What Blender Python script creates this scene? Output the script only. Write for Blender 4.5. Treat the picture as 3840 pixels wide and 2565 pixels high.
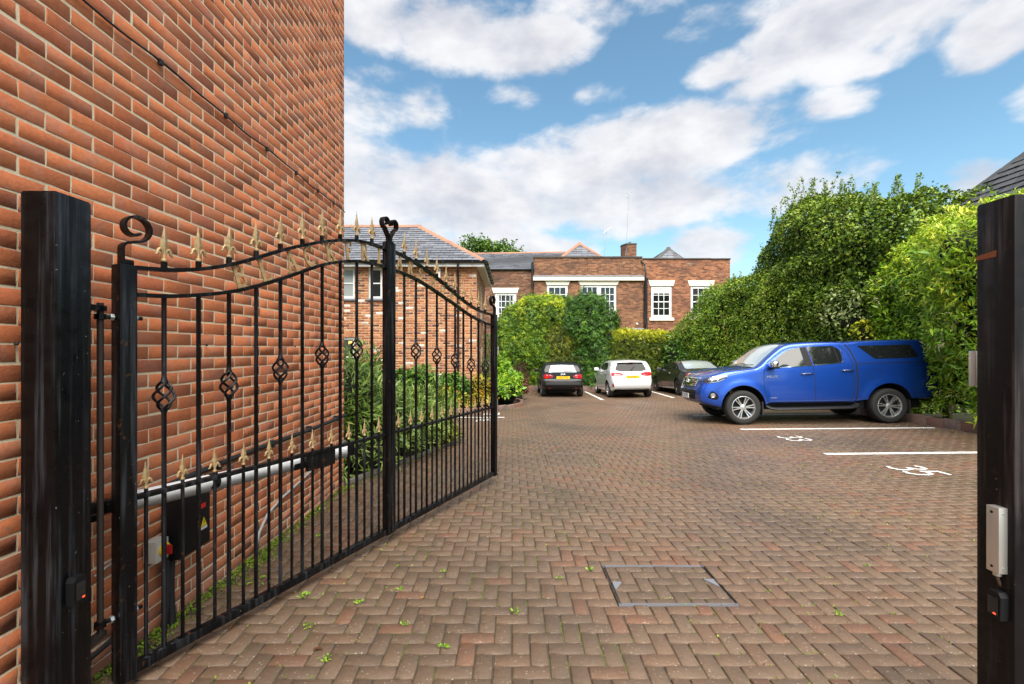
import bpy, bmesh, math, random
import numpy as np
from mathutils import Vector, Matrix
from mathutils.bvhtree import BVHTree

R = math.radians
rng = np.random.default_rng(7)
random.seed(7)
S = bpy.context.scene
for o in list(bpy.data.objects):
    bpy.data.objects.remove(o)

# ------------------------------------------------------------ camera
FOC = 1773.0                      # focal length in pixels of the 3840 px wide photograph
HOR = 1308.0                      # horizon row
EYE = 1.5
cam_d = bpy.data.cameras.new('camera')
cam_d.sensor_width = 36.0
cam_d.lens = FOC / 3840 * 36
cam_d.shift_y = (HOR - 1282.5) / 3840
cam_d.clip_start = 0.05
cam_d.clip_end = 2000
cam = bpy.data.objects.new('camera', cam_d)
S.collection.objects.link(cam)
cam.location = (0, 0, EYE)
cam.rotation_euler = (R(90), 0, 0)
S.camera = cam

# ------------------------------------------------------------ light
SUN_ELEV, SUN_AZ = R(55), R(176)          # azimuth clockwise from +Y: high, behind the camera to the right
world = bpy.data.worlds.new('World')
S.world = world
world.use_nodes = True
sun_d = bpy.data.lights.new('sun', 'SUN')
sun_d.energy = 5.0
sun_d.angle = R(60)
sun_d.color = (1.0, 0.93, 0.82)
world.cycles.sampling_method = 'MANUAL'
world.cycles.sample_map_resolution = 256
sun = bpy.data.objects.new('sun', sun_d)
S.collection.objects.link(sun)
sdir = Vector((math.sin(SUN_AZ) * math.cos(SUN_ELEV), math.cos(SUN_AZ) * math.cos(SUN_ELEV), math.sin(SUN_ELEV)))
sun.rotation_euler = (-sdir).to_track_quat('-Z', 'Y').to_euler()
sun.location = sdir * 40
S.view_settings.view_transform = 'Standard'
S.view_settings.look = 'None'
S.view_settings.exposure = 0.86
S.view_settings.gamma = 1
S.view_settings.use_curve_mapping = False
S.cycles.use_denoising = True
S.cycles.max_bounces = 6
S.cycles.transparent_max_bounces = 8
S.cycles.caustics_reflective = False
S.cycles.caustics_refractive = False


class NT:
    """small helper round a node tree"""
    def __init__(self, tree):
        self.t = tree
        self.n = tree.nodes
        self.l = tree.links

    def add(self, kind, **kw):
        nd = self.n.new(kind)
        for k, v in kw.items():
            setattr(nd, k, v)
        return nd

    def put(self, sock, v):
        if isinstance(v, bpy.types.NodeSocket):
            self.l.new(v, sock)
        elif isinstance(v, (tuple, list)) and len(v) == 3 and sock.type == 'RGBA':
            sock.default_value = (*v, 1)
        else:
            sock.default_value = v

    def m(self, op, a, b=None, c=None, clamp=False):
        nd = self.add('ShaderNodeMath', operation=op, use_clamp=clamp)
        self.put(nd.inputs[0], a)
        if b is not None:
            self.put(nd.inputs[1], b)
        if c is not None:
            self.put(nd.inputs[2], c)
        return nd.outputs[0]

    def vm(self, op, a, b=None):
        nd = self.add('ShaderNodeVectorMath', operation=op)
        self.put(nd.inputs[0], a)
        if b is not None:
            self.put(nd.inputs[1], b)
        return nd.outputs['Value'] if op in ('LENGTH', 'DOT_PRODUCT') else nd.outputs[0]

    def mix(self, f, a, b, mode='MIX'):
        nd = self.add('ShaderNodeMix', data_type='RGBA', blend_type=mode)
        self.put(nd.inputs['Factor'], f)
        self.put(nd.inputs['A'], a) if False else self.put(nd.inputs[6], a)
        self.put(nd.inputs[7], b)
        return nd.outputs[2]

    def ss(self, x, a, b):
        nd = self.add('ShaderNodeMapRange', interpolation_type='SMOOTHSTEP')
        self.put(nd.inputs['Value'], x)
        self.put(nd.inputs['From Min'], a)
        self.put(nd.inputs['From Max'], b)
        return nd.outputs[0]

    def lin(self, x, a, b, c=0.0, d=1.0):
        nd = self.add('ShaderNodeMapRange')
        self.put(nd.inputs['Value'], x)
        for k, v in zip(('From Min', 'From Max', 'To Min', 'To Max'), (a, b, c, d)):
            self.put(nd.inputs[k], v)
        return nd.outputs[0]

    def noise(self, vec, scale, detail=3.0, rough=0.55, dist=0.0):
        nd = self.add('ShaderNodeTexNoise')
        if vec is not None:
            self.put(nd.inputs['Vector'], vec)
        nd.inputs['Scale'].default_value = scale
        nd.inputs['Detail'].default_value = detail
        nd.inputs['Roughness'].default_value = rough
        nd.inputs['Distortion'].default_value = dist
        return nd.outputs[0]

    def voro(self, vec, scale, feature='F1'):
        nd = self.add('ShaderNodeTexVoronoi', feature=feature)
        self.put(nd.inputs['Vector'], vec)
        nd.inputs['Scale'].default_value = scale
        return nd

    def scale(self, vec, s):
        nd = self.add('ShaderNodeMapping')
        self.put(nd.inputs['Vector'], vec)
        nd.inputs['Scale'].default_value = s
        return nd.outputs[0]

    def ramp(self, f, stops):
        nd = self.add('ShaderNodeValToRGB')
        cr = nd.color_ramp
        while len(cr.elements) < len(stops):
            cr.elements.new(0.5)
        for e, (p, c) in zip(cr.elements, stops):
            e.position = p
            e.color = (*c, 1)
        self.put(nd.inputs[0], f)
        return nd.outputs[0]

    def bump(self, h, strength=0.3, dist=0.01):
        nd = self.add('ShaderNodeBump')
        nd.inputs['Strength'].default_value = strength
        nd.inputs['Distance'].default_value = dist
        self.put(nd.inputs['Height'], h)
        return nd.outputs[0]


# ------------------------------------------------------------ sky: blue with broken white cloud
def build_sky():
    w = NT(world.node_tree)
    w.n.clear()
    out = w.add('ShaderNodeOutputWorld')
    sky = w.add('ShaderNodeTexSky', sky_type='NISHITA')
    sky.sun_disc = False
    sky.sun_elevation = SUN_ELEV
    sky.sun_rotation = SUN_AZ
    sky.air_density = 1.0
    sky.dust_density = 0.6
    sky.ozone_density = 2.4
    skyc = w.mix(1.0, sky.outputs[0], (0.106, 0.128, 0.115), 'MULTIPLY')   # strength
    d = w.add('ShaderNodeTexCoord').outputs['Generated']
    sep = w.add('ShaderNodeSeparateXYZ')
    w.put(sep.inputs[0], d)
    az = w.m('ARCTAN2', sep.outputs[0], sep.outputs[1])
    el = w.m('ARCSINE', sep.outputs[2])
    # a flattened cloud deck seen from below: noise space stretched sideways
    dv = w.scale(d, (1.0, 1.0, 1.9))
    big = w.noise(dv, 2.2, 3, 0.60, 0.15)
    fine = w.noise(dv, 6.5, 7, 0.56, 0.1)
    up = w.vm('ADD', dv, (0.03, -0.03, 0.10))
    fine_up = w.noise(up, 6.5, 4, 0.56, 0.1)
    n = w.m('MULTIPLY', w.m('SUBTRACT', fine, 0.52), 3.0)
    nb = w.m('MULTIPLY', w.m('SUBTRACT', big, 0.5), 1.0)
    # the clouds in view: (column, row, half width, half height, weight) in a 2347 px wide picture
    blobs = [(930, 55, 300, 95, 1.0), (1190, 105, 175, 75, 1.25), (1390, 15, 170, 50, .55), (845, 230, 130, 95, .72),
             (1500, 330, 300, 85, 1.3), (1330, 400, 240, 90, 1.1), (900, 440, 240, 105, 1.2), (1060, 470, 230, 85, 1.15),
             (1450, 465, 420, 80, 1.05), (980, 530, 330, 60, .9), (1960, 55, 330, 105, 1.35), (1960, 140, 140, 50, 1.0),
             (1660, 160, 90, 42, .85), (1730, 205, 90, 42, .72), (1900, 235, 105, 40, .75), (1780, 410, 110, 50, .65),
             (1620, 565, 110, 60, 1.15), (1250, 570, 110, 42, .95), (2235, 415, 100, 52, 1.05), (1370, 215, 70, 30, .5),
             (1210, 215, 75, 32, .5), (2280, 70, 130, 90, .95), (1680, 40, 150, 50, .5), (2520, 150, 200, 120, .9), (620, 300, 260, 150, .9)]
    acc = None
    uv = w.add('ShaderNodeCombineXYZ')
    w.put(uv.inputs[0], az)
    w.put(uv.inputs[1], el)

    def dirn(px, py):
        u, v = (px - 1173.5) / 1083.7, (799.5 - py) / 1083.7
        return math.atan2(u, 1), math.atan2(v, math.hypot(1, u))
    for (cx, cy, a, b, wt) in blobs:
        u0, v0 = dirn(cx, cy)
        ua = dirn(cx + a, cy)[0] - u0
        vb = dirn(cx, cy - b)[1] - v0
        q = w.add('ShaderNodeVectorMath', operation='MULTIPLY_ADD')
        w.put(q.inputs[0], uv.outputs[0])
        q.inputs[1].default_value = (1 / ua, 1 / vb, 0)
        q.inputs[2].default_value = (-u0 / ua, -v0 / vb, 0)
        r2 = w.vm('DOT_PRODUCT', q.outputs[0], q.outputs[0])
        fld = w.m('MULTIPLY_ADD', r2, -0.62 * wt, wt)
        acc = fld if acc is None else w.m('SMOOTH_MAX', acc, fld, 0.25)
    # beyond the picture the same broken cloud goes on
    reg_u = w.ss(w.m('ABSOLUTE', az), 0.80, 1.05)
    reg_v = w.ss(el, 0.66, 0.80)
    outside = w.m('MAXIMUM', reg_u, reg_v)
    gen = w.m('MULTIPLY_ADD', nb, 3.2, 0.28)
    acc = w.m('MAXIMUM', acc, -1.2)
    base = w.m('ADD', w.m('MULTIPLY', acc, w.m('SUBTRACT', 1.0, outside)), w.m('MULTIPLY', gen, outside))
    dens_raw = w.m('ADD', base, n)
    dens = w.ss(dens_raw, -0.02, 0.70)
    dens = w.m('MULTIPLY', dens, w.lin(dens_raw, 0.0, 1.2, 0.80, 0.97))
    # modelling of the puffs: brighter where the cloud thins upwards
    lit = w.m('MULTIPLY', w.m('SUBTRACT', fine, fine_up), 2.6)
    lit = w.m('ADD', lit, w.m('MULTIPLY', w.m('SUBTRACT', 0.9, dens_raw), 0.28))
    lit = w.ss(lit, -0.75, 0.65)
    cloud = w.mix(lit, (0.36, 0.368, 0.41), (0.565, 0.56, 0.565))
    # thin veil low down
    veil = w.m('MULTIPLY', w.ss(el, 0.35, 0.0), 0.16)
    dens = w.m('MAXIMUM', dens, veil)
    col = w.mix(dens, skyc, cloud)
    bg = w.add('ShaderNodeBackground')
    w.put(bg.inputs[0], col)
    bg.inputs[1].default_value = 1.0
    w.l.new(bg.outputs[0], out.inputs[0])


build_sky()

# ------------------------------------------------------------ helpers
def ground_z(x, y):
    """the yard falls gently away from the gate and climbs towards the right-hand hedge"""
    yy = min(max(y, -8.0), 40.0)
    z = -0.017 * yy - 0.0003 * yy * abs(yy)
    t = x - 4.0
    z += 0.02 * (t if t > 1 else (0.25 * (t + 1) ** 2 if t > -1 else 0)) if x < 14 else 0.2
    return z


def gz_np(x, y):
    yy = np.clip(y, -8.0, 40.0)
    z = -0.017 * yy - 0.0003 * yy * np.abs(yy)
    t = np.minimum(x, 14.0) - 4.0
    z = z + 0.02 * np.where(t > 1, t, np.where(t > -1, 0.25 * (t + 1) ** 2, 0))
    return z


def tag(o, label=None, category=None, group=None, kind=None):
    if label:
        o['label'] = label
    if category:
        o['category'] = category
    if group:
        o['group'] = group
    if kind:
        o['kind'] = kind
    return o


def link(o, parent=None):
    S.collection.objects.link(o)
    if parent is not None:
        o.parent = parent
    return o


def empty(name, loc=(0, 0, 0), rz=0.0, parent=None):
    o = bpy.data.objects.new(name, None)
    o.empty_display_size = 0.1
    o.location = loc
    o.rotation_euler = (0, 0, rz)
    return link(o, parent)


def np_mesh(name, V, F, mat, smooth=False, tone=None, tone_name='tone'):
    """V (n,3) array, F (m,k) array of equal sized faces"""
    me = bpy.data.meshes.new(name)
    V = np.asarray(V, dtype=np.float32)
    F = np.asarray(F, dtype=np.int32)
    k = F.shape[1]
    me.vertices.add(len(V))
    me.vertices.foreach_set('co', V.ravel())
    me.loops.add(F.size)
    me.loops.foreach_set('vertex_index', F.ravel())
    me.polygons.add(len(F))
    me.polygons.foreach_set('loop_start', np.arange(0, F.size, k, dtype=np.int32))
    me.polygons.foreach_set('loop_total', np.full(len(F), k, dtype=np.int32))
    if smooth:
        me.polygons.foreach_set('use_smooth', np.ones(len(F), dtype=bool))
    me.update(calc_edges=True)
    if tone is not None:
        at = me.attributes.new(tone_name, 'FLOAT', 'POINT')
        at.data.foreach_set('value', np.asarray(tone, dtype=np.float32))
    if mat is not None:
        me.materials.append(mat)
    return me


class MB:
    """collects shapes; build() links them as one mesh object"""
    def __init__(self):
        self.v = []
        self.f = []
        self.M = Matrix.Identity(4)

    def _add(self, vs, fs):
        b = len(self.v)
        self.v += [tuple(self.M @ Vector(p)) for p in vs]
        self.f += [tuple(b + i for i in f) for f in fs]
        return self

    def box(self, lo, hi, bev=0.0):
        (x0, y0, z0), (x1, y1, z1) = lo, hi
        if bev <= 0:
            vs = [(x, y, z) for z in (z0, z1) for y in (y0, y1) for x in (x0, x1)]
            fs = [(0, 2, 3, 1), (4, 5, 7, 6), (0, 1, 5, 4), (2, 6, 7, 3), (0, 4, 6, 2), (1, 3, 7, 5)]
            return self._add(vs, fs)
        bm = bmesh.new()
        bmesh.ops.create_cube(bm, size=1)
        for q in bm.verts:
            q.co = Vector((x0 + (q.co.x + .5) * (x1 - x0), y0 + (q.co.y + .5) * (y1 - y0), z0 + (q.co.z + .5) * (z1 - z0)))
        bmesh.ops.bevel(bm, geom=list(bm.edges), offset=bev, segments=2, profile=0.6, affect='EDGES')
        return self.bm(bm)

    def bm(self, bm, free=True):
        bm.verts.index_update()
        self._add([q.co for q in bm.verts], [[q.index for q in f.verts] for f in bm.faces])
        if free:
            bm.free()
        return self

    def tube(self, path, r, seg=8, cap=True, flat=None):
        """tube along points; r number or list; flat=(a,b) gives an oblong section"""
        P = [Vector(p) for p in path]
        n = len(P)
        rr = r if isinstance(r, (list, tuple)) else [r] * n
        rings = []
        ref = None
        for i in range(n):
            t = (P[min(i + 1, n - 1)] - P[max(i - 1, 0)]).normalized()
            if ref is None:
                ref = Vector((0, 0, 1)) if abs(t.z) < 0.9 else Vector((1, 0, 0))
            u = (ref - t * ref.dot(t))
            if u.length < 1e-5:
                u = t.orthogonal()
            u.normalize()
            ref = u
            w = t.cross(u)
            ring = []
            for k in range(seg):
                a = 2 * math.pi * (k + .5) / seg
                ca, sa = math.cos(a), math.sin(a)
                if flat:
                    q = 2 ** .5
                    ca, sa = (max(-1, min(1, ca * q)) * flat[0] / rr[i], max(-1, min(1, sa * q)) * flat[1] / rr[i]) if seg == 4 else (ca * flat[0] / rr[i], sa * flat[1] / rr[i])
                ring.append(P[i] + (u * ca + w * sa) * rr[i])
            rings.append(ring)
        vs = [p for r_ in rings for p in r_]
        fs = []
        for i in range(n - 1):
            for k in range(seg):
                k2 = (k + 1) % seg
                fs.append((i * seg + k, i * seg + k2, (i + 1) * seg + k2, (i + 1) * seg + k))
        if cap:
            fs.append(tuple(range(seg - 1, -1, -1)))
            fs.append(tuple((n - 1) * seg + k for k in range(seg)))
        return self._add(vs, fs)

    def lathe(self, prof, seg=16, axis='z', cap=True):
        """prof [(r, h)] about an axis"""
        def pt(r, h, a):
            c, s = r * math.cos(a), r * math.sin(a)
            return {'z': (c, s, h), 'x': (h, c, s), 'y': (c, h, s)}[axis]
        n = len(prof)
        vs = [pt(r, h, 2 * math.pi * k / seg) for (r, h) in prof for k in range(seg)]
        fs = []
        for i in range(n - 1):
            for k in range(seg):
                k2 = (k + 1) % seg
                fs.append((i * seg + k, i * seg + k2, (i + 1) * seg + k2, (i + 1) * seg + k))
        if cap:
            fs.append(tuple(range(seg - 1, -1, -1)))
            fs.append(tuple((n - 1) * seg + k for k in range(seg)))
        return self._add(vs, fs)

    def prism(self, poly, a, b, plane='xz'):
        """2-D polygon extruded from a to b along the third axis"""
        n = len(poly)
        def pt(p, h):
            return {'xz': (p[0], h, p[1]), 'xy': (p[0], p[1], h), 'yz': (h, p[0], p[1])}[plane]
        vs = [pt(p, a) for p in poly] + [pt(p, b) for p in poly]
        fs = [tuple(range(n)), tuple(range(2 * n - 1, n - 1, -1))]
        fs += [(i, (i + 1) % n, n + (i + 1) % n, n + i) for i in range(n)]
        return self._add(vs, fs)

    def quad(self, *p):
        return self._add(p, [tuple(range(len(p)))])

    def build(self, name, mat, parent=None, smooth=False, recalc=True, auto=None, loc=None):
        me = bpy.data.meshes.new(name)
        me.from_pydata(self.v, [], self.f)
        if recalc:
            bm = bmesh.new()
            bm.from_mesh(me)
            bmesh.ops.recalc_face_normals(bm, faces=bm.faces)
            bm.to_mesh(me)
            bm.free()
        if smooth:
            me.polygons.foreach_set('use_smooth', np.ones(len(me.polygons), dtype=bool))
            if auto:
                me.set_sharp_from_angle(angle=R(auto))
        if mat is not None:
            me.materials.append(mat)
        me.update()
        o = bpy.data.objects.new(name, me)
        if loc is not None:
            o.location = loc
        return link(o, parent)


def share(o, name=None, parent=None, loc=None, rot=None, scale=None):
    c = o.copy()
    if name:
        c.name = name
    link(c)
    c.parent = parent
    if loc is not None:
        c.location = loc
    if rot is not None:
        c.rotation_euler = rot
    if scale is not None:
        c.scale = scale
    return c


def interp(pts, x):
    xs, ys = zip(*pts)
    return float(np.interp(x, xs, ys))


def smooth_interp(pts):
    """monotone-ish cubic through points"""
    xs = np.array([p[0] for p in pts], float)
    ys = np.array([p[1] for p in pts], float)
    d = np.diff(ys) / np.diff(xs)
    m = np.zeros_like(ys)
    m[0], m[-1] = d[0], d[-1]
    for i in range(1, len(ys) - 1):
        m[i] = 0 if d[i - 1] * d[i] <= 0 else 2 * d[i - 1] * d[i] / (d[i - 1] + d[i])

    def f(x):
        x = min(max(x, xs[0]), xs[-1])
        i = min(max(int(np.searchsorted(xs, x)) - 1, 0), len(xs) - 2)
        h = xs[i + 1] - xs[i]
        t = (x - xs[i]) / h
        return float(ys[i] * (1 + 2 * t) * (1 - t) ** 2 + h * m[i] * t * (1 - t) ** 2 + ys[i + 1] * t * t * (3 - 2 * t) + h * m[i + 1] * t * t * (t - 1))
    return f


def text_mesh(body, size, depth=0.001, align='CENTER', sx=1.0, spacing=1.0):
    cu = bpy.data.curves.new('lettering', 'FONT')
    cu.body = body
    cu.size = size
    cu.extrude = depth
    cu.align_x = align
    cu.align_y = 'CENTER'
    cu.space_character = spacing
    cu.resolution_u = 3
    o = bpy.data.objects.new('lettering', cu)
    S.collection.objects.link(o)
    dg = bpy.context.evaluated_depsgraph_get()
    me = bpy.data.meshes.new_from_object(o.evaluated_get(dg))
    bpy.data.objects.remove(o)
    bpy.data.curves.remove(cu)
    if sx != 1.0:
        for v in me.vertices:
            v.co.x *= sx
    return me


def text_obj(name, body, size, mat, parent, M, depth=0.001, sx=1.0, spacing=1.0):
    me = text_mesh(body, size, depth, sx=sx, spacing=spacing)
    me.transform(M)
    me.materials.clear()
    me.materials.append(mat)
    o = bpy.data.objects.new(name, me)
    return link(o, parent)


def frame(origin, xdir, ydir):
    x = Vector(xdir).normalized()
    z = x.cross(Vector(ydir)).normalized()
    y = z.cross(x)
    M = Matrix((x, y, z)).transposed().to_4x4()
    M.translation = Vector(origin)
    return M


def in_view(P):
    """picture position (3840 px scale) and depth of a world point, used to pick which pieces show largest"""
    x, y, z = P
    if y < 0.3:
        return None
    return 1920 + FOC * x / y, HOR - FOC * (z - EYE) / y, y

# ------------------------------------------------------------ materials
MATS = {}


def mat(name, color=(.5, .5, .5), rough=.6, metal=0.0, coat=0.0, spec=0.5, emit=None, estr=0.0, alpha=None):
    if name in MATS:
        return MATS[name]
    m = bpy.data.materials.new(name)
    m.use_nodes = True
    b = m.node_tree.nodes['Principled BSDF']
    b.inputs['Base Color'].default_value = (*color, 1)
    b.inputs['Roughness'].default_value = rough
    b.inputs['Metallic'].default_value = metal
    b.inputs['Coat Weight'].default_value = coat
    b.inputs['Coat Roughness'].default_value = 0.04
    b.inputs['Specular IOR Level'].default_value = spec
    if emit:
        b.inputs['Emission Color'].default_value = (*emit, 1)
        b.inputs['Emission Strength'].default_value = estr
    MATS[name] = m
    return m


def nodes(m):
    w = NT(m.node_tree)
    return w, m.node_tree.nodes['Principled BSDF']


def wpos(w):
    return w.add('ShaderNodeNewGeometry').outputs['Position']


def tone_of(w, name='tone'):
    a = w.add('ShaderNodeAttribute', attribute_type='GEOMETRY', attribute_name=name)
    b = w.add('ShaderNodeAttribute', attribute_type='OBJECT', attribute_name=name)
    return w.m('ADD', a.outputs['Fac'], b.outputs['Fac'])


def brick_mat(name, stops, dark=(.10, .065, .055), purple=(.20, .085, .07), patch=.5, rough=.85, bump=.5, speck=None, weather=0):
    m = mat(name, rough=rough)
    w, b = nodes(m)
    p = wpos(w)
    t = tone_of(w)
    base = w.ramp(t, stops)
    off = w.add('ShaderNodeCombineXYZ')
    w.put(off.inputs[0], w.m('MULTIPLY', t, 37.0))
    w.put(off.inputs[2], w.m('MULTIPLY', t, 91.0))
    q = w.vm('ADD', p, off.outputs[0])
    n1 = w.noise(q, 7.0, 2, .5)
    n2 = w.noise(q, 45.0, 5, .65)
    n3 = w.noise(q, 260.0, 3, .6)
    c = w.mix(w.m('MULTIPLY', w.ss(n1, .50, .60), patch), base, purple)
    burnt = w.noise(w.vm('ADD', q, (3.1, 8.2, 1.7)), 12.0, 2, .5)
    c = w.mix(w.m('MULTIPLY', w.ss(burnt, .66, .76), .6), c, dark)
    c = w.mix(w.m('MULTIPLY', w.ss(n2, .36, .70), .32), c, w.mix(.5, c, (.02, .012, .01)))
    c = w.mix(w.m('MULTIPLY', w.ss(n3, .55, .75), .22), c, (.55, .32, .2))
    if speck:
        vo = w.voro(q, 62.0)
        sc_ = w.add('ShaderNodeSeparateColor')
        w.put(sc_.inputs[0], vo.outputs['Color'])
        hit = w.m('MULTIPLY', w.ss(vo.outputs['Distance'], w.m('MULTIPLY_ADD', sc_.outputs[1], .22, .16), .08), w.m('GREATER_THAN', sc_.outputs[0], .62))
        c = w.mix(w.m('MULTIPLY', hit, .75), c, w.mix(sc_.outputs[2], speck, (.30, .24, .20)))
    if weather == 1:                                   # rain streaks and soiling of the wall, paler salts and damp low down
        st = w.noise(w.scale(p, (1.2, 1.2, .35)), 1.6, 4, .6)
        c = w.mix(w.m('MULTIPLY', w.ss(st, .52, .72), .30), c, (.16, .075, .045))
        sp3 = w.add('ShaderNodeSeparateXYZ')
        w.put(sp3.inputs[0], p)
        lowz = w.m('MULTIPLY', w.ss(w.m('ADD', sp3.outputs[2], w.m('MULTIPLY', st, .5)), .42, .16), .55)
        c = w.mix(lowz, c, (.36, .19, .14))
    if weather == 2:                                   # dirt, tyre film and damp on the paving
        d1 = w.noise(p, .55, 5, .62)
        d2 = w.noise(p, 2.6, 5, .65)
        c = w.mix(w.m('MULTIPLY', w.ss(d1, .44, .66), .45), c, (.055, .041, .029))
        c = w.mix(w.m('MULTIPLY', w.ss(d2, .56, .74), .40), c, (.045, .04, .024))
        c = w.mix(w.m('MULTIPLY', w.ss(w.noise(w.vm('ADD', p, (4, 7, 0)), 1.1, 3, .5), .60, .74), .35), c, (.19, .13, .085))
    w.put(b.inputs['Base Color'], c)
    w.put(b.inputs['Normal'], w.bump(w.m('ADD', n2, w.m('MULTIPLY', n3, .5)), bump, .006))
    return m


def mortar_mat(name, col, col2):
    m = mat(name, rough=.92)
    w, b = nodes(m)
    p = wpos(w)
    n = w.noise(p, 9.0, 4, .6)
    n2 = w.noise(p, 160.0, 4, .6)
    c = w.mix(w.ss(n, .4, .7), col, col2)
    c = w.mix(w.m('MULTIPLY', n2, .16), c, (.2, .16, .11))
    w.put(b.inputs['Base Color'], c)
    w.put(b.inputs['Normal'], w.bump(n2, .5, .004))
    return m


M_brick = brick_mat('brick_orange_red', [(0, (.47, .125, .05)), (.3, (.56, .158, .056)), (.55, (.62, .19, .068)), (.8, (.54, .148, .056)), (1, (.46, .138, .07))],
                    purple=(.48, .20, .125), patch=.45, dark=(.30, .19, .14), weather=1)
M_mortar = mortar_mat('mortar_buff', (.88, .73, .50), (.80, .64, .42))
M_brick_house = brick_mat('brick_reclaimed', [(0, (.085, .034, .024)), (.14, (.20, .065, .038)), (.3, (.38, .125, .05)), (.55, (.47, .175, .068)), (.8, (.52, .245, .115)), (.91, (.40, .18, .095)), (.93, (.72, .66, .58)), (1, (.80, .76, .70))],
                          purple=(.30, .13, .09), patch=.4)
M_mortar_house = mortar_mat('mortar_pale', (.58, .42, .27), (.50, .345, .21))
M_paver = brick_mat('paver_block', [(0, (.112, .074, .048)), (.25, (.135, .089, .057)), (.5, (.155, .101, .064)), (.78, (.152, .088, .052)), (.94, (.175, .082, .046)), (1, (.130, .099, .074))],
                    purple=(.118, .080, .055), patch=.35, dark=(.065, .050, .040), rough=.55, bump=.7, speck=(.50, .43, .33), weather=2)


def wet_paver():
    w, b = nodes(M_paver)
    p = wpos(w)
    wet = w.ss(w.noise(p, .7, 4, .6), .35, .7)
    w.put(b.inputs['Roughness'], w.lin(wet, 0, 1, .58, .36))
    b.inputs['Specular IOR Level'].default_value = .5


wet_paver()

# sand and moss between the pavers
M_joint = mat('joint_sand_and_moss', rough=.95)
w, b = nodes(M_joint)
p = wpos(w)
moss = w.ss(w.noise(p, 2.2, 5, .65), .50, .62)
fine = w.noise(p, 90.0, 4, .6)
c = w.mix(fine, (.035, .026, .018), (.085, .062, .04))
c = w.mix(w.m('MULTIPLY', moss, w.ss(fine, .35, .55)), c, (.10, .135, .018))
w.put(b.inputs['Base Color'], c)
w.put(b.inputs['Normal'], w.bump(fine, .6, .005))

# far ground: soil and grass
M_soil = mat('ground_soil', rough=1)
w, b = nodes(M_soil)
p = wpos(w)
c = w.mix(w.ss(w.noise(p, .35, 5, .6), .42, .6), (.05, .036, .024), (.04, .06, .018))
w.put(b.inputs['Base Color'], w.mix(w.noise(p, 25, 5, .65), c, (.022, .016, .01)))
w.put(b.inputs['Normal'], w.bump(w.noise(p, 30, 5, .6), .8, .03))


def gloss_black(name, streak=0.5, base=(.0025, .0025, .003), rough=.30, grey=(.20, .215, .25), rust=0.0):
    """old black gloss paint, streaked by rain"""
    m = mat(name, base, rough)
    w, b = nodes(m)
    p = wpos(w)
    st = w.noise(w.scale(p, (34, 34, 1.3)), 1.0, 4, .6)
    st2 = w.noise(p, 3.0, 3, .5)
    f = w.m('MULTIPLY', w.ss(st, .46, .72), w.ss(st2, .25, .65))
    c = w.mix(w.m('MULTIPLY', f, streak), base, grey)
    chip = w.ss(w.noise(p, 75, 2, .5), .745, .78)
    c = w.mix(w.m('MULTIPLY', chip, .55), c, (.34, .31, .28))
    if rust:
        rf = w.ss(w.noise(w.vm('ADD', p, (5, 2, 9)), 22.0, 4, .6), .62, .72)
        c = w.mix(w.m('MULTIPLY', rf, rust), c, (.10, .035, .012))
    w.put(b.inputs['Base Color'], c)
    w.put(b.inputs['Roughness'], w.lin(w.noise(p, 18, 4, .6), .3, .7, rough - .08, rough + .22))
    b.inputs['Specular IOR Level'].default_value = .2
    w.put(b.inputs['Normal'], w.bump(w.noise(p, 60, 4, .6), .12, .004))
    return m


M_gate = gloss_black('gate_black_paint', .18, rust=.5)
M_post = gloss_black('post_black_paint', .22)
M_post_r = gloss_black('post_weathered_paint', .5, base=(.0065, .0052, .0058), rough=.40, grey=(.105, .085, .085), rust=.12)
w, b = nodes(M_post_r)

M_gold = mat('gold_paint', (.50, .33, .13), .50, metal=.2)
w, b = nodes(M_gold)
p = wpos(w)
c = w.mix(w.ss(w.noise(p, 35, 4, .6), .42, .68), (.44, .30, .145), (.30, .195, .09))
c = w.mix(w.m('MULTIPLY', w.ss(w.noise(p, 70, 3, .6), .62, .72), .8), c, (.10, .06, .03))
w.put(b.inputs['Base Color'], c)
w.put(b.inputs['Normal'], w.bump(w.noise(p, 120, 3, .6), .35, .003))

M_black = mat('black_plastic', (.007, .007, .008), .5, spec=.25)
M_rubber = mat('black_rubber', (.014, .014, .014), .75)
M_tyre = mat('tyre_rubber', (.018, .0175, .017), .82)
w, b = nodes(M_tyre)
w.put(b.inputs['Normal'], w.bump(w.noise(wpos(w), 90, 2, .5), .5, .006))
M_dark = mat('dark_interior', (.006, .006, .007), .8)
M_chrome = mat('chrome', (.82, .83, .85), .12, metal=1)
M_alloy = mat('alloy_silver', (.62, .62, .63), .3, metal=.85)
M_alloy_d = mat('alloy_dark', (.06, .06, .065), .4, metal=.6)
M_alu = mat('aluminium', (.72, .69, .66), .36, metal=.8)
M_galv = mat('zinc_bolt', (.55, .58, .56), .4, metal=.8)
M_white_tube = mat('actuator_white', (.80, .81, .83), .3)
M_grey_tube = mat('actuator_grey', (.33, .33, .32), .45)
M_white = mat('white_paint', (.80, .80, .79), .42)
M_cream = mat('cream_stone_paint', (.74, .70, .58), .7)
w, b = nodes(M_cream)
p = wpos(w)
w.put(b.inputs['Base Color'], w.mix(w.ss(w.noise(w.scale(p, (6, 6, 1.5)), 1.2, 4, .6), .5, .8), (.76, .71, .59), (.60, .56, .45)))
M_lead = mat('lead_flashing', (.20, .21, .24), .55, metal=.2)
M_gutter = mat('gutter_black', (.010, .010, .012), .35)
M_glass = mat('window_glass', (.012, .014, .016), .04, spec=.8)
M_curtain = mat('net_curtain', (.55, .55, .54), .9)
M_blind = mat('roller_blind', (.62, .62, .60), .9)
M_frost = mat('frosted_glass', (.30, .32, .31), .35)
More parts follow.
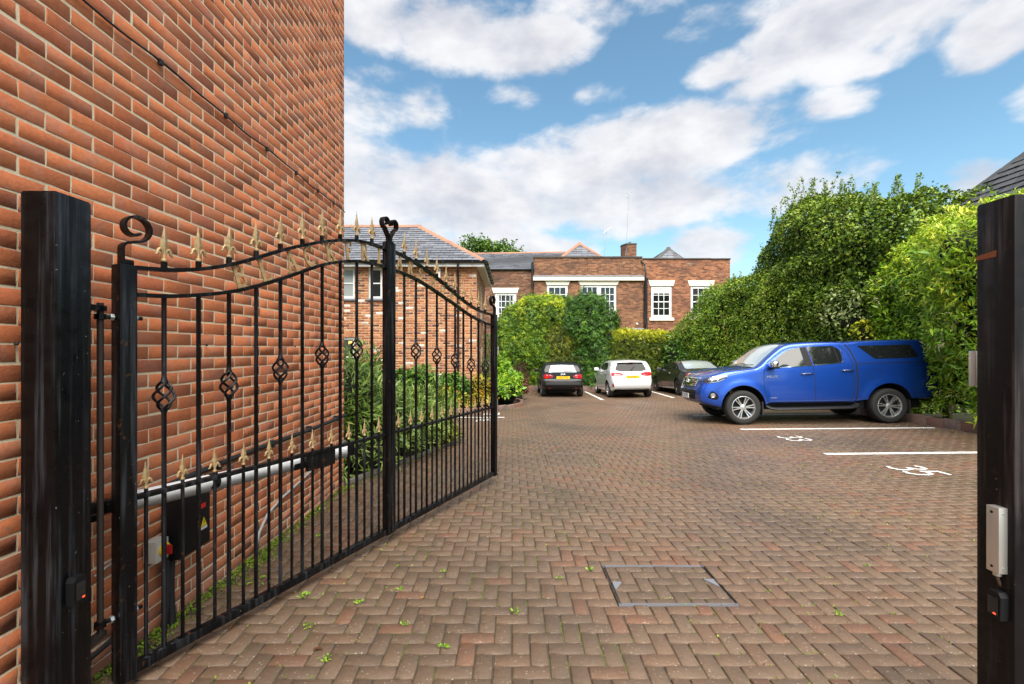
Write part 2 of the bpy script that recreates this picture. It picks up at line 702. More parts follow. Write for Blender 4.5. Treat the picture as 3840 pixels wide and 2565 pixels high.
M_yellow = mat('plate_yellow', (.80, .50, .008), .45)
M_platew = mat('plate_white', (.80, .80, .78), .45)
M_ink = mat('plate_black', (.008, .008, .008), .5)
M_platebl = mat('plate_blue', (.01, .06, .40), .5)
M_red = mat('red_lens', (.42, .006, .010), .12, coat=.8)
M_red_d = mat('red_lens_dark', (.16, .004, .006), .14, coat=.8)
M_lamp = mat('headlamp_glass', (.62, .64, .66), .12, metal=.75, coat=1)
M_lamp_d = mat('headlamp_inner', (.05, .05, .055), .15, metal=.5, coat=1)
M_ylw_pl = mat('yellow_plastic', (.80, .50, .02), .4)
M_red_pl = mat('red_plastic', (.35, .01, .012), .35)
M_grey_pl = mat('grey_plastic', (.52, .50, .44), .5)
M_led = mat('red_indicator', (.5, .02, .01), .3, emit=(1, .08, .03), estr=1.2)
M_warm = mat('lamp_glow', (.9, .6, .2), .5, emit=(1, .50, .06), estr=.55)
M_line = mat('road_paint', (.82, .82, .79), .6)
w, b = nodes(M_line)
p = wpos(w)
c = w.mix(w.ss(w.noise(p, 26, 5, .65), .54, .70), (.80, .79, .75), (.34, .28, .22))
w.put(b.inputs['Base Color'], c)


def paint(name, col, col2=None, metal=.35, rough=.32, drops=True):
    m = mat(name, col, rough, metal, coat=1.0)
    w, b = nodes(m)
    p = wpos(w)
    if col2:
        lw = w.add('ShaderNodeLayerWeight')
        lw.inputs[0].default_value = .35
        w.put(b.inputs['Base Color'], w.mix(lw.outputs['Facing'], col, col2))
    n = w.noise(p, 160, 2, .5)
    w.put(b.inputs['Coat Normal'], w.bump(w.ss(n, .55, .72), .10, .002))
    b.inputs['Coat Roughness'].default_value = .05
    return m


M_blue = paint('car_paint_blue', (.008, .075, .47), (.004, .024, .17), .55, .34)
M_carblack = paint('car_paint_black', (.0025, .0025, .003), None, .0, .5)
M_carblack.node_tree.nodes['Principled BSDF'].inputs['Coat Weight'].default_value = .55
M_carblack.node_tree.nodes['Principled BSDF'].inputs['Specular IOR Level'].default_value = .2
M_carwhite = paint('car_paint_white', (.60, .61, .62), None, 0, .35)
M_cargrey = paint('car_paint_grey', (.052, .054, .056), (.03, .03, .032), .6, .32)
M_carglass = mat('car_glass', (.010, .012, .013), .06, spec=.6)
M_carglass_r = mat('car_glass_tinted', (.008, .009, .010), .16, spec=.22)
M_carglass_sky = mat('car_glass_sky', (.36, .41, .40), .05, spec=.9, coat=1.0)  # pale base colour paints the sky reflection into the glass


def slate_mat(name, stops):
    m = mat(name, rough=.5)
    w, b = nodes(m)
    p = wpos(w)
    c = w.ramp(tone_of(w), stops)
    n = w.noise(p, 6, 5, .65)
    c = w.mix(w.ss(n, .50, .72), c, w.mix(.5, c, (.05, .048, .05)))
    c = w.mix(w.m('MULTIPLY', w.ss(w.noise(p, 2.2, 4, .6), .62, .72), .6), c, (.16, .12, .10))
    w.put(b.inputs['Base Color'], c)
    w.put(b.inputs['Normal'], w.bump(w.noise(p, 40, 4, .6), .25, .006))
    w.put(b.inputs['Roughness'], w.lin(n, .3, .7, .38, .6))
    return m


M_slate = slate_mat('roof_slate', [(0, (.075, .082, .098)), (.4, (.135, .142, .165)), (.75, (.18, .188, .212)), (1, (.11, .098, .11))])
M_tile_dk = slate_mat('roof_tile_dark', [(0, (.060, .058, .060)), (.5, (.085, .082, .082)), (1, (.045, .044, .046))])
M_terra = brick_mat('terracotta_ridge', [(0, (.34, .15, .09)), (.5, (.42, .20, .12)), (1, (.28, .14, .095))], purple=(.24, .15, .11), patch=.6)


# old brickwork too far away to tell the bricks apart: bond, courses and soot in the material
def old_wall(name, cols, mort, soot):
    m = mat(name, rough=.9)
    w, b = nodes(m)
    p = wpos(w)
    sep = w.add('ShaderNodeSeparateXYZ')
    w.put(sep.inputs[0], p)
    cv = w.add('ShaderNodeCombineXYZ')
    w.put(cv.inputs[0], w.m('ADD', sep.outputs[0], sep.outputs[1]))
    w.put(cv.inputs[1], sep.outputs[2])
    jit = w.noise(p, 5.0, 3, .6)
    vec = w.vm('ADD', cv.outputs[0], w.scale(w.add('ShaderNodeTexNoise').outputs[1], (.0, .0, .0)))
    bk = w.add('ShaderNodeTexBrick')
    w.put(bk.inputs['Vector'], vec)
    bk.inputs['Scale'].default_value = 1
    bk.inputs['Brick Width'].default_value = .235
    bk.inputs['Row Height'].default_value = .078
    bk.inputs['Mortar Size'].default_value = .007
    bk.inputs['Mortar Smooth'].default_value = .2
    bk.inputs['Bias'].default_value = -.1
    bk.inputs['Color1'].default_value = (0, 0, 0, 1)
    bk.inputs['Color2'].default_value = (1, 1, 1, 1)
    bk.inputs['Mortar'].default_value = (.5, .5, .5, 1)
    sp = w.add('ShaderNodeSeparateColor')
    w.put(sp.inputs[0], bk.outputs['Color'])
    c = w.ramp(w.m('ADD', w.m('MULTIPLY', sp.outputs[0], .85), w.m('MULTIPLY', w.m('SUBTRACT', jit, .35), .6)), cols)
    c = w.mix(w.m('MULTIPLY', bk.outputs['Fac'], .8), c, mort)
    s = w.noise(w.scale(p, (.5, .5, 1.2)), 1.1, 5, .65)
    c = w.mix(w.m('MULTIPLY', w.ss(s, .50, .70), .7), c, soot)
    c = w.mix(w.m('MULTIPLY', w.ss(w.noise(w.scale(p, (5, 5, 13)), 1.0, 4, .7), .60, .68), .75), c, (.055, .034, .028))
    c = w.mix(w.m('MULTIPLY', w.ss(w.noise(w.scale(p, (3, 3, 10)), 1.0, 4, .6), .62, .70), .5), c, (.55, .42, .30))
    w.put(b.inputs['Base Color'], c)
    w.put(b.inputs['Normal'], w.bump(w.m('SUBTRACT', w.noise(p, 30, 4, .6), w.m('MULTIPLY', bk.outputs['Fac'], .8)), .7, .012))
    return m


M_old_l = old_wall('old_brick_sooty', [(0, (.085, .034, .022)), (.35, (.15, .062, .036)), (.7, (.225, .098, .055)), (1, (.30, .15, .088))], (.24, .165, .105), (.045, .026, .019))
M_old_m = old_wall('old_brick_brown', [(0, (.085, .034, .021)), (.35, (.18, .073, .037)), (.7, (.275, .118, .058)), (1, (.36, .17, .088))], (.28, .19, .12), (.075, .039, .026))
M_old_r = old_wall('old_brick_orange', [(0, (.07, .026, .018)), (.3, (.225, .078, .038)), (.7, (.35, .132, .058)), (1, (.43, .19, .086))], (.32, .215, .14), (.11, .052, .034))


def leaf_mat(name, stops, rough=.45, trans=.35, spec=.35):
    m = mat(name, rough=rough, spec=spec)
    w, b = nodes(m)
    c = w.ramp(tone_of(w), stops)
    w.put(b.inputs['Base Color'], c)
    tr = w.add('ShaderNodeBsdfTranslucent')
    w.put(tr.inputs[0], w.mix(.2, c, (.35, .5, .04), 'MIX'))
    mx = w.add('ShaderNodeMixShader')
    mx.inputs[0].default_value = trans * .5
    w.l.new(b.outputs[0], mx.inputs[1])
    w.l.new(tr.outputs[0], mx.inputs[2])
    out = [n for n in w.n if n.type == 'OUTPUT_MATERIAL'][0]
    w.l.new(mx.outputs[0], out.inputs[0])
    return m


M_core = mat('inner_twigs', (.008, .010, .004), .95)  # near-black colour standing in for shade deep inside the foliage
M_slate_shade = mat('slate_shade', (.035, .036, .042), .8)  # dark slate edges and deck, painted as the shadow lines between rows
M_bark = mat('bark', (.09, .062, .042), .9)
w, b = nodes(M_bark)
w.put(b.inputs['Normal'], w.bump(w.noise(w.scale(wpos(w), (1, 1, .25)), 40, 5, .65), .8, .01))

# ============================================================ GROUND
def sheet(name, xs, ys, off, mat_, kind='structure'):
    X, Y = np.meshgrid(np.array(xs), np.array(ys))
    V = np.stack([X.ravel(), Y.ravel(), gz_np(X.ravel(), Y.ravel()) + off], 1)
    nx, ny = len(xs), len(ys)
    F = [(j * nx + i, j * nx + i + 1, (j + 1) * nx + i + 1, (j + 1) * nx + i) for j in range(ny - 1) for i in range(nx - 1)]
    o = bpy.data.objects.new(name, np_mesh(name, V, F, mat_, True))
    link(o)
    return tag(o, kind=kind)


ground = sheet('ground', list(np.linspace(-300, -16, 12)) + list(np.linspace(-15, 16, 63)) + list(np.linspace(18, 300, 12)),
               list(np.linspace(-60, -9, 8)) + list(np.linspace(-8, 40, 97)) + list(np.linspace(44, 600, 14)), -0.035, M_soil)
tag(ground, 'dark soil and grass ground around the yard')


def bed_edge(y):
    """left limit of the block paving"""
    if y < 5.56:
        return -1.955
    if y < 8.72:
        return -1.955 + (y - 5.56) / 3.16 * 1.06
    if y < 13.7:
        return -6.4
    if y < 17.2:
        return -0.30 + 0.45 * math.sin((y - 13.7) / 3.5 * math.pi) * 0.6
    return -0.30


PAVE_Y0, PAVE_Y1, PAVE_X1 = 0.4, 22.62, 8.75
yard = sheet('car_park', np.linspace(-6.4, PAVE_X1, 60), np.linspace(PAVE_Y0, PAVE_Y1, 90), -0.0085, M_joint)
tag(yard, 'block paved car park of brown herringbone pavers with mossy joints')

# access covers set in the paving
COVER1 = (0.655, 1.368, 2.87, 3.40)
COVER2 = (0.50, 1.23, 6.62, 7.42)
COVERS = [COVER1, COVER2]


def rect_sub(r, c):
    """parts of rectangle r inside and outside rectangle c"""
    x0, x1, y0, y1 = r
    a0, a1, b0, b1 = c
    ix0, ix1, iy0, iy1 = max(x0, a0), min(x1, a1), max(y0, b0), min(y1, b1)
    if ix0 >= ix1 or iy0 >= iy1:
        return [], [r]
    out = []
    if x0 < ix0:
        out.append((x0, ix0, y0, y1))
    if ix1 < x1:
        out.append((ix1, x1, y0, y1))
    if y0 < iy0:
        out.append((ix0, ix1, y0, iy0))
    if iy1 < y1:
        out.append((ix0, ix1, iy1, y1))
    return [(ix0, ix1, iy0, iy1)], out


W_ = 0.092
pavers = []           # (cx, cy, hx, hy, dz, tiltx, tilty, tone)
nx0, nx1 = int(-6.6 / W_), int(PAVE_X1 / W_) + 1
ny0, ny1 = int(PAVE_Y0 / W_), int(PAVE_Y1 / W_)
for j in range(ny0, ny1):
    for i in range(nx0, nx1):
        d = (i + j) % 4
        if d == 0:
            rr = (i * W_, (i + 2) * W_, j * W_, (j + 1) * W_)
        elif d == 2:
            rr = (i * W_, (i + 1) * W_, j * W_, (j + 2) * W_)
        else:
            continue
        cxm, cym = (rr[0] + rr[1]) / 2, (rr[2] + rr[3]) / 2
        if rr[0] < bed_edge(cym) or rr[1] > PAVE_X1 or cxm < -2.2 and cym < 8.9:
            continue
        pieces = []
        outs = [rr]
        inside = []
        for c in COVERS:
            nxt = []
            for q in outs:
                a, b = rect_sub(q, c)
                inside += [(z, c) for z in a]
                nxt += b
            outs = nxt
        for q in outs:
            if q[1] - q[0] > .022 and q[3] - q[2] > .022:
                near_cover = any(c[0] - .3 < cxm < c[1] + .3 and c[2] - .25 < cym < c[3] + .25 for c in COVERS)
                k = 1.8 if near_cover else 1.0
                pavers.append((q, random.gauss(0, .0011) * k, random.gauss(0, .007) * k, random.gauss(0, .007) * k, 0))
        for q, c in inside:
            if q[1] - q[0] > .022 and q[3] - q[2] > .022:
                pavers.append((q, random.gauss(-.001, .0018), random.gauss(0, .022), random.gauss(0, .022), 1))


def paver_verts(hx, hy, j=.004, b=.004):
    hx, hy = hx - j, hy - j
    return np.array([(-hx, -hy, -.03), (hx, -hy, -.03), (hx, hy, -.03), (-hx, hy, -.03),
                     (-hx, -hy, -b), (hx, -hy, -b), (hx, hy, -b), (-hx, hy, -b),
                     (-hx + b, -hy + b, 0), (hx - b, -hy + b, 0), (hx - b, hy - b, 0), (-hx + b, hy - b, 0)])


PF = np.array([(0, 1, 5, 4), (1, 2, 6, 5), (2, 3, 7, 6), (3, 0, 4, 7), (4, 5, 9, 8), (5, 6, 10, 9), (6, 7, 11, 10), (7, 4, 8, 11), (8, 9, 10, 11)])

# the three hundred that show largest become pieces of their own
score = []
for n, (q, dz, tx, ty, ins) in enumerate(pavers):
    cx, cy = (q[0] + q[1]) / 2, (q[2] + q[3]) / 2
    s = in_view((cx, cy, ground_z(cx, cy)))
    sc = 0
    if s and -40 < s[0] < 3690 and s[1] < 2600:
        sc = (q[1] - q[0]) * (q[3] - q[2]) / s[2] ** 3
    score.append(sc)
order = sorted(range(len(pavers)), key=lambda n: -score[n])
single = set(order[:300])
V, F, T = [], [], []
cache = {}
for n, (q, dz, tx, ty, ins) in enumerate(pavers):
    cx, cy = (q[0] + q[1]) / 2, (q[2] + q[3]) / 2
    hx, hy = (q[1] - q[0]) / 2, (q[3] - q[2]) / 2
    base = ground_z(cx, cy)
    gx = (ground_z(cx + .1, cy) - ground_z(cx - .1, cy)) / .2
    gy = (ground_z(cx, cy + .1) - ground_z(cx, cy - .1)) / .2
    # patchiness of tone across the yard
    blot = .5 + .28 * math.sin(cx * 1.7 + cy * .9) * math.sin(cy * 1.3 - cx * .6 + 1.0) 
    tone = min(max(random.gauss(blot, .15), 0.02), .98)
    if random.random() < .05:
        tone = .95
    if ins:
        tone = random.uniform(.0, .25)
    jx, jy = random.gauss(0, .0009), random.gauss(0, .0009)
    if n in single:
        key = (round(hx, 3), round(hy, 3))
        if key not in cache:
            cache[key] = np_mesh('paver', paver_verts(hx, hy), PF, M_paver)
        o = bpy.data.objects.new('paver', cache[key])
        o.location = (cx + jx, cy + jy, base + dz)
        o.rotation_euler = (math.atan(gy) + tx, -math.atan(gx) + ty, random.gauss(0, .006))
        o['tone'] = tone
        link(o, yard)
    else:
        a = random.gauss(0, .006)
        pv = paver_verts(hx, hy)
        ca, sa = math.cos(a), math.sin(a)
        x, y = pv[:, 0] * ca - pv[:, 1] * sa, pv[:, 0] * sa + pv[:, 1] * ca
        z = pv[:, 2] + dz + (gx - ty) * x + (gy + tx) * y + base
        F.append(PF + 12 * len(V))
        V.append(np.stack([x + cx + jx, y + cy + jy, z], 1))
        T.append(np.full(12, tone))
o = bpy.data.objects.new('paver', np_mesh('paver_field', np.concatenate(V), np.concatenate(F), M_paver, tone=np.concatenate(T)))
tag(link(o, yard), 'brown herringbone block pavers across the rest of the yard', kind='stuff')

# the steel frames of the access covers
for c, lab in ((COVER1, 'square access cover filled with broken pavers nearest the gate opening'), (COVER2, 'far access cover with uneven pavers in the middle of the yard')):
    cx, cy = (c[0] + c[1]) / 2, (c[2] + c[3]) / 2
    root = tag(empty('access_cover', (cx, cy, ground_z(cx, cy))), lab, 'manhole cover', 'access covers in the paving')
    g = [(c[0], c[2]), (c[1], c[2]), (c[1], c[3]), (c[0], c[3])]
    near = c is COVER1
    for k in range(4):
        (xa, ya), (xb, yb) = g[k], g[(k + 1) % 4]
        m = MB()
        e = .0045
        d = Vector((xb - xa, yb - ya, 0)).normalized()
        n_ = Vector((-d.y, d.x, 0))
        for s in ((-1, 1) if near else (1,)):
            off = n_ * (s * .0075)
            pa = Vector((xa, ya, ground_z(xa, ya))) + off - d * .008
            pb = Vector((xb, yb, ground_z(xb, yb))) + off + d * .008
            if not near:
                pa.z -= .004
                pb.z -= .004
            ca = Vector((cx, cy, ground_z(cx, cy)))
            m.tube([pa - ca + Vector((0, 0, -.006)), pb - ca + Vector((0, 0, -.006))], e, 4, flat=(.0085, .0014))
        m.build('frame_edge', M_gutter if k % 2 else M_lead, root)
    if near:
        for (px, py, sgn) in ((c[0] + .012, 3.10, 1), (c[1] - .012, 3.14, -1)):
            m = MB()
            z0 = ground_z(px, py) - ground_z(cx, cy)
            m.prism([(px - cx, py - .06 - cy), (px - cx, py + .05 - cy), (px + sgn * .065 - cx, py + .045 - cy)], z0 - .012, z0 + .0055, 'xy')
            m.build('corner_plate', M_lead, root)


# painted bay lines and numbers
def line(name, a, b, wd, label):
    a, b = Vector((*a, 0)), Vector((*b, 0))
    d = (b - a).normalized()
    n_ = Vector((-d.y, d.x, 0)) * (wd / 2)
    k = max(2, int((b - a).length / .1))
    V, F = [], []
    for i in range(k + 1):
        p = a.lerp(b, i / k)
        wob = 1 + random.uniform(-.07, .07)
        for s in (-1, 1):
            q = p + n_ * s * wob
            V.append((q.x, q.y, ground_z(q.x, q.y) + .0045))
    for i in range(k):
        F.append((2 * i, 2 * i + 2, 2 * i + 3, 2 * i + 1))
    o = bpy.data.objects.new(name, np_mesh(name, V, F, M_line))
    return tag(link(o), label, 'road marking', 'painted parking bay lines')


line('bay_line', (4.76, 9.85), (8.54, 9.55), .12, 'white bay line beside the near wheels of the blue pickup')
line('bay_line', (4.82, 7.28), (8.6, 7.10), .12, 'white bay line on the right between the numbers 33 and 35')
line('bay_line', (4.67, 12.22), (8.2, 12.05), .11, 'white bay line seen under the blue pickup on its far side')
line('bay_line', (3.34, 17.4), (3.46, 22.3), .11, 'white bay line between the black hatchback and the white hatchback')
line('bay_line', (6.12, 17.9), (6.44, 22.2), .11, 'white bay line between the white hatchback and the grey coupe')
line('bay_line', (-2.9, 12.03), (-.19, 12.03), .11, 'short white bay line on the left beyond the end of the gate')

DIG = {'3': [[(0, .95), (.18, 1.0), (.38, .95), (.48, .82), (.42, .64), (.22, .55)], [(.22, .55), (.45, .46), (.53, .28), (.44, .08), (.22, 0), (.02, .06)]],
       '5': [[(.52, 1.0), (.10, 1.0)], [(.10, 1.0), (.06, .56)], [(.06, .56), (.22, .62), (.42, .56), (.52, .36), (.46, .12), (.26, 0), (.02, .06)]],
       '4': [[(.40, 0), (.40, 1.0)], [(.40, 1.0), (.0, .32)], [(.0, .32), (.56, .32)]],
       '2': [[(.02, .80), (.12, .96), (.32, 1.0), (.48, .88), (.48, .70), (.30, .42), (.02, .02)], [(.02, .02), (.54, .02)]]}


def number(txt, origin, read, up, h, wd, label):
    root = tag(empty('bay_number', (origin[0], origin[1], ground_z(*origin))), label, 'road marking', 'painted bay numbers')
    read, up = Vector((*read, 0)), Vector((*up, 0))
    for k, ch in enumerate(txt):
        m = MB()
        lay = 0
        for st in DIG[ch]:
            lay += 1
            for (a, b_) in zip(st[:-1], st[1:]):
                A = read * (k * .70 * h * wd + a[0] * h * wd) + up * (a[1] * h)
                B = read * (k * .70 * h * wd + b_[0] * h * wd) + up * (b_[1] * h)
                d = (B - A).normalized()
                n_ = Vector((-d.y, d.x, 0)) * h * .052
                A2, B2 = A - d * h * .05, B + d * h * .05
                lay += 1
                pts = []
                for q in (A2 - n_, B2 - n_, B2 + n_, A2 + n_):
                    x, y = q.x + origin[0], q.y + origin[1]
                    pts.append((q.x, q.y, ground_z(x, y) - ground_z(*origin) + .0045 + lay * .0002))
                m.quad(*pts)
        m.build('digit', M_line, root, recalc=False)
    return root


number('33', (4.98, 8.90), (0, -1), (1, 0), .40, .98, 'white painted number 33 on the paving by the pickup')
number('35', (5.06, 6.40), (0, -1), (1, 0), .43, .88, 'white painted number 35 on the paving near the right post')
number('32', (-.35, 12.55), (0, 1), (-1, 0), .40, .98, 'white painted bay number beyond the left bay line')
number('34', (-.45, 11.25), (0, 1), (-1, 0), .40, .98, 'white painted bay number in front of the left bay line')

# ============================================================ BRICKWORK
BF = np.array([(0, 1, 5, 4), (1, 2, 6, 5), (2, 3, 7, 6), (3, 0, 4, 7), (4, 5, 9, 8), (5, 6, 10, 9), (6, 7, 11, 10), (7, 4, 8, 11), (8, 9, 10, 11)])


def brick_verts(hu, hv, r, dep=.03, b=.0032, rough=.0026):
    """brick standing on a wall: u along, v up, w out of the wall"""
    j = lambda: r.uniform(-rough, rough)
    c = [(-hu, -hv), (hu, -hv), (hu, hv), (-hu, hv)]
    V = [(u, v, -dep) for u, v in c]
    V += [(u + j(), v + j(), -b + j()) for u, v in c]
    V += [(u - math.copysign(b, u) + j(), v - math.copysign(b, v) + j(), j() * .22) for u, v in c]
    return np.array(V)


def brick_field(parent, origin, udir, normal, u_range, z_range, cu, cz, mat_, phase_u, phase_z, holes=(), joint=.010, n_single=300,
                proud=.006, label=None, gap_fn=None, seed=1, tone_fn=None, jit=.0014):
    """stretcher bond on a vertical face; the bricks that show largest are single objects"""
    r = random.Random(seed)
    origin, udir, normal = Vector(origin), Vector(udir), Vector(normal)
    up = Vector((0, 0, 1))
    A = np.array([tuple(udir), tuple(up), tuple(normal)])         # rows
    variants = []
    items = []
    k0 = math.floor((z_range[0] - phase_z) / cz)
    k1 = math.ceil((z_range[1] - phase_z) / cz)
    for k in range(k0, k1):
        v0, v1 = phase_z + k * cz, phase_z + (k + 1) * cz
        v0c, v1c = max(v0, z_range[0]), min(v1, z_range[1])
        if v1c - v0c < .03:
            continue
        sh = 0 if k % 2 == 0 else cu / 2
        n0 = math.floor((u_range[0] - phase_u - sh) / cu)
        n1 = math.ceil((u_range[1] - phase_u - sh) / cu)
        for n in range(n0, n1):
            u0, u1 = phase_u + sh + n * cu, phase_u + sh + (n + 1) * cu
            if r.random() < .03:                                   # a snapped header here and there
                segs = [(u0, (u0 + u1) / 2), ((u0 + u1) / 2, u1)]
            else:
                segs = [(u0, u1)]
            for (a, b_) in segs:
                a, b_ = max(a, u_range[0]), min(b_, u_range[1])
                pieces = [(a, b_)]
                for (h0, h1, g0, g1) in holes:
                    if min(v1c, g1) - max(v0c, g0) > .01:
                        nxt = []
                        for (p, q) in pieces:
                            if q <= h0 or p >= h1:
                                nxt.append((p, q))
                            else:
                                if p < h0:
                                    nxt.append((p, h0))
                                if q > h1:
                                    nxt.append((h1, q))
                        pieces = nxt
                for (p, q) in pieces:
                    if q - p > .035:
                        items.append(((p + q) / 2, (v0c + v1c) / 2, (q - p) / 2 - joint / 2, (v1c - v0c) / 2 - joint / 2))
    sc = []
    for (u, v, hu, hv) in items:
        P = origin + udir * u + up * v
        s = in_view(P)
        val = 0
        if s and -30 < s[0] < 3870 and -30 < s[1] < 2590:
            to = (Vector((0, 0, EYE)) - P).normalized()
            val = hu * hv * max(to.dot(normal), .01) / (s[2] ** 2)
        sc.append(val)
    order_ = sorted(range(len(items)), key=lambda n: -sc[n])
    single_ = set(order_[:n_single])
    Vs, Fs, Ts = [], [], []
    cache_ = {}
    M = Matrix((udir, up, normal)).transposed()
    eul = M.to_euler()
    for n, (u, v, hu, hv) in enumerate(items):
        tone = tone_fn(u, v, r) if tone_fn else min(max(r.gauss(.5, .2), .01), .99)
        du, dv, dw = r.gauss(0, jit), r.gauss(0, jit), abs(r.gauss(0, .0006)) + proud
        ang = r.gauss(0, .004)
        if n in single_:
            key = (round(hu, 2), round(hv, 3), r.randrange(4))
            if key not in cache_:
                cache_[key] = np_mesh('brick', brick_verts(hu, hv, r), BF, mat_)
            o = bpy.data.objects.new('brick', cache_[key])
            o.location = origin + udir * (u + du) + up * (v + dv) + normal * dw
            o.rotation_euler = eul
            o['tone'] = tone
            link(o, parent)
        else:
            bv = brick_verts(hu, hv, r)
            ca, sa = math.cos(ang), math.sin(ang)
            x, y = bv[:, 0] * ca - bv[:, 1] * sa + u + du, bv[:, 0] * sa + bv[:, 1] * ca + v + dv
            loc = np.stack([x, y, bv[:, 2] + dw], 1) @ A + np.array(tuple(origin))
            Fs.append(BF + 12 * len(Vs))
            Vs.append(loc)
            Ts.append(np.full(12, tone))
    if Vs:
        o = bpy.data.objects.new('brick', np_mesh('brick_field', np.concatenate(Vs), np.concatenate(Fs), mat_, tone=np.concatenate(Ts)))
        tag(link(o, parent), label, kind='stuff')


def wall_face(mb, origin, udir, normal, u0, u1, z0, z1, holes, reveal=.10):
    """flat wall face with rectangular openings and their reveals"""
    origin, udir, normal = Vector(origin), Vector(udir), Vector(normal)
    us = sorted({u0, u1, *[h[0] for h in holes], *[h[1] for h in holes]})
    zs = sorted({z0, z1, *[h[2] for h in holes], *[h[3] for h in holes]})
    P = lambda u, z, d=0: tuple(origin + udir * u + Vector((0, 0, z)) - normal * d)
    for a, b_ in zip(us[:-1], us[1:]):
        for c, d in zip(zs[:-1], zs[1:]):
            mu, mz = (a + b_) / 2, (c + d) / 2
            if any(h[0] < mu < h[1] and h[2] < mz < h[3] for h in holes) or not (u0 <= mu <= u1 and z0 <= mz <= z1):
                continue
            mb.quad(P(a, c), P(b_, c), P(b_, d), P(a, d))
    for (a, b_, c, d) in holes:
        mb.quad(P(a, c), P(a, c, reveal), P(b_, c, reveal), P(b_, c))
        mb.quad(P(a, d), P(b_, d), P(b_, d, reveal), P(a, d, reveal))
        mb.quad(P(a, c), P(a, d), P(a, d, reveal), P(a, c, reveal))
        mb.quad(P(b_, c), P(b_, c, reveal), P(b_, d, reveal), P(b_, d))


# ------------------------------------------------------------ the tall brick building on the left
WX = -1.961
WY1 = 5.52
bld = tag(empty('brick_building', (-4.0, 2.2, -.1)), 'tall orange red brick building with cream mortar filling the left side', 'building')
def put(o):
    """keep world placement of a child of an empty"""
    o.matrix_parent_inverse = o.parent.matrix_basis.inverted()
    return o


m = MB()
m.box((-7.5, -1.6, -.4), (WX, WY1 - .004, 8.2))
put(m.build('wall', M_mortar, bld))
before = set(bpy.data.objects)
brick_field(bld, (WX, 0, 0), (0, 1, 0), (1, 0, 0), (-1.6, WY1), (-.25, 8.2), .225, .075, M_brick, 1.875, 2.043 + .15, joint=.0075, proud=.0015,
            label='orange red bricks of the upper and outer courses of the building on the left', seed=3,
            tone_fn=lambda u, v, r: min(max(r.gauss(.48, .18), .01), .99))
for o in set(bpy.data.objects) - before:
    put(o)
m = MB()
m.prism([(-7.7, 8.2), (WX + .25, 8.2), (-4.73, 10.0)], -1.7, WY1 + .1, 'xz')
put(m.build('roof', M_tile_dk, bld))


def on_wall(y, z, d=0.0):
    return (WX + .006 + d, y, z)


# cable clipped along a bed joint, with its clips
cab = MB()
cab.tube([on_wall(y, 3.087 + .006 * math.sin(y * 5.1) - .004 * math.sin(y * 11.3), .008) for y in np.linspace(-.5, WY1 - .01, 90)], .0055, 6)
cable = cab.build('wall_cable', M_rubber, None, True)
tag(cable, 'thin black cable clipped high along the brick wall', 'cable')
for y in (2.62, 3.22, 3.76, 4.27, 4.75, 5.16):
    c_ = MB()
    c_.box(on_wall(y - .012, 3.073, 0), on_wall(y + .012, 3.103, .016))
    c_.build('clip', M_rubber, cable)

hose = MB()
hose.tube([on_wall(y, .735 + .008 * math.sin(y * 2.3), .026) for y in np.linspace(2.62, WY1 - .04, 40)], .018, 8)
hs = hose.build('wall_conduit', M_rubber, None, True)
tag(hs, 'thick black conduit running along the brick wall behind the gate', 'conduit')
for y in (3.1, 3.8, 4.5, 5.2):
    c_ = MB()
    c_.box(on_wall(y - .012, .708, 0), on_wall(y + .012, .764, .048))
    c_.build('clip', M_rubber, hs)

low = MB()
low.tube([on_wall(3.58, -.055, .02), on_wall(3.56, .0, .03), on_wall(3.60, .10, .03), on_wall(3.74, .19, .02), on_wall(3.95, .235, .012), on_wall(4.3, .28, .012),
          on_wall(4.75, .34, .012), on_wall(5.2, .40, .012), on_wall(5.5, .43, .012)], .011, 7)
tag(low.build('ground_cable', M_grey_tube, None, True), 'grey cable rising from the moss and along the foot of the brick wall', 'cable')
low = MB()
low.tube([on_wall(1.2, .14, .02), on_wall(1.7, .10, .02), on_wall(2.0, .06, .02), on_wall(2.28, .09, .018), on_wall(2.42, .16, .02)], .012, 7)
tag(low.build('floor_cable', M_rubber, None, True), 'black cable along the foot of the wall behind the left gate post', 'cable')
low = MB()
low.tube([on_wall(2.20, .44, .012), on_wall(2.30, .46, .012), on_wall(2.40, .52, .012), on_wall(2.46, .60, .012)], .006, 6)
tag(low.build('box_cable', M_grey_tube, None, True), 'thin grey cable looping up the wall to the isolator switch', 'cable')
# wall plugs
for k, y in enumerate((1.86, 2.42, 3.02, 3.58, 4.25, 4.62, 4.72)):
    c_ = MB()
    c_.lathe([(.0065, 0), (.0065, .01), (.003, .014)], 8, 'x')
    o = c_.build('wall_plug', M_rubber, None, loc=on_wall(y, 1.520 + .002 * (k % 3)))
    tag(o, '%s small dark plug in the mortar joint counted from the left gate post' % ('first', 'second', 'third', 'fourth', 'fifth', 'sixth', 'seventh')[k], 'wall plug', 'plugs in the wall')

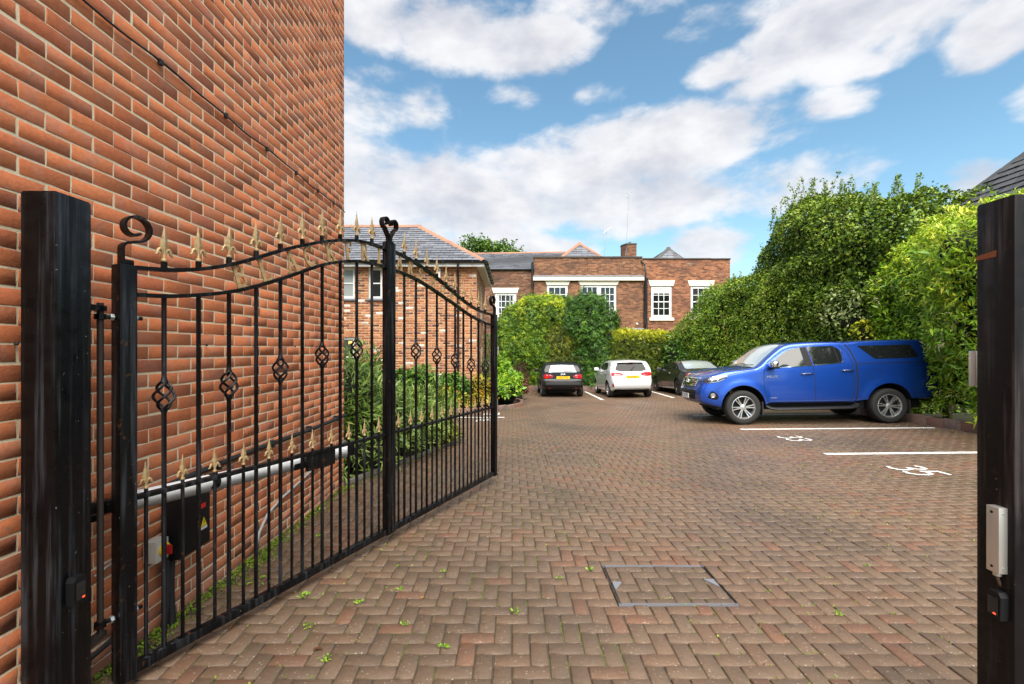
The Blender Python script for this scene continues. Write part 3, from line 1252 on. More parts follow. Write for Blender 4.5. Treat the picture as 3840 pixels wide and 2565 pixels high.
# control cabinet, isolator and conduits behind the gate
cabinet = tag(empty('control_cabinet', on_wall(2.76, .32)), 'black gate control cabinet with red and yellow stickers on the brick wall', 'control box')
m = MB()
m.box((.002, -.13, 0), (.105, .13, .38), .012)
m.build('case', M_black, cabinet, True, auto=40)
m = MB()
m.box((.105, -.118, .012), (.118, .118, .368), .006)
m.build('door', M_black, cabinet, True, auto=40)
m = MB()
m.box((.1185, .02, .235), (.1195, .075, .262))
m.build('red_sticker', mat('sticker_red', (.62, .02, .03), .5), cabinet)
m = MB()
m.prism([(.03, .125), (.085, .125), (.0575, .18)], .1185, .1195, 'yz')
tri = m.build('warning_sticker', mat('sticker_yellow', (.85, .62, .02), .5), cabinet)
m = MB()
m.prism([(.052, .135), (.058, .15), (.054, .15), (.062, .168), (.060, .153), (.064, .153)], .1196, .1202, 'yz')
m.build('warning_mark', M_ink, tri)
m = MB()
m.box((.1185, .028, .108), (.1192, .088, .123))
m.build('white_sticker', M_platew, cabinet)

iso = tag(empty('isolator_switch', on_wall(2.545, .36)), 'grey isolator switch with red and yellow rotary handle', 'switch')
m = MB()
m.box((.002, -.045, 0), (.075, .045, .115), .006)
m.build('case', M_grey_pl, iso, True, auto=40)
m = MB()
m.M = Matrix.Translation((.075, .006, .058))
m.lathe([(.036, 0), (.036, .012), (.030, .016)], 20, 'x')
yk = m.build('yellow_ring', M_ylw_pl, iso, True, auto=40)
m = MB()
m.M = Matrix.Translation((.091, .006, .058))
m.lathe([(.026, 0), (.024, .01)], 16, 'x')
m.box((.009, -.007, -.024), (.028, .007, .024), .003)
m.build('red_handle', M_red_pl, iso, True, auto=40)
for k, y in enumerate((2.60, 2.635, 2.668)):
    m = MB()
    pts = [on_wall(y + .006 * math.sin(z * 9 + k), z, .045 + .01 * math.sin(z * 7 + k * 2)) for z in np.linspace(-.05, .34 - (.02 if k else .0), 60)]
    m.tube(pts, [.016 if i % 2 else .0135 for i in range(60)], 8)
    o = m.build('corrugated_conduit', M_rubber, None, True)
    tag(o, '%s black corrugated conduit of three rising from the ground to the cabinet' % ('leftmost', 'middle', 'rightmost')[k], 'conduit', 'corrugated conduits under the cabinet')

# ============================================================ WINDOWS AND ROOF PIECES
def window(parent, x0, x1, z0, z1, y, cols, rows, frame_w=.075, bar=.024, depth=.10, lintel=None, sill=None, blind=None, curtain=False,
           glass=None, name='window', sash=True, setback=.05, label=None):
    """window in a wall facing -Y: frame with glazing bars; panes, lintel and sill are its pieces"""
    glass = glass or M_glass
    w_ = MB()
    yf, yb = y + setback, y + setback + depth * .5
    w_.box((x0, yf, z0), (x0 + frame_w, yb, z1))
    w_.box((x1 - frame_w, yf, z0), (x1, yb, z1))
    w_.box((x0 + frame_w, yf + .002, z1 - frame_w), (x1 - frame_w, yb, z1))
    w_.box((x0 + frame_w, yf + .002, z0), (x1 - frame_w, yb, z0 + frame_w * 1.1))
    gx0, gx1, gz0, gz1 = x0 + frame_w, x1 - frame_w, z0 + frame_w * 1.1, z1 - frame_w
    for i in range(1, cols):
        x = gx0 + (gx1 - gx0) * i / cols
        w_.box((x - bar / 2, yf + .012, gz0), (x + bar / 2, yb - .004, gz1))
    for j in range(1, rows):
        z = gz0 + (gz1 - gz0) * j / rows
        mid = sash and j * 2 == rows
        t = bar * (1.5 if mid else 1) / 2
        w_.box((gx0, yf + (.006 if mid else .014), z - t), (gx1, yb - .006, z + t))
    wo = put(w_.build(name, M_white, parent))
    if label:
        wo['label'] = label
    for i in range(cols):
        for j in range(rows):
            a, b_ = gx0 + (gx1 - gx0) * i / cols, gx0 + (gx1 - gx0) * (i + 1) / cols
            c, d = gz0 + (gz1 - gz0) * j / rows, gz0 + (gz1 - gz0) * (j + 1) / rows
            p_ = MB()
            dy = random.uniform(-.002, .002)
            p_.quad((a, yf + .028 + dy, c), (b_, yf + .028 - dy, c), (b_, yf + .028 - dy, d), (a, yf + .028 + dy, d))
            po = p_.build('pane', glass, wo)
            put_sub(po)
    if blind:
        b_ = MB()
        b_.box((gx0, yf + .0215, gz1 - (gz1 - gz0) * blind), (gx1, yf + .0225, gz1))
        put_sub(b_.build('blind', M_blind, wo))
    if curtain:
        for (a, b_) in ((gx0, gx0 + .13), (gx1 - .10, gx1)):
            cu = MB()
            n = 10
            for k in range(n):
                xa, xb = a + (b_ - a) * k / n, a + (b_ - a) * (k + 1) / n
                ya, yb2 = yf + .020 + .003 * (k % 2), yf + .020 + .003 * ((k + 1) % 2)
                cu.quad((xa, ya, gz0), (xb, yb2, gz0), (xb, yb2, gz1), (xa, ya, gz1))
            put_sub(cu.build('curtain', M_curtain, wo))
    if lintel:
        (lx0, lx1, lz0, lz1, inset) = lintel
        l_ = MB()
        l_.prism([(lx0 + inset, lz0), (lx1 - inset, lz0), (lx1, lz1), (lx0, lz1)], y - .03, y + .06, 'xz')
        put_sub(l_.build('lintel', M_cream, wo))
    if sill:
        (sx0, sx1, sz0, sz1, mt) = sill
        s_ = MB()
        s_.box((sx0, y - .07, sz0), (sx1, y + setback, sz1), .008)
        put_sub(s_.build('sill', mt, wo))
    return wo


def put_sub(o):
    """a piece of a part whose geometry is in world coordinates"""
    o.matrix_parent_inverse = Matrix.Identity(4)
    return o


def slates(parent, e0, e1, r0, r1, rows, width, mat_, name='slate', n_single=300, thick=.013, lap=.03, seed=2, label=None):
    """slates on a plane slope: e0-e1 eave line, r0-r1 ridge line (left/right); trimmed at the slanting ends"""
    r = random.Random(seed)
    e0, e1, r0, r1 = map(Vector, (e0, e1, r0, r1))
    n_ = (e1 - e0).cross(r0 - e0).normalized()
    if n_.z < 0:
        n_ = -n_
    items = []
    for j in range(rows):
        t0, t1 = j / rows, (j + 1) / rows
        L0, R0 = e0.lerp(r0, t0), e1.lerp(r1, t0)
        L1, R1 = e0.lerp(r0, min(t1 + lap / 1.0 / rows * 4, 1)), e1.lerp(r1, min(t1 + lap / rows * 4, 1))
        ax = (R0 - L0).normalized()
        orig = e0
        a0, b0 = (L0 - orig).dot(ax), (R0 - orig).dot(ax)
        a1, b1 = (L1 - orig).dot(ax), (R1 - orig).dot(ax)
        upv = (L1 - L0) - ax * (a1 - a0)
        row0 = L0 - ax * a0
        x = min(a0, a1) - width + (width / 2 if j % 2 else 0) + r.uniform(-.02, .02)
        while x < max(b0, b1):
            xa, xb = x + .005, x + width - .005
            q = [(max(xa, a0), min(xb, b0)), (max(xa, a1), min(xb, b1))]
            x += width
            if q[0][1] - q[0][0] < .02:
                continue
            if q[1][1] - q[1][0] < 0:
                mid = (q[1][0] + q[1][1]) / 2
                q[1] = (min(max(mid, a1), b1),) * 2
            lift = thick * (1.6 + r.uniform(-.3, .5))
            A, B = row0 + ax * q[0][0] + n_ * lift, row0 + ax * q[0][1] + n_ * (lift + r.uniform(-.001, .002))
            C, D = row0 + upv + ax * q[1][1] + n_ * thick * .3, row0 + upv + ax * q[1][0] + n_ * thick * .3
            sl = r.gauss(0, .003)
            A, B = A - upv.normalized() * sl, B - upv.normalized() * sl
            A2, B2 = A - n_ * thick, B - n_ * thick
            items.append(([A, B, C, D, A2, B2], min(max(r.gauss(.5, .24), .01), .99)))
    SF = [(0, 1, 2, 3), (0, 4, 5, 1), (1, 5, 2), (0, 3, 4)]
    sc = []
    for vs, t in items:
        s = in_view(sum(vs[:4], Vector()) / 4)
        sc.append(((vs[1] - vs[0]).length if s and 0 < s[0] < 3840 and 0 < s[1] < 2565 else 0) / (s[2] if s else 1))
    order_ = sorted(range(len(items)), key=lambda k: -sc[k])
    single_ = set(order_[:n_single])
    Vr, Fr, Tr = [], [], []
    for k, (vs, t) in enumerate(items):
        if k in single_:
            c = sum(vs, Vector()) / len(vs)
            me = bpy.data.meshes.new(name)
            me.from_pydata([v - c for v in vs], [], SF)
            me.materials.append(mat_)
            me.materials.append(M_slate_shade)
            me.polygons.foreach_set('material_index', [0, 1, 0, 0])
            o = bpy.data.objects.new(name, me)
            o.location = c
            o['tone'] = t
            put(link(o, parent)) if parent.type == 'EMPTY' else link(o, parent)
        else:
            b0 = len(Vr)
            Vr += vs
            Fr += [tuple(b0 + i for i in f) for f in SF]
            Tr += [t] * 6
    if Vr:
        me = bpy.data.meshes.new(name)
        me.from_pydata(Vr, [], Fr)
        me.materials.append(mat_)
        me.materials.append(M_slate_shade)
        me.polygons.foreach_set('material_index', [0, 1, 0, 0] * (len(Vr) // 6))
        at = me.attributes.new('tone', 'FLOAT', 'POINT')
        at.data.foreach_set('value', np.array(Tr, dtype=np.float32))
        o = bpy.data.objects.new(name, me)
        tag(link(o, parent), label or 'remaining roof slates', kind='stuff')
        if parent.type == 'EMPTY':
            put(o)


def ridge_tiles(parent, a, b_, n, mat_, wid=.22, rise=.09, seed=4, name='ridge_tile', over=.03):
    """a row of angled ridge tiles from a to b"""
    r = random.Random(seed)
    a, b_ = Vector(a), Vector(b_)
    ax = (b_ - a).normalized()
    side = ax.cross(Vector((0, 0, 1))).normalized()
    up = side.cross(ax).normalized()
    for k in range(n):
        p, q = a.lerp(b_, k / n), a.lerp(b_, (k + 1) / n) + ax * over
        m = MB()
        t = .016
        prof = [(-wid / 2, -rise), (-wid * .28, -rise * .28), (0, 0), (wid * .28, -rise * .28), (wid / 2, -rise)]
        rings = []
        for (pt, lift, sc_) in ((p, .0, 1.0), (q, .012, 1.04)):
            rings.append([pt + side * (x * sc_) + up * (z * sc_ + lift) for x, z in prof] + [pt + side * (x * sc_) + up * (z * sc_ + lift - t) for x, z in reversed(prof)])
        nn = len(rings[0])
        fs = [(i, (i + 1) % nn, nn + (i + 1) % nn, nn + i) for i in range(nn)]
        fs += [tuple(range(nn - 1, -1, -1)), tuple(range(nn, 2 * nn))]
        m._add(rings[0] + rings[1], fs)
        o = m.build(name, mat_, parent)
        o['tone'] = r.random()
        if parent.type == 'EMPTY':
            put(o)


# ============================================================ BRICK HOUSE WITH THE HIPPED SLATE ROOF (behind the gate)
HY = 14.6
HX = -1.095
HD = 4.45                                  # depth of the house
house = tag(empty('brick_house', (-4.0, HY, ground_z(-4, HY))), 'two storey reclaimed brick house with hipped slate roof behind the gate', 'house')
EAVE_Z = 4.02
hw_up1 = (-6.0, -4.86, 3.05, 4.00)
hw_up2 = (-4.43, -4.01, 3.05, 4.00)
hw_low = (-6.0, -4.86, .62, 1.86)
holes = [hw_up1, hw_up2, hw_low]
m = MB()
wall_face(m, (0, HY, 0), (1, 0, 0), (0, -1, 0), -7.4, HX, -.6, EAVE_Z + .05, holes, .13)
side_holes = [(1.9, 2.75, 2.55, 3.85), (1.9, 2.75, .3, 1.6)]
wall_face(m, (HX, HY, 0), (0, 1, 0), (1, 0, 0), 0, HD, -.6, EAVE_Z + .05, side_holes, .13)
m.quad((-7.4, HY, -.6), (-7.4, HY + HD, -.6), (-7.4, HY + HD, EAVE_Z), (-7.4, HY, EAVE_Z))
m.quad((-7.4, HY + HD, -.6), (HX, HY + HD, -.6), (HX, HY + HD, EAVE_Z), (-7.4, HY + HD, EAVE_Z))
put(m.build('wall', M_mortar_house, house, recalc=False))
m = MB()
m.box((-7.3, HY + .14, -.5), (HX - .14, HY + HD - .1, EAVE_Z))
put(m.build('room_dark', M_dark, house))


def house_tone(u, v, r):
    x = r.random()
    if x < .045:
        return r.uniform(.94, 1.0)
    if x < .20:
        return r.uniform(.0, .16)
    return r.uniform(.2, .9)


before = set(bpy.data.objects)
soldier = 1.86
brick_field(house, (0, HY, 0), (1, 0, 0), (0, -1, 0), (-7.4, HX), (-.45, EAVE_Z), .23, .0772, M_brick_house, -1.095, -.45, holes=holes + [(-6.0, -4.80, 1.86, 2.07)], joint=.0125,
            n_single=300, proud=.0018, label='reclaimed orange and brown bricks of the house front and flank', seed=5, tone_fn=house_tone, jit=.003)
brick_field(house, (HX, HY, 0), (0, 1, 0), (1, 0, 0), (0, HD), (-.45, EAVE_Z), .23, .0772, M_brick_house, .0, -.45, holes=side_holes, joint=.0125,
            n_single=0, proud=.0018, label='reclaimed bricks of the house flank', seed=6, tone_fn=house_tone, jit=.003)
for o in set(bpy.data.objects) - before:
    put(o)
for k in range(14):                                     # leaning bricks of the flat arch over the ground floor window
    x = -6.0 + k * .0855
    a = MB()
    tilt = (k - 7) * .006
    a.prism([(x + .004 - tilt, 1.868), (x + .0785 - tilt, 1.868), (x + .0785 + tilt, 2.062), (x + .004 + tilt, 2.062)], HY - .006, HY + .02, 'xz')
    o = put(a.build('arch_brick', M_brick_house, house))
    o['tone'] = random.uniform(.2, .8)
window(house, *hw_up1, HY, 2, 2, frame_w=.065, sash=True, sill=(-6.05, -4.82, 2.985, 3.05, M_lead), glass=M_frost)
window(house, *hw_up2, HY, 1, 2, frame_w=.065, sash=True, sill=(-4.48, -3.96, 2.985, 3.05, M_lead))
window(house, *hw_low, HY, 2, 2, frame_w=.07)
# side windows
for (a, b_, c, d) in side_holes:
    w_ = MB()
    xo = HX - .05
    w_.box((xo - .05, HY + a, c), (xo, HY + a + .07, d))
    w_.box((xo - .05, HY + b_ - .07, c), (xo, HY + b_, d))
    w_.box((xo - .05, HY + a + .07, c), (xo - .002, HY + b_ - .07, c + .08))
    w_.box((xo - .05, HY + a + .07, d - .07), (xo - .002, HY + b_ - .07, d))
    wo = put(w_.build('window', M_white, house))
    g = MB()
    g.quad((xo - .03, HY + a + .07, c + .08), (xo - .03, HY + b_ - .07, c + .08), (xo - .03, HY + b_ - .07, d - .07), (xo - .03, HY + a + .07, d - .07))
    put_sub(g.build('pane', M_glass, wo))
    s_ = MB()
    s_.box((HX - .05, HY + a - .05, c - .08), (HX + .06, HY + b_ + .05, c), .008)
    put_sub(s_.build('sill', M_lead, wo))

OV = .25
EX1 = HX + OV
EY0 = HY - OV
EY1 = HY + HD + OV
RY = (EY0 + EY1) / 2
RZ = 5.86
RX = EX1 - (RY - EY0)
EZ = EAVE_Z + .17
m = MB()                                                # roof deck under the slates
m.quad((-7.8, EY0, EZ), (EX1, EY0, EZ), (RX, RY, RZ), (-7.8, RY, RZ))
m.quad((EX1, EY0, EZ), (EX1, EY1, EZ), (RX, RY, RZ))
m.quad((-7.8, EY1, EZ), (-7.8, RY, RZ), (RX, RY, RZ), (EX1, EY1, EZ))
m.quad((-7.8, EY0, EZ - .02), (-7.8, EY1, EZ - .02), (EX1, EY1, EZ - .02), (EX1, EY0, EZ - .02))
roof = put(m.build('roof', M_slate_shade, house))
before = set(bpy.data.objects)
slates(roof, (-7.8, EY0 - .03, EZ - .01), (EX1 + .03, EY0 - .03, EZ - .01), (-7.8, RY, RZ), (RX, RY, RZ), 16, .30, M_slate, n_single=300, seed=8, label='grey roof slates at the edges of the house roof')
slates(roof, (EX1 + .03, EY0, EZ - .01), (EX1 + .03, EY1, EZ - .01), (RX, RY - .01, RZ), (RX, RY + .01, RZ), 16, .30, M_slate, n_single=0, seed=9, label='grey roof slates of the hip end')
ridge_tiles(roof, (-7.8, RY, RZ + .045), (RX + .05, RY, RZ + .045), 11, M_terra, .26, .10, seed=5)
ridge_tiles(roof, (EX1 + .02, EY0 - .02, EZ + .03), (RX + .02, RY, RZ + .05), 10, M_terra, .26, .10, seed=6, name='hip_tile')
for o in set(bpy.data.objects) - before:
    put_sub(o) if o.parent == roof else None
m = MB()
m.box((-7.8, EY0, EAVE_Z - .02), (EX1, EY0 + .025, EZ - .03))
m.box((EX1 - .025, EY0 + .025, EAVE_Z - .02), (EX1, EY1, EZ - .03))
put(m.build('fascia', M_white, house))
m = MB()
m.box((-7.8, EY0 + .026, EAVE_Z - .005), (EX1 - .026, HY + .01, EAVE_Z + .008))
m.box((HX - .01, HY + .01, EAVE_Z - .005), (EX1 - .026, EY1, EAVE_Z + .008))
put(m.build('soffit', M_white, house))


def gutter(parent, a, b_, r=.058, name='gutter'):
    a, b_ = Vector(a), Vector(b_)
    ax = (b_ - a).normalized()
    side = ax.cross(Vector((0, 0, 1))).normalized()
    m_ = MB()
    n = 8
    ring = [(math.cos(math.pi * k / n), -math.sin(math.pi * k / n)) for k in range(n + 1)]
    vs = []
    for pt in (a, b_):
        vs += [pt + side * (c * r) + Vector((0, 0, s * r)) for c, s in ring]
        vs += [pt + side * (c * (r - .006)) + Vector((0, 0, s * (r - .006))) for c, s in reversed(ring)]
    nn = 2 * (n + 1)
    fs = [(i, (i + 1) % nn, nn + (i + 1) % nn, nn + i) for i in range(nn)] + [tuple(range(nn - 1, -1, -1)), tuple(range(nn, 2 * nn))]
    m_._add(vs, fs)
    k = int((b_ - a).length / .9)
    for i in range(k + 1):
        p = a.lerp(b_, (i + .5) / (k + 1))
        m_.M = Matrix.Translation(p)
        m_.box((-.02 - abs(side.x) * .05, -.02 - abs(side.y) * .05, -.066), (.02 + abs(side.x) * .05, .02 + abs(side.y) * .05, .003))
    m_.M = Matrix.Identity(4)
    return put(m_.build(name, M_gutter, parent))


gutter(house, (-7.8, EY0 - .06, EZ - .035), (EX1 + .10, EY0 - .06, EZ - .035))
gutter(house, (EX1 + .06, EY0 - .12, EZ - .036), (EX1 + .06, EY1, EZ - .036))
m = MB()
m.tube([(-1.63, EY0 - .06, EZ - .08), (-1.64, EY0 - .05, EAVE_Z - .1), (-1.66, HY - .06, EAVE_Z - .28), (-1.66, HY - .06, -.3)], .036, 10)
for z in (3.2, 2.2, 1.3):
    m.lathe([(.046, z - .03), (.046, z + .03)], 10) if False else m.tube([(-1.66, HY - .06, z - .03), (-1.66, HY - .06, z + .03)], .047, 10)
put(m.build('downpipe', M_gutter, house, True, auto=40))
m = MB()
m.box((-2.33, HY - .09, EAVE_Z - .34), (-2.20, HY - .012, EAVE_Z - .05), .01)
tag(m.build('alarm_box', M_white, None, True, auto=40), 'small white alarm box under the eaves of the brick house', 'alarm box')
vent = MB()
vent.box((-2.42, HY - .06, .42), (-2.16, HY - .012, .72), .006)
vo = vent.build('meter_box', M_white, None, True, auto=40)
tag(vo, 'white meter box low on the house wall above the shrubs', 'meter box')
v2 = MB()
for k in range(5):
    v2.box((-2.40, HY - .066, .46 + k * .05), (-2.18, HY - .061, .485 + k * .05))
v2.build('slat', M_white, vo)
# lit lamp in the ground floor room
lampo = tag(empty('table_lamp', (-5.02, HY + .115, 1.40)), 'warm lit lamp inside the ground floor window of the brick house', 'lamp')
m = MB()
m.M = Matrix.Translation((0, -.012, .28))
m.lathe([(.055, -.05), (.075, 0), (.055, .06)], 14)
m.build('lamp_shade', M_warm, lampo, True)
m = MB()
m.lathe([(.04, 0), (.012, .02), (.010, .24)], 10)
m.build('stem', M_black, lampo, True)

# ============================================================ LONG OLD BRICK BUILDING AT THE BACK
BY = 26.0
KX = BY / FOC


def bx(px):
    return (px - 1920) * KX


def bz(py):
    return EYE + (HOR - py) * KX


old = tag(empty('old_brick_building', (5.0, BY, ground_z(5, BY))), 'long old brick building with parapet and white sash windows at the back', 'building')


def win_rect(px0, px1, py0, py1):
    return (bx(px0), bx(px1), bz(py1), bz(py0))


def trap(px0, px1, py0, py1, inset_px):
    return (bx(px0), bx(px1), bz(py1), bz(py0), inset_px * KX)


wL = win_rect(1856, 1936, 1099, 1205)
wLl = win_rect(1865, 1930, 1281, 1384)
wM1 = win_rect(2051, 2129, 1070, 1190)
wM2a = win_rect(2178, 2245, 1070, 1190)
wM2b = win_rect(2246, 2311, 1070, 1190)
wM2 = (wM2a[0], wM2b[1], wM2a[2], wM2a[3])
wR1 = win_rect(2445, 2522, 1072, 1190)
wR2 = win_rect(2594, 2673, 1072, 1190)
ZB = -1.2
YL, YM, YR = BY + .16, BY, BY + .14
m = MB()
wall_face(m, (0, YL, 0), (1, 0, 0), (0, -1, 0), -4.2, bx(2003), ZB, bz(1010), [wL, wLl], .16)
put(m.build('left_wall', M_old_l, old))
m = MB()
wall_face(m, (0, YM, 0), (1, 0, 0), (0, -1, 0), bx(2003), bx(2411), ZB, bz(968), [wM1, wM2], .16)
m.quad((bx(2003), YM, ZB), (bx(2003), YM, bz(968)), (bx(2003), YM + .6, bz(968)), (bx(2003), YM + .6, ZB))
m.quad((bx(2411), YM, ZB), (bx(2411), YM + .3, ZB), (bx(2411), YM + .3, bz(968)), (bx(2411), YM, bz(968)))
put(m.build('middle_wall', M_old_m, old))
m = MB()
wall_face(m, (0, YR, 0), (1, 0, 0), (0, -1, 0), bx(2411), bx(2742), ZB, bz(971), [wR1, wR2], .16)
m.quad((bx(2742), YR, ZB), (bx(2742), YR + 4, ZB), (bx(2742), YR + 4, bz(971)), (bx(2742), YR, bz(971)))
put(m.build('right_wall', M_old_r, old))
m = MB()
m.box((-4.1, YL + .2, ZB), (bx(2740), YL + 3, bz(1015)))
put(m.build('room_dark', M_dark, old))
# copings: stone by stone
for (px0, px1, yf, pz, n, hh) in ((2000, 2409, YM, 966, 11, 5.5), (2410.5, 2744, YR, 970, 9, 4.5)):
    for k in range(n):
        a, b_ = bx(px0 + (px1 - px0) * k / n) + .004, bx(px0 + (px1 - px0) * (k + 1) / n) - .004
        dz = random.uniform(-.008, .008)
        c = MB()
        c.box((a, yf - .05, bz(pz + 1) + dz), (b_, yf + .34, bz(pz + 1) + hh * KX + dz), .01)
        o = put(c.build('coping_stone', M_lead if False else mat('coping_dark', (.075, .062, .052), .85), old))
m = MB()
m.box((bx(1996), YM - .14, bz(1053)), (bx(2414.5), YM + .01, bz(1038)), .012)
put(m.build('cornice', M_cream, old))
m = MB()
m.prism([(YM - .16, bz(1038) + .002), (YM - .16, bz(1036.5)), (YM - .003, bz(1032)), (YM - .003, bz(1038) + .002)], bx(1995), bx(2415), 'yz')
put(m.build('cornice_flashing', M_lead, old))
m = MB()
m.box((bx(2200), YM - .14, bz(1249)), (bx(2414.5), YM + .01, bz(1236)), .012)
put(m.build('lower_cornice', M_cream, old))
m = MB()
m.prism([(YM - .16, bz(1236) + .002), (YM - .16, bz(1234.5)), (YM - .003, bz(1230)), (YM - .003, bz(1236) + .002)], bx(2200), bx(2415), 'yz')
put(m.build('lower_flashing', M_lead, old))

window(old, *wL, YL, 4, 4, .10, .03, lintel=trap(1844, 1946, 1078, 1098, 6), sill=(bx(1850), bx(1942), bz(1213), bz(1205), M_cream), curtain=True, setback=.03)
window(old, *wLl, YL, 4, 5, .07, .03, blind=.22, setback=.03, lintel=(bx(1862), bx(1933), bz(1281) - .0, bz(1276), .01), sill=(bx(1862), bx(1933), bz(1389), bz(1384), M_white))
window(old, *wM1, YM, 3, 4, .12, .032, lintel=trap(2043, 2139, 1053.5, 1069, 8), sill=(bx(2044), bx(2136), bz(1200), bz(1190), M_cream), setback=.03)
window(old, *wM2a, YM, 3, 4, .10, .032, setback=.03, lintel=trap(2168, 2322, 1053.5, 1069, 8), sill=(bx(2170), bx(2318), bz(1200), bz(1190), M_cream))
window(old, *wM2b, YM, 3, 4, .12, .032, setback=.033)
window(old, *wR1, YR, 3, 4, .125, .032, lintel=trap(2434, 2534, 1050, 1071, 6), sill=(bx(2437), bx(2530), bz(1202), bz(1191), M_cream), blind=.18, setback=.03)
window(old, *wR2, YR, 3, 4, .125, .032, lintel=trap(2582, 2684, 1050, 1071, 6), sill=(bx(2586), bx(2680), bz(1202), bz(1191), M_cream), setback=.03)
# left slate roof, behind the eaves
rl = MB()
YE, YRd = YL - .05, YL + 2.6
rzE, rzR = bz(1007), EYE + (HOR - 950) * YRd / FOC
rl.quad((-4.4, YE, rzE), (bx(2003) + 1.3, YE, rzE), (bx(2003) + 3.3, YRd, rzR + .09), (-4.4, YRd, rzR - .06))
rl.quad((-4.4, YRd, rzR - .06), (bx(2003) + 3.3, YRd, rzR + .09), (bx(2003) + 3.3, YRd + 2.6, rzE), (-4.4, YRd + 2.6, rzE))
rlo = put(rl.build('left_roof', M_slate_shade, old))
before = set(bpy.data.objects)
slates(rlo, (-4.4, YE - .03, rzE - .01), (bx(2003), YE - .03, rzE - .01), (-4.4, YRd, rzR - .05), (bx(2003), YRd, rzR + .04), 15, .32, M_slate, n_single=160, seed=12, label='grey slates at the edge of the long roof')
slates(rlo, (bx(2003), YE + .3, rzE + .15), (bx(2003) + 1.3, YE + .3, rzE + .15), (bx(2003), YRd, rzR + .04), (bx(2003) + 3.3, YRd, rzR + .09), 13, .32, M_slate, n_single=40, seed=13, label='grey slates above the parapet')
ridge_tiles(rlo, (-4.4, YRd, rzR), (bx(2003) + 3.3, YRd, rzR + .13), 20, M_terra, .26, .09, seed=8)
for o in set(bpy.data.objects) - before:
    put_sub(o) if o.parent == rlo else None
m = MB()
m.tube([(-4.2, YL - .07, bz(1011)), (bx(2000), YL - .07, bz(1009))], .05, 8)
put(m.build('eaves_gutter', M_gutter, old, True, auto=40))


def hip_end(apex, left, right, depth, tiles, mat_t, n, seed, nm):
    """small hipped roof end peeping over the parapet"""
    Yb = BY + 1.6
    ax_ = (apex[0] - 1920) * (Yb + depth) / FOC
    az_ = EYE + (HOR - apex[1]) * (Yb + depth) / FOC
    lx, rx = (left[0] - 1920) * Yb / FOC, (right[0] - 1920) * Yb / FOC
    lz = EYE + (HOR - left[1]) * Yb / FOC - .35
    kx = (ax_ - lx) / max(az_ - lz - .0, .1)
    lx2, rx2 = lx - .1, rx + .1
    m_ = MB()
    A = (ax_, Yb + depth, az_)
    m_.quad((lx2, Yb, lz), (rx2, Yb, lz), A)
    m_.quad((lx2, Yb, lz), A, (ax_, Yb + depth + 4, az_), (lx2, Yb + depth + 4, lz))
    m_.quad((rx2, Yb, lz), (rx2, Yb + depth + 4, lz), (ax_, Yb + depth + 4, az_), A)
    ro = put(m_.build(nm, M_slate_shade, old))
    ro['tone'] = .5
    bf = set(bpy.data.objects)
    slates(ro, (lx2, Yb - .01, lz), (rx2, Yb - .01, lz), (ax_ - .01, Yb + depth, az_), (ax_ + .01, Yb + depth, az_), tiles, .34, M_slate, n_single=200, seed=seed)
    ridge_tiles(ro, (lx2, Yb - .02, lz + .04), (ax_, Yb + depth - .02, az_ + .05), n, mat_t, .24, .10, seed)
    ridge_tiles(ro, (rx2, Yb - .02, lz + .04), (ax_, Yb + depth - .02, az_ + .05), n, mat_t, .24, .10, seed + 1)
    for o_ in set(bpy.data.objects) - bf:
        if o_.parent == ro:
            put_sub(o_)


hip_end((2173, 912), (2080, 963), (2288, 963), 1.3, 9, M_terra, 8, 21, 'hip_roof')
hip_end((2506, 930), (2446, 966), (2582, 966), 1.2, 6, M_tile_dk, 6, 31, 'hip_roof')
# chimney
CY = BY + .7
kc = CY / FOC
cxx = lambda px: (px - 1920) * kc
czz = lambda py: EYE + (HOR - py) * kc
ch = MB()
ch.prism([(cxx(2338), CY + .45), (cxx(2350), CY), (cxx(2387), CY), (cxx(2387), CY + .7), (cxx(2338), CY + .7)], czz(990), czz(917), 'xy')
cho = put(ch.build('chimney', M_old_l, old))
c2 = MB()
c2.prism([(cxx(2337), CY + .44), (cxx(2349.5), CY - .02), (cxx(2388), CY - .02), (cxx(2388), CY + .72), (cxx(2337), CY + .72)], czz(917) + .002, czz(912), 'xy')
put_sub(c2.build('chimney_cap', mat('coping_dark'), cho))
c3 = MB()
c3.M = Matrix.Translation((cxx(2367), CY + .3, 0))
c3.lathe([(.075, czz(912)), (.07, czz(905)), (.085, czz(904))], 12)
put_sub(c3.build('chimney_pot', M_lead, cho, True, auto=40))
# pipes
m = MB()
m.tube([(bx(1996), YM - .10, bz(985)), (bx(1996), YM - .10, bz(1084))], .062, 10)
put(m.build('soil_pipe', M_gutter, old, True, auto=40))
m = MB()
m.tube([(bx(2404), YM - .04, bz(978)), (bx(2408), YM - .06, bz(984)), (bx(2416), YM - .16, bz(993)), (bx(2417), YM - .22, bz(1032)), (bx(2416), YM - .22, bz(1054)), (bx(2415), YM - .10, bz(1070)),
        (bx(2416), YM - .10, bz(1200)), (bx(2420), YM - .20, bz(1225)), (bx(2420), YM - .2, bz(1234)), (bx(2412), YM - .2, bz(1236))], .045, 8)
put(m.build('drainpipe', M_gutter, old, True))
m = MB()
m.tube([(bx(2424), YR - .09, bz(1042)), (bx(2424), YR - .09, bz(1260))], .075, 10)
m.box((bx(2421), YR - .17, bz(1048)), (bx(2430), YR - .01, bz(1042)), .01)
put(m.build('downpipe', M_gutter, old, True, auto=40))
m = MB()
m.tube([(bx(1876), YL - .06, bz(1261)), (bx(1868), YL - .06, bz(1262)), (bx(1865), YL - .06, bz(1267)), (bx(1866), YL - .06, bz(1275)), (bx(1862), YL - .06, bz(1279)), (bx(1862), YL - .06, bz(1290))], .045, 8)
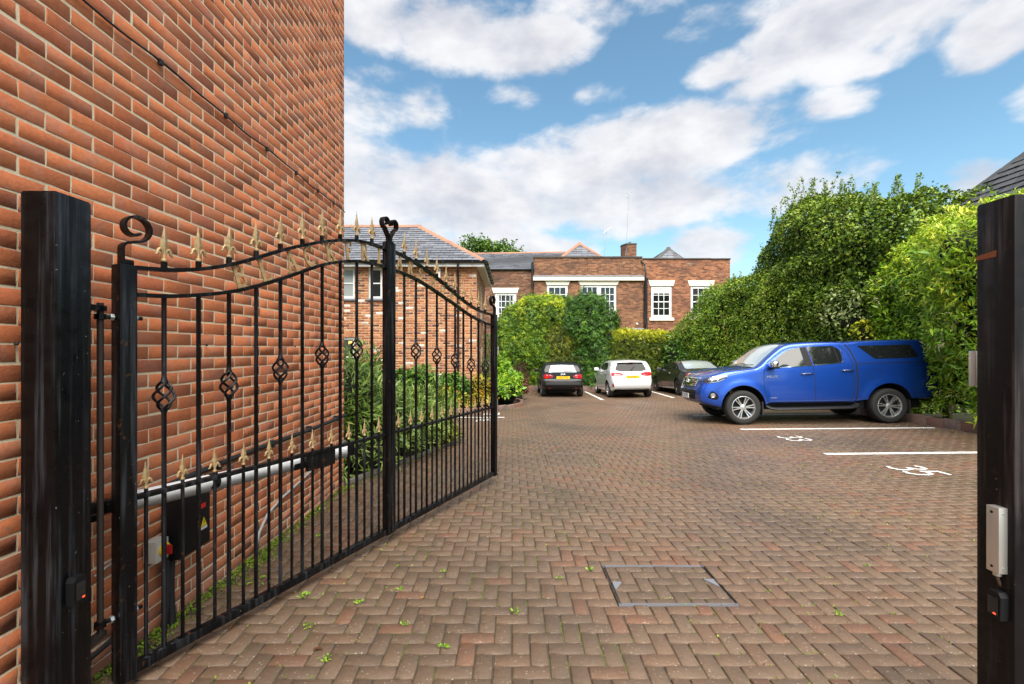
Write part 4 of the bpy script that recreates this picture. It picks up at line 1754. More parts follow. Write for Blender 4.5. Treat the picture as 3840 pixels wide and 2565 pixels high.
put(m.build('waste_pipe', M_white, old, True))
m = MB()
m.box((bx(2386), YM - .05, bz(1217)), (bx(2392), YM - .003, bz(1211)))
put(m.build('vent', M_white, old))


def aerial(base, top, label, yd, boom):
    p0 = Vector(((base[0] - 1920) * yd / FOC, yd, EYE + (HOR - base[1]) * yd / FOC))
    p1 = Vector(((top[0] - 1920) * yd / FOC, yd, EYE + (HOR - top[1]) * yd / FOC))
    root = tag(empty('television_aerial', p0), label, 'aerial', 'aerials on the roof')
    m_ = MB()
    m_.tube([(0, 0, -.3), tuple(p1 - p0)], .016, 6)
    m_.build('mast', M_galv, root)
    d = Vector(boom).normalized()
    L = Vector(boom).length
    a = MB()
    s0 = (p1 - p0) - d * L * .35
    a.tube([s0, s0 + d * L], .012, 5)
    for k in range(7):
        c = s0 + d * L * (k + .5) / 7
        a.tube([c + Vector((0, -.16, 0)), c + Vector((0, .16, 0))], .005, 4)
    a.build('boom', M_galv, root)
    b2 = MB()
    b2.tube([s0 + Vector((0, 0, -.09)), s0 + Vector((0, 0, .09))], .01, 4)
    b2.tube([s0 + Vector((0, -.12, .09)), s0 + Vector((0, .12, .09))], .01, 4)
    b2.tube([s0 + Vector((0, -.12, -.09)), s0 + Vector((0, .12, -.09))], .01, 4)
    b2.build('reflector', M_galv, root)


aerial((2346, 966), (2358, 728), 'tall thin television aerial mast beside the chimney', BY + .75, (.28, .1, .24))
aerial((2264, 950), (2275, 864), 'short television aerial leaning above the terracotta hipped roof', BY + 1.2, (.5, .1, .38))

# ============================================================ NEIGHBOURING TILED ROOF ON THE RIGHT
nb = tag(empty('neighbour_house', (20.0, 14.0, 0.2)), 'neighbouring house with dark tiled roof beyond the right hedge', 'house')
m = MB()
m.box((15.8, 5.0, -.3), (21.4, 19.1, 5.5))
put(m.build('wall', M_old_r, nb))
m = MB()
NE, NR = 5.5, 8.86
m.quad((15.45, 19.5, NE), (15.45, 4.6, NE), (18.6, 4.6, NR), (18.6, 16.35, NR))
m.quad((15.45, 19.5, NE), (18.6, 16.35, NR), (21.75, 19.5, NE))
m.quad((21.75, 19.5, NE), (18.6, 16.35, NR), (18.6, 4.6, NR), (21.75, 4.6, NE))
m.quad((15.45, 19.5, NE - .03), (21.75, 19.5, NE - .03), (21.75, 4.6, NE - .03), (15.45, 4.6, NE - .03))
m.quad((15.45, 4.6, NE), (21.75, 4.6, NE), (18.6, 4.6, NR))
nro = put(m.build('roof', M_tile_dk, nb))
before = set(bpy.data.objects)
slates(nro, (15.40, 19.5, NE - .05), (15.40, 4.6, NE - .05), (18.6, 16.35, NR + .02), (18.6, 4.6, NR + .02), 13, .21, M_tile_dk, name='roof_tile', n_single=260, thick=.03, seed=44, label='remaining dark roof tiles')
ridge_tiles(nro, (15.42, 19.53, NE + .04), (18.6, 16.35, NR + .10), 11, M_tile_dk, .34, .13, seed=45, name='hip_tile')
ridge_tiles(nro, (18.6, 16.35, NR + .08), (18.6, 4.6, NR + .08), 26, M_tile_dk, .34, .13, seed=46)
for o in set(bpy.data.objects) - before:
    put_sub(o) if o.parent == nro else None

# ============================================================ GATE POSTS
PL = ((-1.873, 1.80), (-1.739, 1.956))
post = tag(empty('gate_post', (-1.806, 1.878, ground_z(-1.8, 1.88))), 'thick black gate post on the left carrying the gate hinges', 'gate post', 'gate posts')
def box_post(root, lo, hi, ztop, material):
    m_ = MB()
    cx, cy = (lo[0] + hi[0]) / 2, (lo[1] + hi[1]) / 2
    hx, hy = (hi[0] - lo[0]) / 2, (hi[1] - lo[1]) / 2
    m_.box((-hx, -hy, -.3), (hx, hy, ztop - root.location.z - .004), .007)
    m_.build('shaft', material, root, True, auto=40)
    c_ = MB()
    c_.box((-hx + .004, -hy + .004, ztop - root.location.z - .008), (hx - .004, hy - .004, ztop - root.location.z), .003)
    c_.build('cap', material, root, True, auto=40)


box_post(post, *PL, 2.104, M_post)


def photocell(loc, rz, label):
    root = tag(empty('photocell', loc, rz), label, 'sensor', 'gate photocells')
    m_ = MB()
    m_.prism([(-.026, -.055), (.026, -.055), (.028, .035), (.018, .052), (-.018, .052), (-.028, .035)], 0, -.032, 'xz')
    m_.build('housing', M_black, root)
    m_ = MB()
    m_.box((-.019, -.037, -.04), (.019, -.0325, .03), .002)
    m_.build('lens', M_carglass, root, True, auto=40)
    m_ = MB()
    m_.box((.004, -.0385, -.036), (.014, -.0375, -.030))
    m_.build('indicator', M_led, root)


photocell((-1.739 + .001, 1.868, 1.5 - 900 * 1.87 / FOC), R(90), 'black photocell with red light on the left gate post')
XR = 1.935
rpost = tag(empty('gate_post', (XR + .07, 1.895, ground_z(2, 1.9))), 'weathered black gate post at the right edge with rust streaks', 'gate post', 'gate posts')
box_post(rpost, (XR, 1.82), (XR + .14, 1.97), 2.097, M_post_r)
m = MB()                                               # orange rust mark
zr = 1.5 + (HOR - 955) * 1.9 / FOC - rpost.location.z
m.prism([(.072, zr - .012), (-.006, zr - .010), (-.006, zr + .016), (.02, zr + .012), (.072, zr + .006)], -.0712, -.0703, 'yz')
m.build('rust_mark', mat('rust_orange', (.20, .06, .018), .8), rpost)
photocell((XR - .001, 1.868, 1.5 - 955 * 1.87 / FOC), R(-90), 'black photocell with red light under the silver lock bracket')
lk = tag(empty('lock_bracket', (XR, 1.868, 1.5 - 835 * 1.87 / FOC)), 'silver metal lock bracket on the right gate post', 'bracket')
m = MB()
m.box((-.036, -.024, .0), (-.001, .026, .258), .0025)
m.build('channel', M_alu, lk, True, auto=40)
for z in (.022, .236):
    h = MB()
    h.M = Matrix.Translation((-.0365, .004, z))
    h.lathe([(.0055, -.0006), (.0055, .0003)], 12, 'x')
    h.build('bolt_hole', M_dark, lk)
    h = MB()
    h.M = Matrix.Translation((-.018, -.0245, z))
    h.lathe([(.004, -.0012), (.0035, .0002)], 10, 'y')
    h.build('screw', M_galv, lk)
m = MB()
m.M = Matrix.Translation((-.018, .0, -.014))
m.lathe([(.013, 0), (.013, .016)], 14)
m.build('cable_gland', M_alu, lk, True, auto=40)
m = MB()
m.tube([(-.018, 0, -.012), (-.012, .004, -.03), (-.004, .006, -.045), (.0, .006, -.06)], .006, 7)
m.build('cable', mat('cable_brown', (.10, .06, .045), .6), lk, True)
# plates at the back and front of the right post
m = MB()
m.box((XR + .012, 1.972, 1.5 - 140 * 1.985 / FOC), (XR + .10, 1.99, 1.5 - 8 * 1.985 / FOC), .002)
m.box((XR - .014, 1.985, 1.5 - 140 * 1.985 / FOC), (XR + .012, 1.99, 1.5 - 8 * 1.985 / FOC), .002)
tag(m.build('strike_plate', M_alu, None, True, auto=40), 'pale metal strike plate on the far side of the right gate post', 'plate')
m = MB()
m.box((XR + .075, 1.795, 1.5 - 178 * 1.8 / FOC), (XR + .16, 1.8195, 1.5 - 12 * 1.8 / FOC), .003)
tag(m.build('keypad_box', mat('box_brown_grey', (.085, .072, .075), .6), None, True, auto=40), 'brown grey flat box on the front of the right gate post', 'box')

# ============================================================ THE GATE (two folding leaves with a bell-shaped top)
GA = Vector((-1.77, 2.11, 0))
GDIR = Vector((1.565, 3.49, 0)).normalized()
GL = 3.83
gate = empty('driveway_gate', (GA.x, GA.y, 0.0), math.atan2(GDIR.y, GDIR.x))
tag(gate, 'open black wrought iron gate with gold spearheads and gold lettering', 'gate')
# gate space: x along the gate, y towards the wall side, z up
TOP = smooth_interp([(.03, 1.870), (.209, 1.883), (.366, 1.911), (.532, 1.961), (.705, 2.032), (.853, 2.098), (1.016, 2.162), (1.198, 2.225), (1.357, 2.268), (1.532, 2.299), (1.675, 2.307), (1.839, 2.301),
                     (1.966, 2.298), (2.083, 2.284), (2.303, 2.243), (2.583, 2.169), (2.899, 2.062), (3.211, 1.968), (3.458, 1.919), (3.82, 1.890)])
LOW = smooth_interp([(.03, 1.747), (.201, 1.755), (.366, 1.778), (.532, 1.812), (.699, 1.866), (.862, 1.929), (1.023, 1.998), (1.19, 2.067), (1.357, 2.116), (1.514, 2.145), (1.685, 2.157), (1.829, 2.155),
                     (1.966, 2.146), (2.083, 2.136), (2.257, 2.113), (2.425, 2.076), (2.59, 2.034), (2.768, 1.985), (2.924, 1.944), (3.259, 1.849), (3.585, 1.792), (3.82, 1.772)])
RAIL = .815


def stile(x0, x1, z1, d=.036, name='stile'):
    m_ = MB()
    m_.box((x0, -d, .004), (x1, d, z1), .006)
    return m_.build(name, M_gate, gate, True, auto=40)


stile(0, .07, 1.880)
stile(1.838, 1.886, 2.36, .027)
stile(1.894, 1.942, 2.36, .027)
stile(3.775, 3.835, 1.905, .032)
for (a, b_) in ((.07, 1.838), (1.942, 3.775)):
    m = MB()
    m.box((a, -.022, .012), (b_, .022, .058), .004)
    m.build('bottom_rail', M_gate, gate, True, auto=40)
    m = MB()
    m.box((a, -.019, RAIL - .011), (b_, .019, RAIL + .011), .003)
    m.build('middle_rail', M_gate, gate, True, auto=40)
    for fn, nm in ((TOP, 'top_rail'), (LOW, 'lower_curved_rail')):
        m = MB()
        n = 36
        pts = [(a + (b_ - a) * k / n, 0, fn(a + (b_ - a) * k / n)) for k in range(n + 1)]
        m.tube(pts, .02, 4, flat=(.0095, .019))
        m.build(nm, M_gate, gate, False)
        m2 = None


# scrolls on the stiles (flat bar bent into a curl)
def scroll(path, name='scroll', wd=.018, th=.0055):
    m_ = MB()
    m_.tube(path, .02, 4, flat=(th, wd)) if False else None
    P = [Vector(p) for p in path]
    n = len(P)
    vs, fs = [], []
    for i in range(n):
        t = (P[min(i + 1, n - 1)] - P[max(i - 1, 0)]).normalized()
        nn = Vector((-t.z, 0, t.x))
        for (sy, sn) in ((-1, -1), (1, -1), (1, 1), (-1, 1)):
            vs.append(P[i] + Vector((0, sy * wd, 0)) + nn * (sn * th))
    for i in range(n - 1):
        for k in range(4):
            k2 = (k + 1) % 4
            fs.append((i * 4 + k, i * 4 + k2, (i + 1) * 4 + k2, (i + 1) * 4 + k))
    fs += [(3, 2, 1, 0), tuple((n - 1) * 4 + k for k in range(4))]
    m_._add(vs, fs)
    return m_.build(name, M_gate, gate, False)


def curl(x, z, sgn, size=1.0, turns=1.35):
    """flat bar that rises, sweeps out to +sgn and rolls back over itself"""
    pts = [(x, 0, z + .075 * size * k / 5) for k in range(6)]
    for k in range(1, 6):
        a = math.pi - math.pi / 2 * .80 * k / 5
        pts.append((x + sgn * size * (.030 + .030 * math.cos(a)), 0, z + size * (.075 + .030 * math.sin(a))))
    c = Vector((x + sgn * size * .052, 0, z + size * .176))
    for k in range(0, 46):
        t = k / 45
        r_ = size * (.062 - .034 * max(0, t - .25) / .75)
        a = R(-86 + 400 * t)
        pts.append((c.x + sgn * math.cos(a) * r_, 0, c.z + math.sin(a) * r_))
    return pts


scroll(curl(.022, 1.878, 1, 1.0), wd=.02)
m = MB()
m.box((.02, -.02, 1.878), (.066, .02, 1.905), .008)
m.build('stile_cap', M_gate, gate, True, auto=40)
scroll(curl(3.822, 1.900, -1, .95), wd=.018)


def heart(x, z, sgn):
    pts = [(x, 0, z + .05 * k / 4) for k in range(5)]
    for k in range(1, 9):
        t = k / 8
        pts.append((x + sgn * .055 * t, 0, z + .05 + .075 * t))
    c = Vector((x + sgn * .036, 0, z + .165))
    for k in range(1, 34):
        t = k / 33
        a = -math.pi * .42 + t * 1.62 * math.pi
        r_ = .052 - .031 * t
        pts.append((c.x + sgn * math.cos(a) * r_, 0, c.z + math.sin(a) * r_))
    return pts


scroll(heart(1.880, 2.352, -1), wd=.022)
scroll(heart(1.900, 2.352, 1), wd=.022)
m = MB()
m.box((1.862, -.029, 2.345), (1.918, .029, 2.372), .008)
m.build('scroll_collar', M_gate, gate, True, auto=40)

BARS = [.201 + .1648 * k for k in range(10)] + [2.09 + .1662 * k for k in range(10)]
DOGS = [.123 + .1643 * k for k in range(11)] + [2.012 + .1660 * k for k in range(11)]
BASK = [0, 2, 4, 6, 8, 11, 13, 15, 17, 19]


def basket_mesh():
    m_ = MB()
    H, Rr = .150, .040
    for q in range(4):
        pts = []
        for k in range(15):
            t = k / 14
            a = q * math.pi / 2 + t * math.pi * 1.25
            r_ = .003 + Rr * math.sin(math.pi * t) ** .85
            pts.append((math.cos(a) * r_, math.sin(a) * r_, (t - .5) * H))
        m_.tube(pts, .0068, 6)
    m_.lathe([(.009, -.105), (.012, -.085), (.017, -.068), (.007, -.055)], 8)
    m_.lathe([(.007, .055), (.017, .068), (.012, .085), (.009, .105)], 8)
    return m_.build('basket', M_gate, gate, True, auto=50)


bk0 = basket_mesh()
first = True
for k, x in enumerate(BARS):
    zt = LOW(x) - .006
    bar = MB()
    if k in BASK:
        zc = 1.277 + (zt - 1.757) * .58
        bar.box((x - .0078, -.0078, .05), (x + .0078, .0078, zc - .09))
        bar.box((x - .0078, -.0078, zc + .09), (x + .0078, .0078, zt))
        if first:
            bk0.location = (x, 0, zc)
            bk0.rotation_euler.z = random.uniform(0, 3)
            first = False
        else:
            share(bk0, 'basket', gate, (x, 0, zc), (0, 0, random.uniform(0, 3)))
    else:
        bar.box((x - .0078, -.0078, .05), (x + .0078, .0078, zt))
    bar.build('bar', M_gate, gate)
for x in DOGS:
    bar = MB()
    bar.box((x - .0062, -.0062, .05), (x + .0062, .0062, RAIL + .030))
    bar.build('dog_bar', M_gate, gate)


def finial_mesh(s=1.0):
    m_ = MB()
    # blade: flattened pyramid standing on a short inverted one
    w1, d1 = .0225 * s, .0085 * s
    def ring(z, w_, d_):
        return [(-w_, 0, z), (0, -d_, z), (w_, 0, z), (0, d_, z)]
    lv = [ring(.038 * s, .010 * s, .007 * s), ring(.080 * s, w1, d1), ring(.084 * s, w1 * 1.02, d1 * 1.05), ring(.135 * s, .0085 * s, .0045 * s), ring(.164 * s, .0035 * s, .003 * s), ring(.176 * s, .0022 * s, .002 * s)]
    vs = [p for r_ in lv for p in r_]
    fs = []
    for i in range(len(lv) - 1):
        for k in range(4):
            k2 = (k + 1) % 4
            fs.append((i * 4 + k, i * 4 + k2, (i + 1) * 4 + k2, (i + 1) * 4 + k))
    fs += [(3, 2, 1, 0), tuple(len(vs) - 4 + k for k in range(4))]
    m_._add(vs, fs)
    # curled side leaves
    for sg in (-1, 1):
        pts = [(sg * .004 * s, 0, .034 * s), (sg * .012 * s, 0, .055 * s), (sg * .022 * s, 0, .060 * s), (sg * .030 * s, 0, .050 * s), (sg * .032 * s, 0, .038 * s), (sg * .038 * s, 0, .031 * s), (sg * .046 * s, 0, .032 * s)]
        m_.tube(pts, [.006 * s, .0085 * s, .0085 * s, .0085 * s, .0075 * s, .005 * s, .002 * s], 7)
    m_.lathe([(.0075 * s, .010 * s), (.0085 * s, .03 * s), (.006 * s, .045 * s)], 10)
    m_.lathe([(.0125 * s, 0), (.014 * s, .006 * s), (.0125 * s, .012 * s), (.009 * s, .015 * s)], 12)
    return m_


f_top = finial_mesh(1.0).build('spear_finial', M_gold, gate, True, auto=35)
f_dog = finial_mesh(.72).build('spear_finial', M_gold, gate, True, auto=35)
for lst, proto, zf, dz in ((BARS, f_top, TOP, .040), (DOGS, f_dog, lambda x: RAIL, .030)):
    for k, x in enumerate(lst):
        o = proto if k == 0 else share(proto, 'spear_finial', gate)
        o.location = (x, 0, zf(x) + dz)
        o.rotation_euler.z = random.gauss(0, .06)
        o.rotation_euler.y = random.gauss(0, .015)
for x in BARS:
    m = MB()
    m.box((x - .0105, -.0105, TOP(x) + .006), (x + .0105, .0105, TOP(x) + .042), .002)
    m.build('finial_stem', M_gate, gate)


# gold serif letters between the curved rails, set square to the curve
def arc(cx, cz, rx, rz, a0, a1, n=12):
    return [(cx + rx * math.cos(R(a0 + (a1 - a0) * k / n)), cz + rz * math.sin(R(a0 + (a1 - a0) * k / n))) for k in range(n + 1)]


def serif(x, z, w_=.26, t=.09):
    return ('b', [(x - w_ / 2, z), (x + w_ / 2, z)], t)


LET = {
    'B': [('l', [(.2, 0), (.2, 1)], .19), ('l', [(.08, .035), (.42, .035)], .08), ('l', [(.08, .965), (.40, .965)], .08), ('l', arc(.36, .745, .22, .215, 90, -90), .10), ('l', arc(.38, .275, .26, .245, 90, -90), .11), ('l', [(.2, .525), (.38, .525)], .07)],
    'L': [('l', [(.2, 0), (.2, 1)], .19), ('l', [(.05, .96), (.36, .96)], .08), ('l', [(.05, .045), (.62, .045)], .09), ('l', [(.60, .02), (.66, .26)], .08)],
    'A': [('l', [(.16, .05), (.42, .98)], .09), ('l', [(.40, .98), (.70, .05)], .18), ('l', [(.24, .34), (.60, .34)], .08), ('l', [(.03, .035), (.30, .035)], .07), ('l', [(.54, .035), (.86, .035)], .07)],
    'C': [('l', arc(.42, .5, .34, .47, 55, 180, 10), .13), ('l', arc(.42, .5, .34, .47, 180, 310, 10), .13), ('l', [(.62, .98), (.64, .72)], .08), ('l', [(.60, .12), (.66, .24)], .11)],
    'K': [('l', [(.2, 0), (.2, 1)], .19), ('l', [(.05, .965), (.36, .965)], .07), ('l', [(.05, .035), (.36, .035)], .07), ('l', [(.26, .46), (.62, .94)], .09), ('l', [(.32, .56), (.68, .06)], .17), ('l', [(.50, .965), (.74, .965)], .07), ('l', [(.54, .035), (.82, .035)], .07)],
    'F': [('l', [(.2, 0), (.2, 1)], .19), ('l', [(.05, .955), (.64, .955)], .09), ('l', [(.62, .98), (.66, .74)], .08), ('l', [(.25, .52), (.46, .52)], .08), ('l', [(.48, .40), (.48, .64)], .08), ('l', [(.05, .035), (.38, .035)], .07)],
    'R': [('l', [(.2, 0), (.2, 1)], .19), ('l', [(.05, .035), (.36, .035)], .07), ('l', [(.05, .965), (.40, .965)], .07), ('l', arc(.36, .735, .23, .225, 90, -90), .11), ('l', [(.2, .51), (.38, .51)], .07), ('l', [(.36, .52), (.66, .06)], .16), ('l', [(.60, .035), (.80, .035)], .07)],
    'I': [('l', [(.25, 0), (.25, 1)], .20), ('l', [(.08, .965), (.42, .965)], .08), ('l', [(.08, .035), (.42, .035)], .08)],
    'S': [('l', arc(.32, .74, .20, .22, 35, 270, 14), .12), ('l', arc(.34, .27, .22, .245, 90, -150, 14), .13), ('l', [(.50, .97), (.52, .76)], .07), ('l', [(.10, .03), (.10, .26)], .07)],
    'H': [('l', [(.2, 0), (.2, 1)], .17), ('l', [(.64, 0), (.64, 1)], .17), ('l', [(.2, .5), (.64, .5)], .09), ('l', [(.05, .965), (.35, .965)], .07), ('l', [(.05, .035), (.35, .035)], .07), ('l', [(.49, .965), (.79, .965)], .07), ('l', [(.49, .035), (.79, .035)], .07)],
    'O': [('l', arc(.42, .5, .34, .46, 0, 180, 14), .13), ('l', arc(.42, .5, .34, .46, 180, 360, 14), .13)],
    'U': [('l', [(.2, .36), (.2, 1)], .17), ('l', arc(.40, .36, .21, .32, 180, 360, 12), .11), ('l', [(.62, .34), (.62, 1)], .10), ('l', [(.05, .965), (.35, .965)], .07), ('l', [(.50, .965), (.74, .965)], .07)],
    'E': [('l', [(.2, 0), (.2, 1)], .19), ('l', [(.05, .955), (.62, .955)], .09), ('l', [(.60, .98), (.64, .76)], .08), ('l', [(.25, .52), (.46, .52)], .08), ('l', [(.48, .40), (.48, .64)], .08), ('l', [(.05, .045), (.64, .045)], .09), ('l', [(.62, .02), (.68, .25)], .08)],
}
TXT = list(zip('BLACKFRI', (.595, .756, .937, 1.081, 1.26, 1.44, 1.602, 1.768))) + list(zip('ARSHOUSE', (2.023, 2.178, 2.332, 2.519, 2.689, 2.855, 3.012, 3.178)))
for ch, x in TXT:
    zt, zl = TOP(x), LOW(x)
    slope = (TOP(x + .05) + LOW(x + .05) - TOP(x - .05) - LOW(x - .05)) / .2
    a = math.atan(slope)
    gap = (zt - zl) * math.cos(a) - .020
    hgt = gap * 1.0
    wd = hgt * .82
    m = MB()
    m.M = Matrix.Translation((x, 0, (zt + zl) / 2)) @ Matrix.Rotation(-a * .9, 4, 'Y') @ Matrix.Scale(1, 4)
    lay = 0
    xm = .40 if ch != 'I' else .25
    for (_, path, t) in LET[ch]:
        lay += 1
        P = [Vector(((p[0] - xm) * wd, 0, (p[1] - .5) * hgt)) for p in path]
        n = len(P)
        vs, fs = [], []
        hd = .005 + lay * .0003
        for i in range(n):
            tv = (P[min(i + 1, n - 1)] - P[max(i - 1, 0)]).normalized()
            nn = Vector((-tv.z, 0, tv.x)) * (t * hgt * .41)
            for (sy, sn) in ((-1, -1), (1, -1), (1, 1), (-1, 1)):
                vs.append(P[i] + Vector((0, sy * hd, 0)) + nn * sn)
        for i in range(n - 1):
            for k in range(4):
                k2 = (k + 1) % 4
                fs.append((i * 4 + k, i * 4 + k2, (i + 1) * 4 + k2, (i + 1) * 4 + k))
        fs += [(3, 2, 1, 0), tuple((n - 1) * 4 + k for k in range(4))]
        m._add(vs, fs)
    o = m.build('letter', M_gold, gate)
    o['label'] = 'gold serif letter %s' % ch

# lock plate at the far stile, bracket for the ram
m = MB()
m.box((3.835, -.03, .62), (3.850, .055, .90), .003)
m.build('lock_plate', M_alu, gate, True, auto=40)
m = MB()
m.box((1.06, -.010, RAIL - .115), (1.30, .012, RAIL - .012), .004)
m.box((1.10, .012, RAIL - .10), (1.26, .09, RAIL - .03), .004)
m.build('ram_bracket', M_gate, gate, True, auto=40)
# hinge eyebolts and pin
for z, nm in ((1.640, 'top'), (.300, 'bottom')):
    m = MB()
    m.tube([(-.045, 0, z), (.105, 0, z)], .0095, 8)
    m.M = Matrix.Translation((-.056, 0, z))
    m.lathe([(.012, -.012), (.022, -.012), (.022, .012), (.012, .012)], 12)
    m.build('eyebolt', M_gate, gate, True, auto=40)
    for x in (-.014, .078):
        h = MB()
        h.M = Matrix.Translation((x, 0, z))
        h.lathe([(.014, -.007), (.016, -.005), (.016, .005), (.014, .007)], 6, 'x')
        h.build('nut', M_galv, gate)
m = MB()
m.tube([(-.056, 0, .262), (-.056, 0, 1.70)], .0125, 10)
m.build('hinge_pin', mat('hinge_rust', (.022, .015, .012), .6), gate, True, auto=40)
hx, hy = (GA - GDIR * .056).x, (GA - GDIR * .056).y
for z, t in ((1.676, .012), (.255, .011)):
    m = MB()
    m.prism([(-1.742, 1.86), (-1.80, 1.953), (hx - .018, hy + .016), (hx + .012, hy + .02), (hx + .02, hy - .01)], z - t, z + t, 'xy')
    o = m.build('hinge_bracket', M_gate if z > 1 else mat('hinge_rust'), post)
    put(o)

# hydraulic ram that drives the gate
ram = tag(empty('gate_ram', (GA.x, GA.y, 0), math.atan2(GDIR.y, GDIR.x)), 'white and grey tube of the gate opener behind the middle rail', 'gate opener')
A_, B_ = Vector((.09, .135, .772)), Vector((1.545, .135, .731))
m = MB()
m.tube([A_, B_], .040, 20)
m.build('tube', M_white_tube, ram, True, auto=40)
m = MB()
m.tube([A_ + Vector((-.01, .002, -.024)), B_ + Vector((.004, .002, -.024))], .031, 16)
m.build('lower_cover', M_grey_tube, ram, True, auto=40)
m = MB()
m.tube([A_.lerp(B_, .285), A_.lerp(B_, .315)], .0455, 20)
m.build('collar', M_black, ram, True, auto=40)
m = MB()
m.box((1.545, .09, .69), (1.60, .18, .775), .01)
m.box((1.05, .09, .70), (1.28, .1, .74))
m.build('end_cap', M_black, ram, True, auto=40)
m = MB()
m.box((-.06, .11, .74), (.09, .16, .80), .008)
m.box((-.24, .02, .745), (-.05, .15, .775), .006)
m.build('rear_fork', M_gate, ram, True, auto=40)

# ============================================================ CARS
def sstep(a, b, x):
    t = min(max((x - a) / (b - a), 0.0), 1.0)
    return t * t * (3 - 2 * t)


